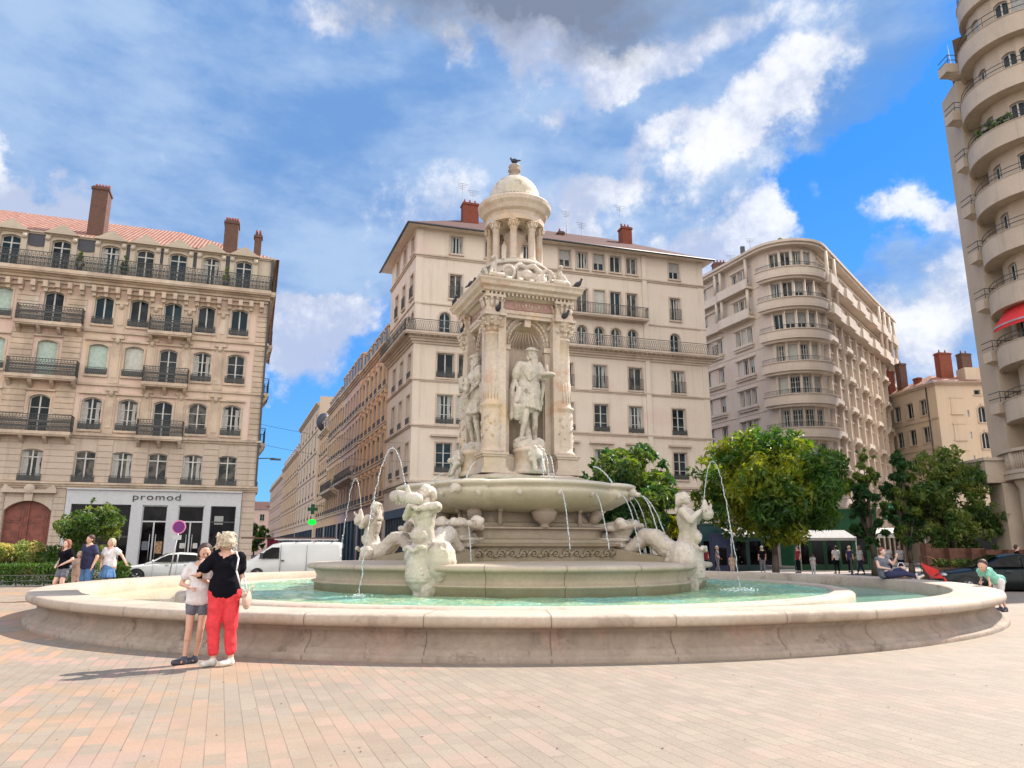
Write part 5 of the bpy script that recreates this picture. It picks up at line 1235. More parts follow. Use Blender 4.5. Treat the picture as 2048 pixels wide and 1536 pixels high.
# lantern
for k in range(8):
    a = TF+math.pi/8+k*math.pi/4; cx, cy = .78*math.cos(a), .78*math.sin(a)
    q = MB(); q.lathe([(.16, 10.1), (.16, 10.16), (.125, 10.2), (.115, 10.25), (.105, 11.15), (.13, 11.17), (.11, 11.2), (.14, 11.35), (.17, 11.42), (.17, 11.46)], 16, (cx, cy, 0), sm=True)
    for j in range(8):
        t = 6.283*j/8; u = Vector((math.cos(t), math.sin(t), 0)); c_ = Vector((cx, cy, 0)); q.tube([c_+u*.12+Vector((0, 0, 11.22)), c_+u*.16+Vector((0, 0, 11.36)), c_+u*.2+Vector((0, 0, 11.4))], [.03, .035, .025], 5)
    q.build('lantern_column', M_fupper, ft)
part('lantern_core', M_fupper, [(.34, 10.1), (.28, 10.25), (.25, 10.9), (.3, 11.0), (.36, 11.2), (.3, 11.3), (.2, 11.4)], None, 20, sm=True)
part('lantern_cornice', M_fupper, [(.60, 11.46), (.94, 11.44), (.95, 11.60), (.90, 11.62), (.92, 11.74), (1.02, 11.80), (1.08, 11.93), (1.16, 12.02), (1.18, 12.14), (1.14, 12.20), (.98, 12.26), (.90, 12.27), (.3, 12.27)], None, 64, sm=False)
dome = [(.86, 12.26), (.86, 12.36)]+[(.82*math.cos(t*math.pi/2/12), 12.42+.86*math.sin(t*math.pi/2/12)) for t in range(0, 12)]+[(.08, 13.28)]
part('dome', M_statue, dome, None, 64, sm=True)
q = MB()
for k in range(48): t = 6.283*k/48; q.sph((.87*math.cos(t), .87*math.sin(t), 12.37), .028, 6)
q.build('dome_beading', M_fupper, ft)
part('finial', M_core, [(.2, 13.24), (.13, 13.3), (.2, 13.36), (.10, 13.4), (.18, 13.48), (.22, 13.52), (.10, 13.58), (.2, 13.66), (.16, 13.72), (.05, 13.78)], None, 20, sm=True)
V = Vector
# ------------------------------------------------------------------ figures
def human(J=None, girth=1., fem=False):
    """joints of a standing figure 1.70 m tall that faces -y; sides: l = viewer's left"""
    j = dict(head=V((0, -.01, 1.585)), neck=V((0, .01, 1.44)), chest=V((0, .01, 1.27)), waist=V((0, 0, 1.07)), pelvis=V((0, .01, .94)))
    for s, x in (('l', -1), ('r', 1)):
        j['sh'+s] = V((x*.175, .015, 1.395)); j['el'+s] = V((x*.235, .03, 1.12)); j['wr'+s] = V((x*.25, -.04, .88))
        j['hip'+s] = V((x*.09, .01, .90)); j['kn'+s] = V((x*.10, -.01, .49)); j['an'+s] = V((x*.105, .03, .09)); j['toe'+s] = V((x*.13, -.13, .035))
    for k, v in (J or {}).items(): j[k] = V(v)
    return j
def hand(q, wr, d, up, s=1., curl=.5, r=.0085):
    """palm, four fingers of different lengths and a thumb that leaves the side of the palm"""
    d = d.normalized(); up = (up-d*up.dot(d)).normalized(); side = d.cross(up)
    p1 = wr+d*.08*s
    for k in (-.022, 0, .022): q.cap_(wr+d*.01+side*k*.6*s, p1+side*k*s, .014*s, .013*s, 7)
    for k, L in ((-.030, .055), (-.010, .070), (.010, .066), (.030, .050)):
        a = p1+side*k*s; b = a+(d*math.cos(curl*.6)-up*math.sin(curl*.6))*L*.5*s; c_ = b+(d*math.cos(curl*1.6)-up*math.sin(curl*1.6))*L*.5*s
        q.cap_(a, b, r*s, r*s, 6); q.cap_(b, c_, r*s, r*.85*s, 6)
    a = wr+d*.025*s+side*(-.028)*s; b = a+(d*.6-side*.8).normalized()*.038*s; q.cap_(a, b, .011*s, .010*s, 6); q.cap_(b, b+(d*.9-side*.2-up*.3).normalized()*.028*s, .010*s, .0085*s, 6)
def head_(q, c_, f, up=V((0, 0, 1)), s=1.):
    """skull, jaw, nose, brow, lips, ears; f is where the face looks"""
    f = f.normalized(); up = (up-f*up.dot(f)).normalized(); sd = f.cross(up)
    q.sph(c_+up*.02*s, .094*s, 12, sx=.9, sy=1.0, sz=1.06); q.sph(c_-f*.02*s+up*.03*s, .092*s, 12)
    q.sph(c_+f*.022*s-up*.045*s, .068*s, 10); q.sph(c_+f*.05*s-up*.088*s, .03*s, 8)
    q.cap_(c_+f*.086*s+up*.012*s, c_+f*.108*s-up*.022*s, .011*s, .016*s, 6)
    q.cap_(c_+f*.078*s-sd*.03*s+up*.028*s, c_+f*.078*s+sd*.03*s+up*.028*s, .014*s, .014*s, 6)
    q.cap_(c_+f*.082*s-sd*.017*s-up*.055*s, c_+f*.082*s+sd*.017*s-up*.055*s, .011*s, .011*s, 6)
    for k in (-1, 1): q.sph(c_+sd*k*.086*s-up*.01*s-f*.005*s, .022*s, 6); q.sph(c_+sd*k*.04*s+f*.06*s-up*.02*s, .03*s, 6)
def body_mesh(q, j, g=1., f=V((0, -1, 0)), fem=False, fingers=True, belly=0., curl=.5):
    q.cap_(j['neck'], j['head']-V((0, 0, .06)), .055*g, .05, 8); q.cap_(j['neck'], j['chest'], .07*g, .12*g, 10)
    for s, x in (('l', -1), ('r', 1)):
        q.cap_(j['neck']-V((0, 0, .02)), j['sh'+s], .05*g, .058*g, 8); q.cap_(j['chest']+V((x*.05, 0, .04)), j['sh'+s]+V((-x*.03, 0, -.03)), .10*g, .065*g, 9)
        q.cap_(j['sh'+s], j['el'+s], .050*g, .040*g, 9); q.cap_(j['el'+s], j['wr'+s], .040*g, .027*g, 9)
        q.cap_(j['hip'+s], j['kn'+s], .088*g, .058*g, 10); q.cap_(j['kn'+s], j['kn'+s].lerp(j['an'+s], .35), .056*g, .056*g, 9); q.cap_(j['kn'+s].lerp(j['an'+s], .35)+V((0, .012, 0)), j['an'+s], .054*g, .034*g, 9)
        q.cap_(j['an'+s]-V((0, 0, .04)), j['toe'+s], .038, .030, 8)
        d = j['wr'+s]-j['el'+s]
        if fingers: hand(q, j['wr'+s], d, V((0, -1, .2)) if abs(d.normalized().z) > .6 else V((0, 0, 1)), 1., curl)
        else: q.cap_(j['wr'+s], j['wr'+s]+d.normalized()*.13, .028, .022, 7)
        if fem: q.sph(j['chest']+f*.09*g+V((x*.065, 0, .0)), .07*g, 8)
        q.cap_(j['waist']+V((x*.05, 0, 0)), j['hip'+s]+V((x*.01, .01, .02)), .10*g, .105*g, 10)
        q.cap_(j['chest']+V((x*.055, 0, 0)), j['waist']+V((x*.045, 0, 0)), .105*g, .095*g, 10)
    q.cap_(j['chest'], j['waist'], .12*g, .11*g+belly, 10); q.cap_(j['waist'], j['pelvis'], .11*g+belly, .115*g, 10)
def torso_cloth(q, j, g, grow=.016, sleeve=.5, hem=.0, fem=False, f=V((0, -1, 0)), belly=0., neck=.6):
    q.cap_(j['neck'].lerp(j['chest'], neck), j['chest'], .09*g+grow, .125*g+grow, 10)
    low = j['pelvis']+V((0, 0, hem))
    for s, x in (('l', -1), ('r', 1)):
        q.cap_(j['neck'].lerp(j['sh'+s], .45)-V((0, 0, .025)), j['sh'+s], .045*g+grow, .056*g+grow, 9); q.cap_(j['sh'+s], j['sh'+s].lerp(j['el'+s], sleeve), .056*g+grow, .056*g+grow*1.7, 9)
        q.cap_(j['chest']+V((x*.05, 0, .04)), j['sh'+s]+V((-x*.03, 0, -.03)), .10*g+grow, .068*g+grow, 9)
        q.cap_(j['chest']+V((x*.055, 0, 0)), j['waist']+V((x*.045, 0, 0)), .107*g+grow, .10*g+grow, 10); q.cap_(j['waist']+V((x*.05, 0, 0)), low+V((x*.075, 0, 0)), .103*g+grow, .115*g+grow, 10)
        if fem: q.sph(j['chest']+f*.09*g+V((x*.065, 0, .0)), .07*g+grow, 8)
    q.cap_(j['chest'], j['waist'], .122*g+grow, .112*g+grow+belly, 10); q.cap_(j['waist'], low, .112*g+grow+belly, .118*g+grow, 10)
    for k in range(16):
        a = k*math.pi/8; u = V((math.cos(a)*.145*g, math.sin(a)*.075*g, 0)); q.cap_(j['waist']+u*.9, low+u+V((0, 0, -.055)), .055+grow, .055+grow, 8)
def leg_cloth(q, j, g, grow=.014, frac=1., flare=.0):
    """trousers or shorts: frac 1 reaches the knee, 2 the ankle"""
    q.cap_(j['pelvis'], j['pelvis']+V((0, 0, -.04)), .118*g+grow, .115*g+grow, 10)
    for s, x in (('l', -1), ('r', 1)):
        q.cap_(j['waist'].lerp(j['pelvis'], .5)+V((x*.05, 0, 0)), j['hip'+s]+V((x*.01, .01, .02)), .10*g+grow, .106*g+grow, 10)
        kn = j['hip'+s].lerp(j['kn'+s], min(1, frac)); q.cap_(j['hip'+s], kn, .092*g+grow, .092*g+grow-(.027-flare)*min(1, frac), 10)
        if frac > 1: q.cap_(j['kn'+s], j['kn'+s].lerp(j['an'+s], frac-1), .062*g+grow, .052*g+grow+flare, 10)
def skirt_mesh(q, j, length=.35, r0=.13, r1=.25, mid=None):
    top = j['waist'].lerp(j['pelvis'], .4); mid = mid or (j['knl']+j['knr'])/2
    bot = top+(mid-top).normalized()*length; n = 18
    for i in range(n):
        a = 2*math.pi*i/n; k = 1+.12*math.cos(a*6); u = V((math.cos(a), math.sin(a)*.8, 0)); q.cap_(top+u*(r0-.03), bot+u*(r1*k-.03), .035, .03, 6)
    q.cap_(top, bot.lerp(top, .25), r0-.01, r1-.06, 12)
def person(label, loc, rz, J=None, g=1., sc=1., face=V((0, -1, 0)), fem=False, skin=None, top=None, sleeve=.5, hem=0., bottom=None, bfrac=2., skirt=None, shoes=None, hair=None, hairfn=None, vox=.014, fingers=True, belly=0., group=None, eyes=True, curl=.5, flare=0.):
    j = human(J); root = thing('person', label, 'person', loc, rz, group); root.scale = (sc,)*3
    q = MB(); body_mesh(q, j, g, face, fem, fingers, belly, curl); head_(q, j['head'], face)
    body = remeshed(q, 'body', skin or M_skin, root, vox, 2)
    if eyes:
        sd = face.normalized().cross(V((0, 0, 1))); e = MB()
        for k in (-1, 1): e.sph(j['head']+face.normalized()*.085+sd*k*.03+V((0, 0, .008)), .0115, 6)
        e.build('eyes', M_hairbr, body)
    if top: q = MB(); torso_cloth(q, j, g, .014, sleeve, hem, fem, face, belly); remeshed(q, 'shirt', top, root, max(vox, .014), 5, .030, .10)
    if bottom: q = MB(); leg_cloth(q, j, g, .014, bfrac, flare); remeshed(q, 'trousers' if bfrac > 1 else 'shorts', bottom, root, max(vox, .014), 6, .028, .10)
    if skirt: q = MB(); skirt_mesh(q, j, skirt[1], .13*g, skirt[2]); remeshed(q, 'skirt', skirt[0], root, max(vox, .016), 2)
    if shoes:
        for s in 'lr':
            q = MB(); q.cap_(j['an'+s]-V((0, -.03, .045)), j['toe'+s]+V((0, -.01, .012)), .048, .040, 9); q.cap_(j['an'+s], j['an'+s]-V((0, 0, .05)), .044, .048, 8); remeshed(q, 'shoe', shoes, root, .012, 1)
    q = MB(); h = j['head']; f = face.normalized()
    if hairfn: hairfn(q, h, f)
    else: q.sph(h-f*.025+V((0, 0, .045)), .104, 12); q.sph(h-f*.04+V((0, 0, .0)), .095, 10)
    remeshed(q, 'hair', hair or M_hairbr, root, max(.009, vox*.8), 1, .010, .025)
    return root, j
# --- the two people in the foreground
def hair_bob(q, h, f):
    sd = f.cross(V((0, 0, 1)))
    q.sph(h-f*.03+V((0, 0, .045)), .104, 12); q.sph(h-f*.055+V((0, 0, -.005)), .098, 12)
    rn = random.Random(2)
    for i in range(90):
        a = rn.uniform(-2.3, 2.3); u = (-f*math.cos(a)+sd*math.sin(a)); p = h+u*rn.uniform(.07, .105)+V((0, 0, rn.uniform(-.05, .13))); q.cap_(p, p+u*.025+V((rn.uniform(-.03, .03), rn.uniform(-.03, .03), -.05)), .017, .010, 6)
Jw = dict(head=(-.03, -.02, 1.565), neck=(-.0, .0, 1.43), chest=(0, .0, 1.26), shl=(-.16, -.04, 1.37), shr=(.16, .05, 1.385), ell=(-.33, -.07, 1.16), wrl=(-.36, .10, 1.34), elr=(.14, .14, 1.12), wrr=(-.12, .26, 1.16),
          hipl=(-.095, 0, .89), hipr=(.10, .01, .89), knl=(-.10, -.02, .49), knr=(.105, .03, .49), anl=(-.075, .0, .09), anr=(.13, .06, .09), toel=(-.155, -.10, .03), toer=(.065, -.06, .03))
wm, jw = person('grey-blond woman in black t-shirt and coral trousers standing in front of the basin', (-3.74, 9.98, 0), R_(0), Jw, 1.05, .985, V((-.75, .62, -.1)), True, M_skin, M_black, .62, .02, M_coral, 1.74, None, M_shoe, M_hairb, hair_bob, .010, True, .02, flare=.008)
q = MB(); pts = [jw['shr']+V((-.05, -.05, .065)), jw['shr']+V((.03, -.15, -.02)), V((.20, -.17, 1.2)), V((.26, -.13, 1.0)), V((.285, -.06, .95))]; q.tube(pts, .011, 6); pts = [jw['shr']+V((-.05, -.05, .065)), jw['shr']+V((-.02, .10, -.02)), V((.20, .15, 1.1)), V((.28, .04, .95))]; q.tube(pts, .011, 6)
bagr = thing('shoulder_bag', 'beige shoulder bag on a pale strap at the hip of the woman in coral trousers', 'handbag', (-3.74, 9.98, 0)); bagr.scale = (.985,)*3
q.build('strap', M_wcloth, bagr); q = MB(); q.sph((.315, -.03, .83), .12, 12, sx=.42, sy=1.0, sz=1.05); q.cap_((.3, -.12, .9), (.3, .08, .9), .035, .035, 8); remeshed(q, 'bag', M_bag, bagr, .012, 2); q = MB(); q.tube([(.33, -.13, .88), (.37, -.1, 1.0), (.37, .02, 1.0), (.33, .06, .88)], .008, 6); q.build('handle', M_bag, bagr)
# necklace-less back seam; the girl
def hair_pony(q, h, f):
    q.sph(h-f*.028+V((0, 0, .045)), .106, 12); q.sph(h-f*.05, .097, 10)
    for k in (-1, 1): sd = f.cross(V((0, 0, 1))); q.cap_(h+sd*k*.085+V((0, 0, .03)), h+sd*k*.09-f*.02-V((0, 0, .09)), .03, .022, 7); q.sph(h-f*.12+V((0, 0, .05)), .04, 8); q.cap_(h-f*.13+V((0, 0, .04)), h-f*.15-V((0, 0, .12)), .03, .018, 7)
Jg = dict(head=(.04, -.02, 1.56), neck=(.0, .0, 1.42), shl=(-.155, -.01, 1.37), shr=(.155, -.01, 1.37), ell=(-.26, .0, 1.12), wrl=(-.08, -.20, 1.08), elr=(.20, -.07, 1.11), wrr=(.03, -.24, 1.22),
          knl=(-.09, -.03, .49), anl=(-.12, -.02, .09), toel=(-.24, -.10, .03), knr=(.07, -.02, .49), anr=(.0, .10, .09), toer=(-.11, .02, .03))
gl, jg = person('young girl in white t-shirt and grey shorts beside the woman in coral trousers', (-4.14, 10.16, 0), R_(8), Jg, .86, .90, V((.35, -.9, -.25)), False, M_skin, M_wcloth, .55, -.01, M_greycl, .42, None, M_shoed, M_hairbr, hair_pony, .010)
ph = thing('phone', 'small dark phone held by the girl in the white t-shirt', 'phone', (-4.10, 10.16, 0), R_(8)); ph.scale = (.9,)*3
q = MB(); q.box(-.035, .035, -.006, .006, -.07, .07); q.xf(Matrix.Translation((.015, -.30, 1.27)) @ Matrix.Rotation(.5, 4, 'X')); q.build('phone_body', M_black, ph)
# --- left group beyond the basin
def hair_long(q, h, f):
    sd = f.cross(V((0, 0, 1))); q.sph(h-f*.03+V((0, 0, .04)), .108, 12); q.sph(h-f*.05, .105, 10)
    for k in (-1, 1): q.cap_(h+sd*k*.08-f*.02, h+sd*k*.11-V((0, 0, .26))+f*.02, .05, .035, 8)
    q.cap_(h-f*.08, h-f*.09-V((0, 0, .28)), .08, .05, 8)
Js = dict(knl=(-.16, -.12, .50), anl=(-.28, -.02, .09), toel=(-.32, -.18, .03), knr=(.12, -.10, .50), anr=(.10, .0, .09), ell=(-.27, .04, 1.13), wrl=(-.10, -.18, .98), elr=(.27, .04, 1.14), wrr=(.16, -.20, 1.0))
person('woman with long auburn hair in black t-shirt and dark shorts by the hedge', (-13.1, 22.3, .02), R_(-25), Js, 1.12, 1.0, V((.25, -.95, .1)), True, M_skinp, M_black, .55, .02, M_greycl, .55, None, M_shoe, M_hairred, hair_long, .016, eyes=True)
person('small child in a patterned beige top between the auburn-haired woman and the man in navy', (-12.95, 22.75, .02), R_(10), dict(wrl=(-.05, -.2, 1.2), ell=(-.2, -.1, 1.15)), 1.0, .80, V((-.6, -.7, 0)), False, M_skinp, M_bag, .6, 0, M_bag, .6, None, M_shoe, M_hairb, None, .018)
person('man in navy t-shirt and denim shorts with sunglasses by the hedge', (-12.68, 22.75, .02), R_(-20), dict(ell=(-.29, .03, 1.12), wrl=(-.30, -.08, .87), elr=(.29, .03, 1.12), wrr=(.28, -.08, .87)), 1.16, 1.08, V((-.1, -1, -.15)), False, M_skin, M_navy, .62, -.04, M_denim, .95, None, M_shoed, M_hairbr, None, .016)
person('woman in white blouse and bright blue skirt with one arm out behind the basin', (-12.15, 22.95, .02), R_(-10), dict(elr=(.36, .06, 1.22), wrr=(.55, .0, 1.02), ell=(-.23, -.05, 1.12), wrl=(-.1, -.2, 1.0)), 1.04, 1.02, V((-.3, -.9, -.1)), True, M_skin, M_wcloth, .5, .06, None, 1, (M_denim, .42, .25), M_shoe, M_hairb, hair_pony, .016)
person('person in grey crouching behind the arm of the woman in the blue skirt', (-14.3, 27.0, .0), R_(20), dict(), 1., .95, V((.3, -.9, 0)), False, M_skin, M_greycl, .6, 0, M_black, 1.9, None, M_shoed, M_hairbr, None, .03, False)
# --- right: seated woman, boy leaning over the rim
Jsit = dict(head=(-.10, -.04, .78), neck=(-.12, .0, .64), chest=(-.12, .02, .48), waist=(-.08, .02, .28), pelvis=(-.02, .02, .14), shl=(-.26, .0, .58), shr=(.04, .04, .60), ell=(-.28, -.1, .34), wrl=(-.05, -.22, .30), elr=(.18, -.06, .42), wrr=(.24, -.16, .62),
            hipl=(0, -.08, .11), hipr=(0, .10, .11), knl=(.46, -.12, .16), knr=(.44, .10, .26), anl=(.86, -.1, .06), anr=(.80, .10, .06), toel=(.98, -.14, .09), toer=(.92, .1, .12))
person('woman in dark vest and navy trousers sitting on the basin rim, legs stretched out', (11.1, 22.6, .595), R_(0), Jsit, 1.05, 1.0, V((.55, -.8, .0)), True, M_skinp, M_greycl, .05, .0, M_navy, 1.7, None, M_shoe, M_hairred, None, .016, True)
Jb = dict(head=(-.30, -.10, .98), neck=(-.20, .0, .93), chest=(-.10, .02, .84), waist=(.04, .02, .72), pelvis=(.14, .02, .66), shl=(-.19, -.12, .88), shr=(-.17, .14, .90), ell=(-.24, -.17, .72), wrl=(-.26, -.20, .66), elr=(-.13, .18, .72), wrr=(-.22, .10, .66),
          hipl=(.14, -.06, .62), hipr=(.14, .08, .62), knl=(.10, -.07, .34), knr=(.12, .09, .34), anl=(.16, -.07, .07), anr=(.18, .09, .07), toel=(.04, -.09, .03), toer=(.06, .1, .03))
person('boy in mint green t-shirt leaning with both hands over the basin rim', (11.60, 18.45, .0), R_(8), Jb, .72, 1.08, V((-.85, -.35, -.45)), False, M_skin, M_mint, .6, .03, M_wcloth, 1., None, M_shoed, M_hairbr, None, .014, True)
# --- people far behind
far_p = [(11.8, 46.5, 'person in dark red standing by the dark shop front left of the tree trunk', M_crimson, M_black, 0), (12.7, 47, 'person in pale grey beside the dark blue shop entrance', M_greycl, M_greycl, 0), (19.7, 46.2, 'person in a white top and black trousers left of the canopied stall', M_wcloth, M_black, 1), (20.4, 44.6, 'person in a striped pale top sitting beside the dark bench', M_wcloth, M_navy, 0),
         (23.2, 46.8, 'left one of two people walking in white shirts under the stall canopy', M_wcloth, M_navy, 0), (23.8, 46.6, 'right one of two people walking in white shirts under the stall canopy', M_wcloth, M_navy, 0), (24.2, 44.5, 'child in an orange-brown top right of the two white shirts', M_gold, M_gold, 2),
         (15.4, 46.8, 'person in dark grey under the left grey canopy', M_black, M_greycl, 1), (17.9, 47.6, 'person in maroon in front of the dark shop windows right of the tree trunk', M_crimson, M_black, 0), (21.6, 48.6, 'person in navy standing in the canopied green shop doorway', M_navy, M_black, 1), (29.8, 45.5, 'person in black standing left of the café planters', M_black, M_black, 0),
         (26.3, 46.5, 'person in pale grey standing by the iron railings', M_wcloth, M_greycl, 0), (28.3, 46.5, 'person in a red top walking right of the railings', M_red, M_black, 0), (28.9, 46.9, 'person in a dark top walking beside the one in red', M_black, M_black, 0), (17.0, 43, 'person in white crouching near the teal shop front', M_wcloth, M_wcloth, 2),
         (12.0, 41.5, 'person in pink with their back to the basin at the trees', M_bag, M_bag, 2), (22.3, 33.5, 'person in dark clothes standing between the stroller and the planters', M_black, M_black, 0), (33.5, 45.5, 'person in white at the market tables by the pillar', M_wcloth, M_navy, 0), (31.2, 44.8, 'person in a beige shirt at the market tables behind the black car', M_bag, M_navy, 0)]
base_j = None
for i, (x, y, lab, tp, bt, st) in enumerate(far_p):
    rz = [0, 1.2, 3.1, -1.3, 2.2][i % 5]
    person(lab, (x, y, 0 if y < 45 or x > 13 else 0), rz, dict(anl=(-.14, -.12, .09), toel=(-.16, -.27, .03), anr=(.1, .16, .09), toer=(.12, 0, .04), wrl=(-.22, -.2, .95), wrr=(.2, .1, .9)) if st == 0 and i % 2 else None, 1.0, .96 if st != 2 else .7, V((0, -1, 0)), False, M_skin, tp, .5, .0, bt, 1.8, None, M_shoed, [M_hairbr, M_hairb][i % 2], None, .035, False, group='people far behind the fountain', eyes=False)
# ------------------------------------------------------------------ STATUES
def statue(label, loc, rz, var=0):
    root = thing('statue', label, 'statue', loc, rz, 'niche statues of the fountain'); root.scale = (1.5, 1.5, 1.66)
    J = dict(head=(.06, -.03, 1.58), neck=(.02, .0, 1.44), shl=(-.19, .0, 1.38), shr=(.19, -.02, 1.39), ell=(-.28, .02, 1.12), wrl=(-.22, -.10, .88), elr=(.27, -.04, 1.15), wrr=(.24, -.20, 1.14),
             hipl=(-.09, 0, .9), hipr=(.1, 0, .91), knl=(-.11, -.12, .50), anl=(-.17, -.02, .12), toel=(-.22, -.16, .06), knr=(.10, -.04, .48), anr=(.13, .02, .08), toer=(.17, -.13, .04))
    if var == 1: J.update(wrl=(-.05, -.22, 1.15), ell=(-.26, -.05, 1.12), wrr=(.16, -.2, .98), head=(-.04, -.03, 1.58))
    if var == 2: J.update(wrl=(-.1, -.22, 1.05), wrr=(.05, -.22, 1.12))
    j = human(J); q = MB(); f = V((.5, -.85, -.1)) if var != 1 else V((-.5, -.85, -.1))
    body_mesh(q, j, 1.12, f, False, True); head_(q, j['head'], f)
    body = remeshed(q, 'body', M_statue, root, .013, 1, .008, .05)
    # tunic with pleats
    q = MB(); torso_cloth(q, j, 1.12, .03, .6, 0)
    n = 22
    for i in range(n):
        a = 2*math.pi*i/n; u = V((math.cos(a), math.sin(a)*.8, 0)); k = 1+.10*(i % 2)
        q.cap_(j['waist']+u*.13, V((.0, -.02, .62+.03*math.sin(a*2)))+u*(.21*k), .032, .026, 6)
    q.cap_(j['waist'], V((0, -.01, .70)), .13, .17, 12); q.tube([j['waist']+V((.16*math.cos(t*.5), .14*math.sin(t*.5), -.01)) for t in range(14)], .025, 6)
    remeshed(q, 'tunic', M_statue, root, .014, 1, .03, .07)
    # cloak hanging from the shoulders down one side
    q = MB(); rn = random.Random(var+3)
    for i in range(15):
        s_ = i/14; a = R_(-10+200*s_); u = V((math.cos(a), math.sin(a), 0)); top = j['neck']+V((.20*u.x, .10*u.y+.02, -.03)); bot = V((.30*u.x-.06, .20*u.y+.06, .42+.18*(1-s_)+.04*math.sin(i*2)))
        mid = top.lerp(bot, .45)+u*.07; q.tube([top, mid, bot], [.04, .045+.012*(i % 2), .035], 7)
    for k in range(5): q.tube([j['shl']+V((0, -.06, .04-.02*k)), V((-.05, -.17, 1.3-.05*k)), j['shr']+V((.0, -.06, .02-.03*k))], .028, 6)
    q.tube([j['wrl']+V((0, 0, .1)), j['wrl']+V((-.05, -.02, -.2)), V((-.26, -.02, .42))], [.07, .10, .05], 8); q.tube([j['wrl']+V((.06, 0, .1)), j['wrl']+V((.06, -.02, -.2)), V((-.16, .02, .36))], [.06, .08, .05], 8)
    remeshed(q, 'cloak', M_statue, root, .015, 1, .035, .07)
    q = MB(); h = j['head']; q.sph(h-f*.03+V((0, 0, .05)), .112, 10); q.lathe([(.13, .07), (.14, .09), (.10, .13), (.03, .15)], 14, (h.x-.01, h.y+.01, h.z))
    for i in range(20): a = i*.33; q.sph(h+V((.10*math.cos(a), .10*math.sin(a)*.8+.02, -.02-.03*(i % 3))), .03, 6)
    for i in range(7): q.cap_(h+f*.06+V((.05*math.sin(i), 0, -.08)), h+f*.07+V((.04*math.sin(i), 0, -.17-.01*i)), .03, .02, 6)
    remeshed(q, 'hair', M_statue, root, .012, 1, .01, .03)
    q = MB(); q.cap_(j['wrr']+V((0, -.06, .02)), j['wrr']+V((.05, -.09, .03)), .05, .045, 8)
    if var == 0: q.lathe([(.13, -.02), (.15, .02), (.11, .04)], 16, tuple(j['wrr']+V((.02, -.13, .04)))); q.cap_(j['wrr']+V((0, -.16, .05)), j['wrr']+V((-.03, -.2, .2)), .03, .02, 6)
    elif var == 1: q.box(-.16, .02, -.34, -.30, 1.0, 1.28)
    else: q.cap_((-.1, -.27, .35), (-.02, -.27, 1.25), .02, .02, 6)
    q.build('attribute', M_statue, root)
    # rock base
    q = MB(); rn = random.Random(var)
    for i in range(16): a = i*.39; q.sph((.22*math.cos(a), .17*math.sin(a), rn.uniform(-.03, .0)), rn.uniform(.08, .13), 7)
    q.sph((-.16, -.03, .03), .12, 8); q.cap_((0, .1, 0), (0, .12, .5), .13, .06, 8)
    remeshed(q, 'base', M_statue, root, .02, 1, .02, .06)
    return root
RS = 1.20
for fa, lab in enumerate(['bearded marble statue in hat, tunic and cloak in the sunlit front niche', 'marble statue at the right-hand niche, only its cloak showing past the column', 'marble statue in the hidden rear niche of the pavilion', 'marble statue in a pleated tunic in the left-hand niche, standing in shade']):
    a = TF+fa*math.pi/2; x, y = FC[0]+RS*math.cos(a), FC[1]+RS*math.sin(a)
    statue(lab, (x, y, 4.36), a+math.pi/2, [0, 2, 1, 1][fa])
    q = MB(); M = Matrix.Translation((RS*math.cos(a), RS*math.sin(a), 0)) @ Matrix.Rotation(a+math.pi/2, 4, 'Z')
    q.lathe([(.52, 3.5), (.52, 3.6), (.45, 3.66), (.43, 4.1), (.48, 4.14), (.48, 4.2), (.38, 4.30)], 20)
    q.xf(M).build('statue_pedestal', M_fupper, ft)
    # lion and lion-head spouts on the pedestal
    q = MB(); q.sph((0, -.54, 4.0), .2, 10, sz=1.1); q.sph((0, -.78, 3.95), .1, 8)
    for k in range(10): q.sph((.22*math.cos(k*.63), -.58, 4.0+.22*math.sin(k*.63)), .08, 6)
    for sx in (-1, 1): q.cap_((sx*.1, -.65, 3.85), (sx*.12, -.78, 3.55), .08, .06, 8)
    remeshed(q, 'lion_spout', M_statue, ft, .024, 1, .02, .05).matrix_local = M
# birds
def pigeon(label, loc, rz, m=None):
    r = thing('pigeon', label, 'pigeon', loc, rz, 'pigeons on the fountain'); q = MB()
    q.sph((0, 0, .12), .085, 10, sy=1.6, R=Matrix.Rotation(-.35, 3, 'X')); q.cap_((0, -.09, .16), (0, -.13, .24), .045, .035, 8); q.sph((0, -.14, .26), .042, 8); q.cap_((0, -.17, .26), (0, -.2, .25), .012, .006, 5); q.cap_((0, .1, .1), (0, .24, .06), .04, .025, 6)
    for s in (-1, 1): q.cap_((s*.03, -.0, .06), (s*.03, 0, .005), .009, .008, 5)
    remeshed(q, 'body', M_pigeon, r, .014, 1)
    return r
for i, (lab, dx, a_, z, r_, rz) in enumerate([('dark pigeon perched on the very top of the fountain finial', 0, 0, 13.76, .0, -2.2), ('dark pigeon on the capital of the front column, left one', 0, cc[3]+.15, 8.145, 1.72, .5), ('dark pigeon on the front column block, right of its mate', 0, cc[3]-.0, 8.71, 1.72, 2.1),
        ('dark pigeon on the capital of the right column', 0, cc[0]-.12, 8.145, 1.75, 1.1), ('dark pigeon on the capital of the left column', 0, cc[2]+.12, 8.145, 1.74, .3), ('dark pigeon on the right end of the cornice', 0, cc[0], 9.15, 2.1, 1.), ('dark pigeon on the left edge of the cornice', 0, cc[2]+.1, 9.15, 2.05, .4), ('dark pigeon on the cornice above the left face', 0, cc[3]-.5, 9.15, 1.62, .9)]):
    pigeon(lab, (FC[0]+r_*math.cos(a_), FC[1]+r_*math.sin(a_), z), rz)
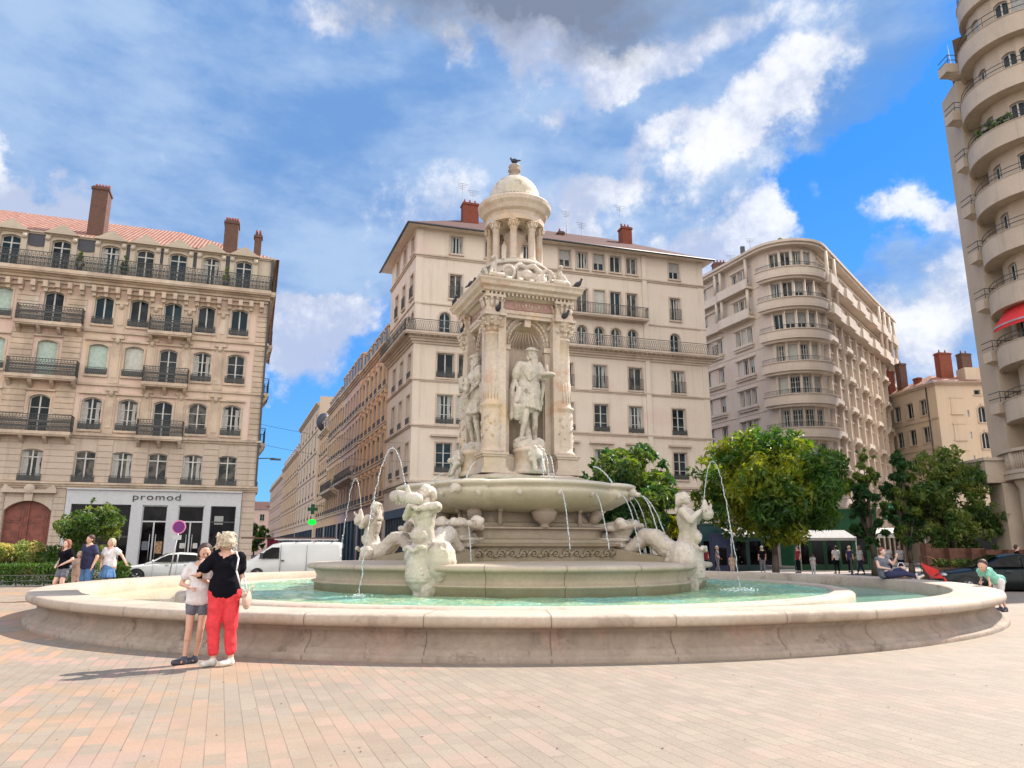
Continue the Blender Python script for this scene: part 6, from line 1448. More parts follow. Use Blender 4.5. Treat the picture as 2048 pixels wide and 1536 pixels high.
# ------------------------------------------------------------------ SEA CREATURES
def triton(label, k, var):
    a = cc[k]; r_ = 5.05; root = thing('sea_creature_statue', label, 'statue', (FC[0]+r_*math.cos(a), FC[1]+r_*math.sin(a), 0), a+math.pi/2, 'sea creatures round the fountain'); root.scale = (1.04, 1.04, 1.03)
    q = MB(); s = -1 if var else 1
    # trunk
    q.sph((0, .08, 1.34), .36, 14, sx=1.0, sz=1.0); q.sph((s*.42, .06, 1.14), .36, 12, sz=1.35); q.sph((-s*.24, .06, 1.25), .26, 12, sz=1.1); q.cap_((s*.40, .06, .9), (s*.22, .0, .45), .22, .13, 10)
    q.cap_((0, .04, 1.5), (.02, .0, 1.85), .27, .22, 12); q.cap_((.02, .0, 1.85), (0, .02, 2.2), .22, .27, 12); q.sph((0, -.16, 1.72), .2, 10); q.sph((0, -.08, 1.18), .30, 10, sz=1.3); q.sph((-.11, -.10, 2.2), .16, 10); q.sph((.11, -.10, 2.2), .16, 10)
    q.cap_((0, .05, 2.32), (0, .08, 2.52), .16, .09, 9)
    for x in (-1, 1):
        q.cap_((x*.12, .04, 2.3), (x*.30, .05, 2.34), .15, .13, 10)
    # arms: one crosses the chest, both hold the conch
    q.cap_((.31, .04, 2.35), (.42, -.16, 2.36) if not var else (.36, -.14, 2.1), .12, .09, 9); q.cap_((.42, -.16, 2.36) if not var else (.36, -.14, 2.1), (.0, -.36, 2.30), .09, .065, 9)
    q.cap_((-.31, .04, 2.35), (-.38, -.15, 2.12), .12, .09, 9); q.cap_((-.38, -.15, 2.12), (-.16, -.36, 2.36), .09, .065, 9)
    for k_ in range(5): q.cap_((-.10+.03*k_, -.40, 2.38), (-.04+.03*k_, -.44, 2.30-.01*k_), .022, .016, 6)
    # tail: loops up and inwards, then lies on the wing ramp
    P = [(0, .25, 1.25), (0, .55, 1.42), (0, .85, 1.70), (0, 1.12, 1.74), (0, 1.32, 1.55), (0, 1.55, 1.42), (0, 1.85, 1.48), (0, 2.1, 1.52), (0, 2.3, 1.7)]
    for i in range(len(P)-1): q.cap_(P[i], P[i+1], .30-.027*i, .30-.027*(i+1), 12)
    for x in (-1, 1): q.cap_(P[-1], (x*.25, 2.35, 1.8), .07, .04, 8)
    # side scroll of the big fish and belly roll
    for i in range(16):
        t = i*.42; rr = .40*(1-i/22); q.sph((s*.42, .1+rr*math.cos(t)*.8, 1.12+rr*math.sin(t)), .12-.003*i, 8)
    for i in range(12): t = i/11; q.sph((-.25+.5*t, -.36-.05*math.sin(t*3.14), 1.42+.04*math.sin(t*9)), .06, 6)
    for i in range(6): q.cap_((s*(.3+.06*i), -.1+.06*i, .95), (s*(.2+.02*i), -.05+.03*i, .55), .07, .05, 7)
    q.cap_((s*.22, -.05, 1.0), (s*.16, -.1, .45), .20, .14, 10)
    remeshed(q, 'body', M_statue, root, .021, 1, .032, .09)
    # head thrown back, wavy hair, beard
    q = MB(); h = V((-.02, .06, 2.70)); f = V((-.2, -.9, .35)); head_(q, h, f, s=1.55)
    for i in range(26):
        t = i*.5; q.cap_(h-f.normalized()*.06+V((.15*math.cos(t), .06+.05*math.sin(t*1.7), .12*math.sin(t))), h+V((.19*math.cos(t), .16, .10*math.sin(t)-.12)), .05, .035, 6)
    for i in range(5): q.cap_(h+V((0, .14, -.08)), h+V((-.12+.06*i, .2, -.38)), .07, .04, 7)
    remeshed(q, 'head', M_statue, root, .02, 1, .018, .05)
    # conch / spouting fish
    q = MB()
    if not var:
        q.cap_((.05, -.36, 2.50), (-.62, -.16, 2.60), .13, .15, 10); q.cap_((-.2, -.36, 2.55), (-.2, -.40, 2.78), .1, .05, 8); q.sph((-.68, -.15, 2.60), .15, 8)
        for i in range(7): q.cap_((.0-.1*i, -.34+.03*i, 2.64), (.02-.1*i, -.42+.03*i, 2.40), .03, .025, 6)
    else:
        q.cap_((.0, -.46, 2.32), (.0, -.46, 2.62), .14, .05, 9); q.sph((0, -.5, 2.3), .18, 9)
        for i in range(8): q.cap_((0, -.5, 2.25), (.22*math.cos(i*.8), -.52+.1*math.sin(i*.8), 2.2+.05*i), .05, .03, 6)
    remeshed(q, 'conch', M_statue, root, .022, 1, .02, .05)
    # pedestal with a scallop in front
    q = MB(); q.lathe([(.20, .25), (.22, .5), (.29, .58), (.33, .66), (.38, .72), (.40, .85), (.38, 1.15), (.32, 1.32)], 28, (0, .02, 0)); q.lathe([(.26, .78), (.40, .80), (.40, .84), (.30, .86)], 28, (0, .02, 0))
    remeshed(q, 'pedestal', M_statue, root, .02, 1, .02, .1)
    q = MB()
    for i in range(9): t = math.pi*(i+.5)/9; q.cap_((0, -.30, .80), (.20*math.cos(t), -.32, .84+.26*math.sin(t)), .025, .042, 6)
    q.sph((0, -.32, .82), .06, 8); remeshed(q, 'scallop', M_statue, root, .018, 1)
    return root
triton('pale marble sea creature holding a long conch, nearest at the front left of the fountain', 3, 0)
triton('marble sea creature in profile with a looped tail at the right edge of the fountain', 0, 1)
triton('marble sea creature beyond the left side of the fountain', 2, 1)
triton('marble sea creature hidden at the back of the fountain', 1, 1)
# ------------------------------------------------------------------ WATER JETS
rj = random.Random(21)
def jet(label, p0, v0, zend, r0=.016, n=26, group='water jets of the fountain', drops=0, wob=.0, t1=None):
    p0 = V(p0); v = V(v0); g_ = 9.8
    T = t1 or (v.z+math.sqrt(max(0, v.z*v.z+2*g_*(p0.z-zend))))/g_; pts = []; rs = []
    for i in range(n+1):
        t = T*i/n; s = i/n; w = wob*s; pts.append(p0+v*t+V((rj.uniform(-w, w), rj.uniform(-w, w), -.5*g_*t*t))); rs.append(r0*rj.uniform(.8, 1.1)*(1+.5*s*rj.random()))
    q = MB(); q.tube(pts, rs, 6)
    for i in range(drops):
        k = rj.randint(n//3, n); q.sph(pts[k]+V((rj.gauss(0, .05), rj.gauss(0, .05), rj.gauss(0, .12))), rj.uniform(.004, .012), 5)
    o = q.build('water_jet', M_jet); tag(o, label, 'water jet', group); o['kind'] = 'thing'; return pts[-1]
def foam(label, c_, r_, n=60, z=.44):
    q = MB()
    for i in range(n):
        a = rj.uniform(0, 6.28); d = r_*rj.random()**.7; q.sph((c_[0]+d*math.cos(a), c_[1]+d*math.sin(a)*.8, z+rj.uniform(-.01, .03)*(1+2*(1-d/r_))), rj.uniform(.008, .035), 6, sz=.6)
    tag(q.build('splash', M_foam), label, 'splash', 'splashes in the pool', 'stuff')
C3 = V((FC[0], FC[1], 0))
for k, lab in ((3, 'tall water jet from the conch of the front-left sea creature'), (0, 'tall water jet from the right-hand sea creature'), (2, 'tall water jet from the far left sea creature')):
    a = cc[k]; u = V((math.cos(a), math.sin(a), 0)); t_ = V((-u.y, u.x, 0)); p = C3+u*(5.05+.45)+V((0, 0, 2.66))
    if k == 3: p += t_*(-.2)
    e = jet(lab, p, u*.62+t_*(-.50 if k == 3 else 0)+V((0, 0, 4.6)), .45, .011, 60, drops=60, wob=.03)
    foam('white splash in the pool below the jet of the '+{3: 'front-left', 0: 'right-hand', 2: 'far left'}[k]+' sea creature', e, .5 if k == 0 else .3, 110 if k == 0 else 45)
names = ['centre front', 'second from the centre', 'third from the centre', 'right-hand', 'rear right']
for k in range(0, 5):
    a, p = spouts[k]; u = V((math.cos(a), math.sin(a), 0))
    jet('thin water jet falling from the %s mask of the big bowl' % names[k], C3+p+u*.08, u*.9, 1.45 if k < 2 else 1.3, .014, 18, drops=10, wob=.012)
a = cc[0]; u = V((math.cos(a), math.sin(a), 0)); t_ = V((-u.y, u.x, 0))
for i, l in enumerate(('left strand', 'right strand')): jet('arched water jet from the lion head at the right tip of the bowl, '+l, C3+u*(3.8)+V((0, 0, 2.88)), u*(1.0+.35*i)+t_*(-.12+.2*i), 1.3, .016, 18, drops=14, wob=.015)
for k, lab in ((0, 'slanting water jet from the pedestal corner down into the right side of the bowl'), (3, 'slanting water jet into the front-left of the bowl'), (2, 'thin slanting water jet into the left side of the bowl')):
    a = cc[k]; u = V((math.cos(a), math.sin(a), 0)); jet(lab, C3+u*2.45+V((0, 0, 3.75)), u*1.9+V((0, 0, -.2)), 3.17, .018, 12, drops=8)
a = TF; u = V((math.cos(a), math.sin(a), 0)); t_ = V((-u.y, u.x, 0))
for i in range(3): jet('short water strand falling from the lion below the front statue, %s' % ['left', 'middle', 'right'][i], C3+u*(2.3)+t_*(-.12+.12*i+.05)+V((0, 0, 3.92)), u*.6+t_*(-.1+.1*i), 3.16, .016, 10)
for k, lab, s in ((3, 'curving water jet from the front shell basin', 1), (0, 'curving water jet from the right shell basin', 1)):
    a = cc[k]; u = V((math.cos(a), math.sin(a), 0)); t_ = V((-u.y, u.x, 0)); jet(lab, C3+u*3.65+t_*(.42 if k == 3 else 0)+V((0, 0, 2.0)), u*.55+t_*(.5 if k == 3 else .1), 1.15, .014, 16, drops=8)
# ------------------------------------------------------------------ VEHICLES
def loft(q, secs, n=20, mi=0, cap=True):
    """sections (x, z0, z1, halfwidth_low, halfwidth_top, roundness) along the car's length"""
    rings = []
    for (x, z0, z1, w0, w1, p) in secs:
        r = []
        for i in range(n):
            a = 2*math.pi*i/n; ca, sa = math.cos(a), math.sin(a); cy = math.copysign(abs(ca)**p, ca); cz = math.copysign(abs(sa)**p, sa)
            t = (cz+1)/2; r.append((x, cy*(w0+(w1-w0)*t), z0+(z1-z0)*t))
        rings.append(r)
    vs = [v for r in rings for v in r]; fs = [(j*n+i, (j+1)*n+i, (j+1)*n+(i+1) % n, j*n+(i+1) % n) for j in range(len(secs)-1) for i in range(n)]
    q.add(vs, fs, mi, True)
    if cap: q.add(rings[0], [list(range(n))], mi); q.add(rings[-1], [list(range(n))[::-1]], mi)
def wheels(root, xs, w, r, alloy=M_alloy):
    for x in xs:
        for s in (-1, 1):
            q = MB(); q.lathe([(r*.6, -.10), (r*.93, -.10), (r, -.06), (r, .06), (r*.93, .10), (r*.6, .10)], 28); M = Matrix.Translation((x, s*(w-.08), r)) @ Matrix.Rotation(R_(90), 4, 'X')
            wh = q.xf(M).build('wheel', M_tyre, root); q = MB(); q.lathe([(.05, .105*-s), (r*.5, .09*-s), (r*.62, .1*-s)], 20)
            for k in range(5): t = 6.283*k/5; q.bar((.04*math.cos(t), .04*math.sin(t), .115*-s), (r*.55*math.cos(t), r*.55*math.sin(t), .115*-s), .035, 5)
            q.xf(M).build('rim', alloy, wh)
def side_glass(q, pts, y0, y1, zb, zt):
    """window panels following the leaning side of the cabin; pts are (x, z)"""
    for s in (-1, 1): q.add([(x, s*(y0+(y1-y0)*(z-zb)/(zt-zb)+.012), z) for x, z in pts], [list(range(len(pts))) if s < 0 else list(range(len(pts)))[::-1]])
def hatchback(label, loc, rz, paint, sc=1., low=False):
    c_ = thing('parked_car', label, 'car', loc, rz); c_.scale = (sc, sc, sc*(.92 if low else 1)); q = MB()
    loft(q, [(-2.05, .42, .62, .60, .55, .5), (-1.98, .28, .74, .76, .70, .42), (-1.6, .2, .84, .86, .78, .38), (-1.0, .18, .93, .88, .80, .35), (-.4, .18, .98, .88, .80, .35), (.8, .18, 1.0, .88, .80, .35), (1.5, .2, 1.02, .87, .77, .38), (1.9, .28, .98, .80, .70, .42), (2.06, .40, .80, .66, .60, .5)])
    b = q.build('body', paint, c_); q = MB()
    loft(q, [(-1.0, .86, .95, .76, .70, .6), (-.55, .88, 1.16, .77, .62, .5), (-.1, .9, 1.38, .78, .58, .45), (.4, .9, 1.45, .78, .57, .42), (1.0, .9, 1.42, .78, .56, .42), (1.5, .9, 1.30, .76, .54, .45), (1.85, .9, 1.08, .70, .52, .55)])
    q.build('cabin', paint, c_)
    q = MB(); side_glass(q, [(-.62, 1.0), (.38, 1.0), (.38, 1.36), (.0, 1.33), (-.3, 1.2)], .77, .60, .98, 1.42); side_glass(q, [(.45, 1.0), (1.2, 1.02), (1.5, 1.16), (1.2, 1.32), (.45, 1.36)], .77, .60, .98, 1.42)
    q.add([(-1.0, -.6, .97), (-1.0, .6, .97), (-.13, .5, 1.40), (-.13, -.5, 1.40)], [(0, 1, 2, 3)]); q.add([(1.94, -.5, 1.02), (1.94, .5, 1.02), (1.5, .42, 1.36), (1.5, -.42, 1.36)], [(3, 2, 1, 0)])
    q.build('side_window', M_shop, c_)
    for s in (-1, 1):
        q = MB(); q.sph((1.93, s*.64, .86), .15, 10, sx=.6, sy=.8, sz=.6); q.build('tail_light', M_red, c_); q = MB(); q.sph((-1.88, s*.62, .70), .14, 10, sx=.8, sz=.55); q.build('headlight', M_alum, c_)
        q = MB(); q.sph((-.62, s*.93, 1.04), .10, 8, sx=.6, sz=.7); q.build('wing_mirror', paint, c_)
        q = MB(); q.box(-.1, .08, s*.89-.01, s*.89+.01, .84, .87); q.box(.75, .93, s*.89-.01, s*.89+.01, .85, .88)
        for x in (-.62, .42, 1.25): q.box(x-.004, x+.004, s*.885-.005, s*.885+.005, .32, .95)
        q.build('door_handle', M_iron, c_)
    q = MB()
    for x in (-1.3, 1.3):
        for s in (-1, 1): q.lathe([(.38, -.02), (.38, .02)], 24); m_ = len(q.v)-48; q.v[m_:] = [tuple(Matrix.Translation((x, s*.865, .34)) @ Matrix.Rotation(R_(90), 4, 'X') @ V(v)) for v in q.v[m_:]]
    q.build('wheel_arch', M_tyre, c_); wheels(c_, (-1.3, 1.3), .90, .32); return c_
def plc(u, D, z=-.14): return ((u-1024)/1480*1.045*D, D, z)
hatchback('pale silver-white hatchback parked in front of the grey shopfront', (-16.5, 36.8, -.14), R_(14), M_paintw)
hatchback('black car parked behind the boy in mint green, at the right of the basin', (17.6, 27.6, -.14), R_(-12), M_paintb, 1.08, True)
hatchback('dark car farther right behind the black car, by the pillar', (24.5, 31.5, -.14), R_(4), M_paintb, 1.)
# van
vn = thing('parked_van', 'white panel van with a roof rack parked at the corner of the side street', 'van', (-11.6, 40.2, -.14), R_(12)); q = MB()
loft(q, [(-2.5, .4, .75, .75, .68, .45), (-2.42, .3, .98, .86, .76, .4), (-1.95, .24, 1.14, .94, .80, .35), (-1.5, .22, 1.5, .95, .78, .32), (-1.0, .22, 1.86, .95, .78, .28), (-.5, .22, 1.96, .95, .80, .25), (1.0, .22, 1.98, .95, .82, .22), (2.3, .22, 1.97, .95, .82, .22), (2.48, .26, 1.93, .93, .80, .24), (2.52, .34, 1.85, .88, .76, .3)])
q.build('body', M_paintw, vn)
q = MB(); side_glass(q, [(-1.62, 1.12), (-.62, 1.12), (-.62, 1.68), (-1.0, 1.68), (-1.3, 1.5)], .93, .84, 1.1, 1.95); q.build('side_window', M_shop, vn)
q = MB(); q.add([(-1.9, -.68, 1.17), (-1.9, .68, 1.17), (-1.02, .6, 1.84), (-1.02, -.6, 1.84)], [(0, 1, 2, 3)]); q.build('windscreen', M_shop, vn)
for s in (-1, 1):
    q = MB(); q.sph((-2.3, s*.7, .84), .16, 10, sx=.8, sz=.6); q.build('headlight', M_alum, vn); q = MB(); q.box(-1.55, -1.4, s*.98-.03, s*.98+.12*s, 1.15, 1.4) if s > 0 else q.box(-1.55, -1.4, -1.12, -.95, 1.15, 1.4); q.build('wing_mirror', M_iron, vn)
    q = MB(); q.box(-.55, -.53, s*.945-.012, s*.945+.012, .4, 1.8); q.box(.75, .77, s*.945-.012, s*.945+.012, .4, 1.8); q.box(-.5, -.35, s*.96-.012, s*.96+.012, .98, 1.05); q.box(-2.2, 2.4, s*.95-.01, s*.95+.01, .36, .42); q.build('door_seam', M_iron, vn)
q = MB()
for x in (-.6, .3, 1.2, 2.1): q.box(x-.03, x+.03, -.85, .85, 2.03, 2.08)
for s in (-.82, .82): q.box(-.9, 2.3, s-.03, s+.03, 2.06, 2.12)
q.build('roof_rack', M_alum, vn)
q = MB(); q.box(-2.6, 2.2, -.55, -.2, 2.13, 2.19); tag(q.xf(Matrix.Translation((-11.6, 40.2, -.14)) @ Matrix.Rotation(R_(12), 4, 'Z')).build('ladder', M_wood), 'long brown plank strapped on the roof rack of the white van', 'plank')
wheels(vn, (-1.65, 1.5), .95, .33)
for i, (x, y, pt, lb_) in enumerate(((-29, 96, M_paints, 'silver car parked far down the side street'), (-34, 112, M_crimson, 'dark red car far down the side street'), (-25.5, 84, M_navy, 'dark blue car partway down the side street'))):
    hatchback(lb_, (x, y, -.14), R_(111), pt)
# ------------------------------------------------------------------ SIGN
sg = thing('parking_sign', 'round purple no-parking sign with a pink rim on a thin leaning post by the shopfront', 'road sign', (-14.75, 33.4, -.14), R_(6))
q = MB(); q.tube([(-.28, 0, 0), (0, 0, 2.5)], .03, 8); q.build('post', M_alum, sg)
q = MB(); q.lathe([(.30, -.015), (.30, .015)], 40); q.xf(Matrix.Translation((.0, -.05, 2.55)) @ Matrix.Rotation(R_(90), 4, 'X')); q.build('rim', M_signrim, sg)
q = MB(); q.lathe([(.25, -.02), (.25, .02)], 40); q.xf(Matrix.Translation((.0, -.055, 2.55)) @ Matrix.Rotation(R_(90), 4, 'X')); q.build('face', M_purple, sg)
q = MB(); q.box(-.22, .14, -.05, -.035, 2.0, 2.2); q.build('plate', M_greyp, sg)
# ------------------------------------------------------------------ PLANTING
def leaf_mesh(q, c_, s, rn, droop=.3):
    n = V((rn.gauss(0, 1), rn.gauss(0, 1), rn.gauss(.5, .8))).normalized(); u = n.orthogonal().normalized(); u = (Matrix.Rotation(rn.uniform(0, 6.28), 3, n) @ u); w = n.cross(u)
    L = s*rn.uniform(.7, 1.3); W_ = L*rn.uniform(.45, .65); tip = c_+u*L-V((0, 0, droop*L))
    q.add([c_-u*L*.4, c_+w*W_*.5-n*L*.07, tip, c_-w*W_*.5-n*L*.07], [(0, 1, 2), (0, 2, 3)])
def crown(q, clumps, nleaf, size, rn, shell=.75, flat=.85):
    tot = sum(r**2 for _, r in clumps)
    for c_, r in clumps:
        for i in range(int(nleaf*r*r/tot)):
            d = V((rn.gauss(0, 1), rn.gauss(0, 1), rn.gauss(0, 1))).normalized(); rr = r*(shell+(1-shell)*rn.random()**.5*1.25) if rn.random() < .75 else r*rn.random()
            leaf_mesh(q, c_+V((d.x*rr, d.y*rr, d.z*rr*flat)), size, rn)
def tree(label, loc, h, trunk_h, rx, rz_, mat, nleaf, size, seed, cat='tree', nclump=60, group=None, name='plane_tree', shape=None, pr=None, clr=None):
    rn = random.Random(seed); r_ = thing(name, label, cat, loc, group=group); cz = (trunk_h+h)/2; q = MB(); tr_ = max(.07, h*.022)
    pts = [V((0, 0, 0)), V((.05, .02, trunk_h*.5)), V((0, 0, trunk_h)), V((.1, .0, cz+.2*h))]; q.tube(pts, [tr_*1.3, tr_, tr_*.9, tr_*.35], 9)
    cl = []
    for i in range(nclump):
        while True:
            d = V((rn.uniform(-1, 1), rn.uniform(-1, 1), rn.uniform(-1, 1)))
            if .25 < d.length < 1.0+.14*math.sin(d.x*6+seed)*math.cos(d.z*5+d.y*3): break
        k = shape(d.z) if shape else 1.
        c_ = V((d.x*rx*k, d.y*rx*k, cz+d.z*rz_)); cl.append((c_, (clr or rx*.19)*rn.uniform(.55, 1.4)))
    for i in range(nclump//3):
        d = V((rn.gauss(0, 1), rn.gauss(0, 1), rn.gauss(.3, 1))).normalized()*rn.uniform(.98, 1.16); cl.append((V((d.x*rx, d.y*rx, cz+d.z*rz_)), rx*.19*rn.uniform(.3, .6)))
    for i in range(16):
        c_ = cl[i*3 % len(cl)][0]; b = V((0, 0, trunk_h*rn.uniform(.85, 1.25))); m_ = b.lerp(c_, .5)+V((0, 0, .2)); q.tube([b, m_, c_], [tr_*.55, tr_*.3, tr_*.1], 6)
    q.build('trunk', M_bark, r_); q = MB(); crown(q, cl, nleaf, size, rn); q.build('crown', mat, r_); return r_
tree('big round yellow-green tree in front of the rounded block', (14.0, 40.5, 0), 7.25, 2.3, 3.65, 2.7, M_leafy, 26000, .25, 1, nclump=190)
tree('dark green tree close behind the right side of the fountain', (6.3, 41.5, 0), 6.95, 1.6, 2.5, 2.75, M_leafd, 13000, .28, 2, nclump=95)
tree('small yellow-green tree between the dark tree and the right-hand sea creature', (8.6, 43.5, 0), 5.6, 1.5, 1.3, 2.0, M_leafy, 6000, .22, 8, nclump=40)
tree('slender dark tree with upright twigs right of the big yellow-green tree', (20.2, 42.5, 0), 6.75, 1.8, 1.1, 2.7, M_leafd, 5800, .2, 3, nclump=55, shape=lambda z: 1-.55*max(0, z))
tree('dark upright tree just left of the broad olive-green tree', (22.0, 42.0, 0), 6.6, 1.4, .95, 2.6, M_leafd, 5500, .2, 4, nclump=50, shape=lambda z: 1-.6*max(0, z))
tree('broad olive-green tree with ragged tips in front of the ochre corner house', (24.3, 41.8, 0), 6.9, .8, 2.3, 3.0, M_leafm, 14000, .2, 5, nclump=120, clr=.42, shape=lambda z: 1-.5*max(0, z))
tree('small round-headed bush tree in front of the grey shopfront', (-18.9, 33.6, 0), 3.45, 1.1, 1.15, 1.2, M_leafm, 5200, .15, 6, 'shrub', nclump=45, name='shrub', clr=.3)
tree('tall tree tip at the far end of the side street', (-62, 182, 0), 7, 2, 3.4, 2.8, M_leafd, 1500, .8, 7, nclump=30)
# hedge: clipped box of leaves with a low rail before it
rn = random.Random(12); hd = thing('hedge', 'clipped green hedge behind a low iron rail at the left edge', 'hedge', (-22.5, 30.4, 0), R_(24))
q = MB()
for i in range(16000):
    x, y, z = rn.uniform(-6, 6.2), rn.uniform(-.7, .7), rn.uniform(.05, .85); f_ = rn.randint(0, 3)
    if f_ == 0: y = -.7+rn.gauss(0, .04)
    elif f_ == 1: z = .85+rn.gauss(0, .03)
    leaf_mesh(q, V((x, y, z)), .085, rn, .0)
q.build('leaves', M_hedge, hd)
for i, (x, y, r_, h_, m_, l) in enumerate(((-20.9, 31.9, .95, 1.75, M_flower, 'pale flowering shrub above the hedge near the red-brown door'), (-22.4, 31.6, .9, 1.7, M_flower, 'yellow flowering shrub at the far left edge above the hedge'), (-19.6, 32.6, .75, 1.6, M_leafm, 'leafy green shrub above the hedge beside the auburn-haired woman'))):
    s_ = thing('shrub', l, 'shrub', (x, y, 0), group='flowering shrubs behind the hedge'); q = MB(); cl = [(V((rn.uniform(-r_, r_)*.7, rn.uniform(-.4, .4), rn.uniform(.6, h_-.2))), .34) for k in range(14)]; crown(q, cl, 3600, .11, rn); q.build('crown', m_, s_)
    q = MB()
    for k in range(7): q.tube([(0, 0, 0), cl[k][0]*.6, cl[k][0]], [.03, .02, .01], 5)
    q.build('stem', M_bark, s_)
q = MB()
for i in range(14): q.bar((-6+i*.95, -1.0, 0), (-6+i*.95, -1.0, .42), .02, 6)
for z in (.2, .42): q.bar((-6, -1., z), (6.4, -1., z), .014, 6)
q.xf(Matrix.Translation((-22.5, 30.4, 0)) @ Matrix.Rotation(R_(24), 4, 'Z')); tag(q.build('low_railing', M_irong), 'low iron rail running in front of the clipped hedge', 'railing')
# small plant by the car
b_ = thing('potted_plant', 'small green plant between the blue skirt and the silver-white hatchback', 'plant', (-15.0, 29.2, 0)); q = MB(); q.lathe([(.22, 0), (.28, .35)], 14); q.build('pot', M_iron, b_); q = MB(); crown(q, [(V((0, 0, .6)), .32), (V((.1, 0, .8)), .25)], 900, .1, rn); q.build('foliage', M_hedge, b_)
# ------------------------------------------------------------------ STALLS, PLANTERS, FURNITURE
def stall(label, x, y, w, mat, h=2.35, rz=0., d=1.8):
    s_ = thing('canopy', label, 'canopy', (x, y, 0), rz, 'shop canopies behind the fountain'); q = MB(); q.add([(-w/2, 0, h-.1), (w/2, 0, h-.1), (w/2, d, h+.45), (-w/2, d, h+.45), (-w/2, 0, h-.28), (w/2, 0, h-.28)], [(0, 1, 2, 3), (4, 5, 1, 0)]); q.build('cloth', mat, s_)
    for px in (-w/2+.05, w/2-.05):
        q = MB(); q.bar((px, .05, 0), (px, .05, h), .035, 6); q.build('post', M_alum, s_)
    return s_
stall('grey canopy before the green shop, right of the big tree trunk', 21.3, 51, 3.9, M_awngrey, 2.3)
stall('grey canopy over the dark blue shop entrance, left of the big tree trunk', 15.9, 50, 3.0, M_awngrey, 2.5, .1)
stall('pale cream awning catching the sun beside the green shop sign', 27.0, 52.5, 3.2, M_awn, 2.5, -.25)
for i, (x, y, w, h, d, m_, lab) in enumerate(((15.2, 52.3, 4.4, 3.2, .3, M_tealshop, 'teal shop screen behind the big yellow-green tree'), (14.2, 50.8, 1.6, 2.5, .5, M_blueshop, 'dark blue kiosk door panel under the left grey canopy'), (23.3, 54.2, 6.4, 4.3, .3, M_greenshop, 'bright green shop panel behind the walkers in white shirts'))):
    t_ = thing('shop_screen', lab, 'shop screen', (x, y, 0), .12); q = MB(); q.box(-w/2, w/2, 0, d, -.1, h); q.build('panel', m_, t_)
    q = MB()
    for k in range(int(w/1.1)+1): q.box(-w/2+k*1.1, -w/2+.07+k*1.1, -.04, 0, 0, h)
    q.box(-w/2, w/2, -.05, 0, h-.12, h); q.build('frame', m_, t_)
    q = MB()
    for k in range(int(w/1.1)): q.box(-w/2+.15+k*1.1, -w/2+.98+k*1.1, -.012, 0, .4, h*.62)
    q.build('window', M_shop, t_)
gs = thing('shop_sign', 'small green lettered sign hanging above the cream awning', 'sign', (27.4, 53.6, 4.1), -.2); q = MB(); q.box(-.9, .9, -.06, .06, -.6, .6); q.build('board', M_greenshop, gs); q = MB()
for r_ in range(3):
    for k in range(6): q.box(-.72+k*.25, -.58+k*.25, -.075, -.06, .26-r_*.32, .38-r_*.32)
q.build('lettering', M_mint, gs)
for i, (x, y, w, h, lab) in enumerate(((22.6, 38.6, 3.4, 1.0, 'dark brown wooden planter screen behind the stroller'), (25.4, 38.9, 2.6, .95, 'dark brown planter screen nearer the café tables'), (20.6, 37.5, .5, 1.15, 'narrow dark menu board at the café'))):
    t_ = thing('planter', lab, 'planter', (x, y, 0), .1); q = MB(); q.box(-w/2, w/2, -.2, .25, 0, h*.55); q.box(-w/2, w/2, .18, .24, h*.5, h*1.5)
    for k in range(int(w/.4)+1): q.box(-w/2+k*.4-.02, -w/2+k*.4+.03, -.22, .26, 0, h*1.5 if k % 3 == 0 else h*.6)
    q.build('box', M_wood, t_)
    if w > 1: q = MB(); crown(q, [(V((-w/2+.3+k*.5, 0, h*.75)), .28) for k in range(int(w/.5))], 1800, .11, rn); q.build('foliage', M_leafm, t_)
def cafe_table(x, y, lab, white=True):
    t_ = thing('cafe_table', lab, 'table', (x, y, 0), group='café tables behind the black car'); q = MB(); q.lathe([(.35, .72), (.35, .75)], 20); q.build('tabletop', M_wcloth if white else M_wood, t_); q = MB(); q.bar((0, 0, 0), (0, 0, .72), .03, 8); q.lathe([(.22, 0), (.2, .03)], 16); q.build('leg', M_iron, t_)
def chair(x, y, rz, lab):
    t_ = thing('cafe_chair', lab, 'chair', (x, y, 0), rz, 'café chairs behind the black car'); q = MB(); q.box(-.2, .2, -.2, .2, .43, .46); q.build('seat', M_wood, t_); q = MB(); q.box(-.2, .2, .18, .21, .6, .88); q.build('backrest', M_wood, t_)
    for a in (-.18, .18):
        for b in (-.18, .18): q = MB(); q.bar((a, b, 0), (a, b, .45 if b < 0 else .85), .014, 5); q.build('leg', M_iron, t_)
cafe_table(27.0, 36.5, 'white café table left of the pillar, nearer the planters'); cafe_table(28.6, 37.6, 'white café table closest to the pillar')
chair(26.3, 36.3, .6, 'café chair left of the nearer white table'); chair(27.6, 36.2, -.6, 'café chair between the two white tables'); chair(29.2, 37.0, -1.2, 'café chair right of the table by the pillar')
# railings by the crossing
rl = thing('street_railing', 'row of thin black street railings near the walkers in white', 'railing', (25.6, 44.2, 0), -.1); q = MB()
for k in range(26): q.bar((-1.8+k*.16, 0, 0), (-1.8+k*.16, 0, 1.0), .018, 5)
for z in (.12, 1.0): q.bar((-1.8, 0, z), (2.2, 0, z), .022, 5)
q.build('bars', M_iron, rl)
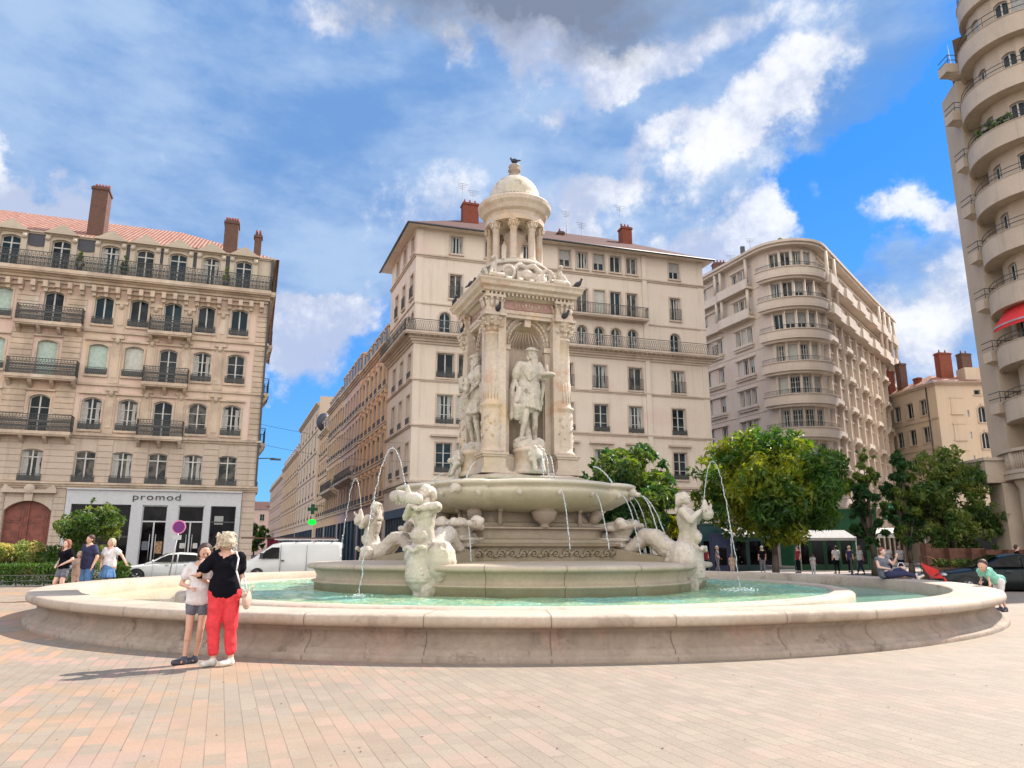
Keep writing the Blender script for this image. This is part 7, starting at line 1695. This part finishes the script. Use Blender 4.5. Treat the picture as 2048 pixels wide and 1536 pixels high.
# bollards
for i, (x, y, l) in enumerate(((10.4, 40.2, 'thin dark bollard left of the big tree trunk'), (12.0, 40.6, 'thin dark bollard close by the big tree trunk'), (17.6, 39.5, 'thin dark bollard right of the big tree trunk'), (19.2, 39.0, 'thin dark bollard below the slender dark tree'))):
    t_ = thing('bollard', l, 'bollard', (x, y, 0), group='bollards along the far edge of the square'); q = MB(); q.lathe([(.07, 0), (.06, .1), (.05, .85), (.07, .88), (.06, .95), (.03, 1.0)], 14, sm=True); q.build('shaft', M_iron, t_)
# stroller with red cloth
st = thing('stroller', 'pushchair with bright red cloth and an orange hood behind the seated woman', 'stroller', (13.95, 25.4, 0), R_(-30)); q = MB()
q.tube([(-.5, 0, 1.05), (-.2, 0, .75), (.3, 0, .2)], .018, 6); q.tube([(-.5, .45, 1.05), (-.2, .45, .75), (.3, .45, .2)], .018, 6); q.bar((-.5, 0, 1.05), (-.5, .45, 1.05), .02, 6); q.tube([(-.25, 0, .2), (.1, 0, .6), (.35, 0, .75)], .016, 6); q.tube([(-.25, .45, .2), (.1, .45, .6), (.35, .45, .75)], .016, 6); q.build('frame', M_iron, st)
q = MB()
def slab_(p, r_, th=.05):
    (x0, z0), (x1, z1) = p, r_; n_ = V((-(z1-z0), 0, x1-x0)).normalized()*th
    q.add([(x0, .06, z0), (x1, .06, z1), (x1, .39, z1), (x0, .39, z0)]+[(a_+n_.x, b_, c_+n_.z) for a_, b_, c_ in [(x0, .06, z0), (x1, .06, z1), (x1, .39, z1), (x0, .39, z0)]], [(0, 1, 2, 3), (7, 6, 5, 4), (0, 4, 5, 1), (1, 5, 6, 2), (2, 6, 7, 3), (3, 7, 4, 0)])
slab_((-.28, 1.0), (-.05, .5)); slab_((-.05, .5), (.32, .52)); slab_((.32, .52), (.50, .2))
for y in (.05, .40): q.add([(-.28, y, 1.0), (-.05, y, .5), (.32, y, .52), (.2, y, .78)], [(0, 1, 2, 3)])
q.build('seat', M_red, st)
q = MB(); n_ = 9; vs = []
for i in range(n_):
    t_ = R_(95+100*i/(n_-1)); vs += [(-.1+.34*math.cos(t_-1.2), .04, .92+.30*math.sin(t_-1.2)), (-.1+.34*math.cos(t_-1.2), .41, .92+.30*math.sin(t_-1.2))]
q.add(vs, [(2*i, 2*i+1, 2*i+3, 2*i+2) for i in range(n_-1)]); q.build('hood', M_orangef, st)
for x in (-.28, .36):
    for y in (0, .45): q = MB(); q.lathe([(.08, -.02), (.13, -.02), (.13, .02), (.08, .02)], 18); q.xf(Matrix.Translation((x, y, .13)) @ Matrix.Rotation(R_(90), 4, 'X')); q.build('wheel', M_tyre, st)
# bag beside the seated woman
bg_ = thing('bag', 'patterned pale tote bag on the rim beside the seated woman', 'bag', (11.65, 23.05, .6)); q = MB(); q.cap_((0, 0, .1), (.25, .0, .12), .11, .1, 8); q.cap_((.05, 0, .25), (.2, 0, .28), .09, .08, 8); remeshed(q, 'body', M_flowerbag if 'M_flowerbag' in globals() else M_bag, bg_, .02, 2)
q = MB(); q.tube([(0, 0, .3), (.06, .0, .45), (.18, 0, .45), (.24, 0, .3)], .012, 6); q.build('handle', M_wcloth, bg_)
# litter, leaves and grates on the paving
q = MB(); rn = random.Random(77)
for i in range(170):
    x, y = rn.uniform(-7, 8), rn.uniform(2.6, 9.8); s_ = rn.uniform(.006, .022); a = rn.random()*6.28
    q.add([(x+s_*math.cos(a+k*1.57)*(1 if k % 2 else .4), y+s_*math.sin(a+k*1.57)*(1 if k % 2 else .4), .004+.004*(k == 2)) for k in range(4)], [(0, 1, 2, 3)])
tag(q.build('leaf_litter', M_bark), 'scattered bits of dry leaf on the paving in front of the basin', 'litter', kind='stuff')
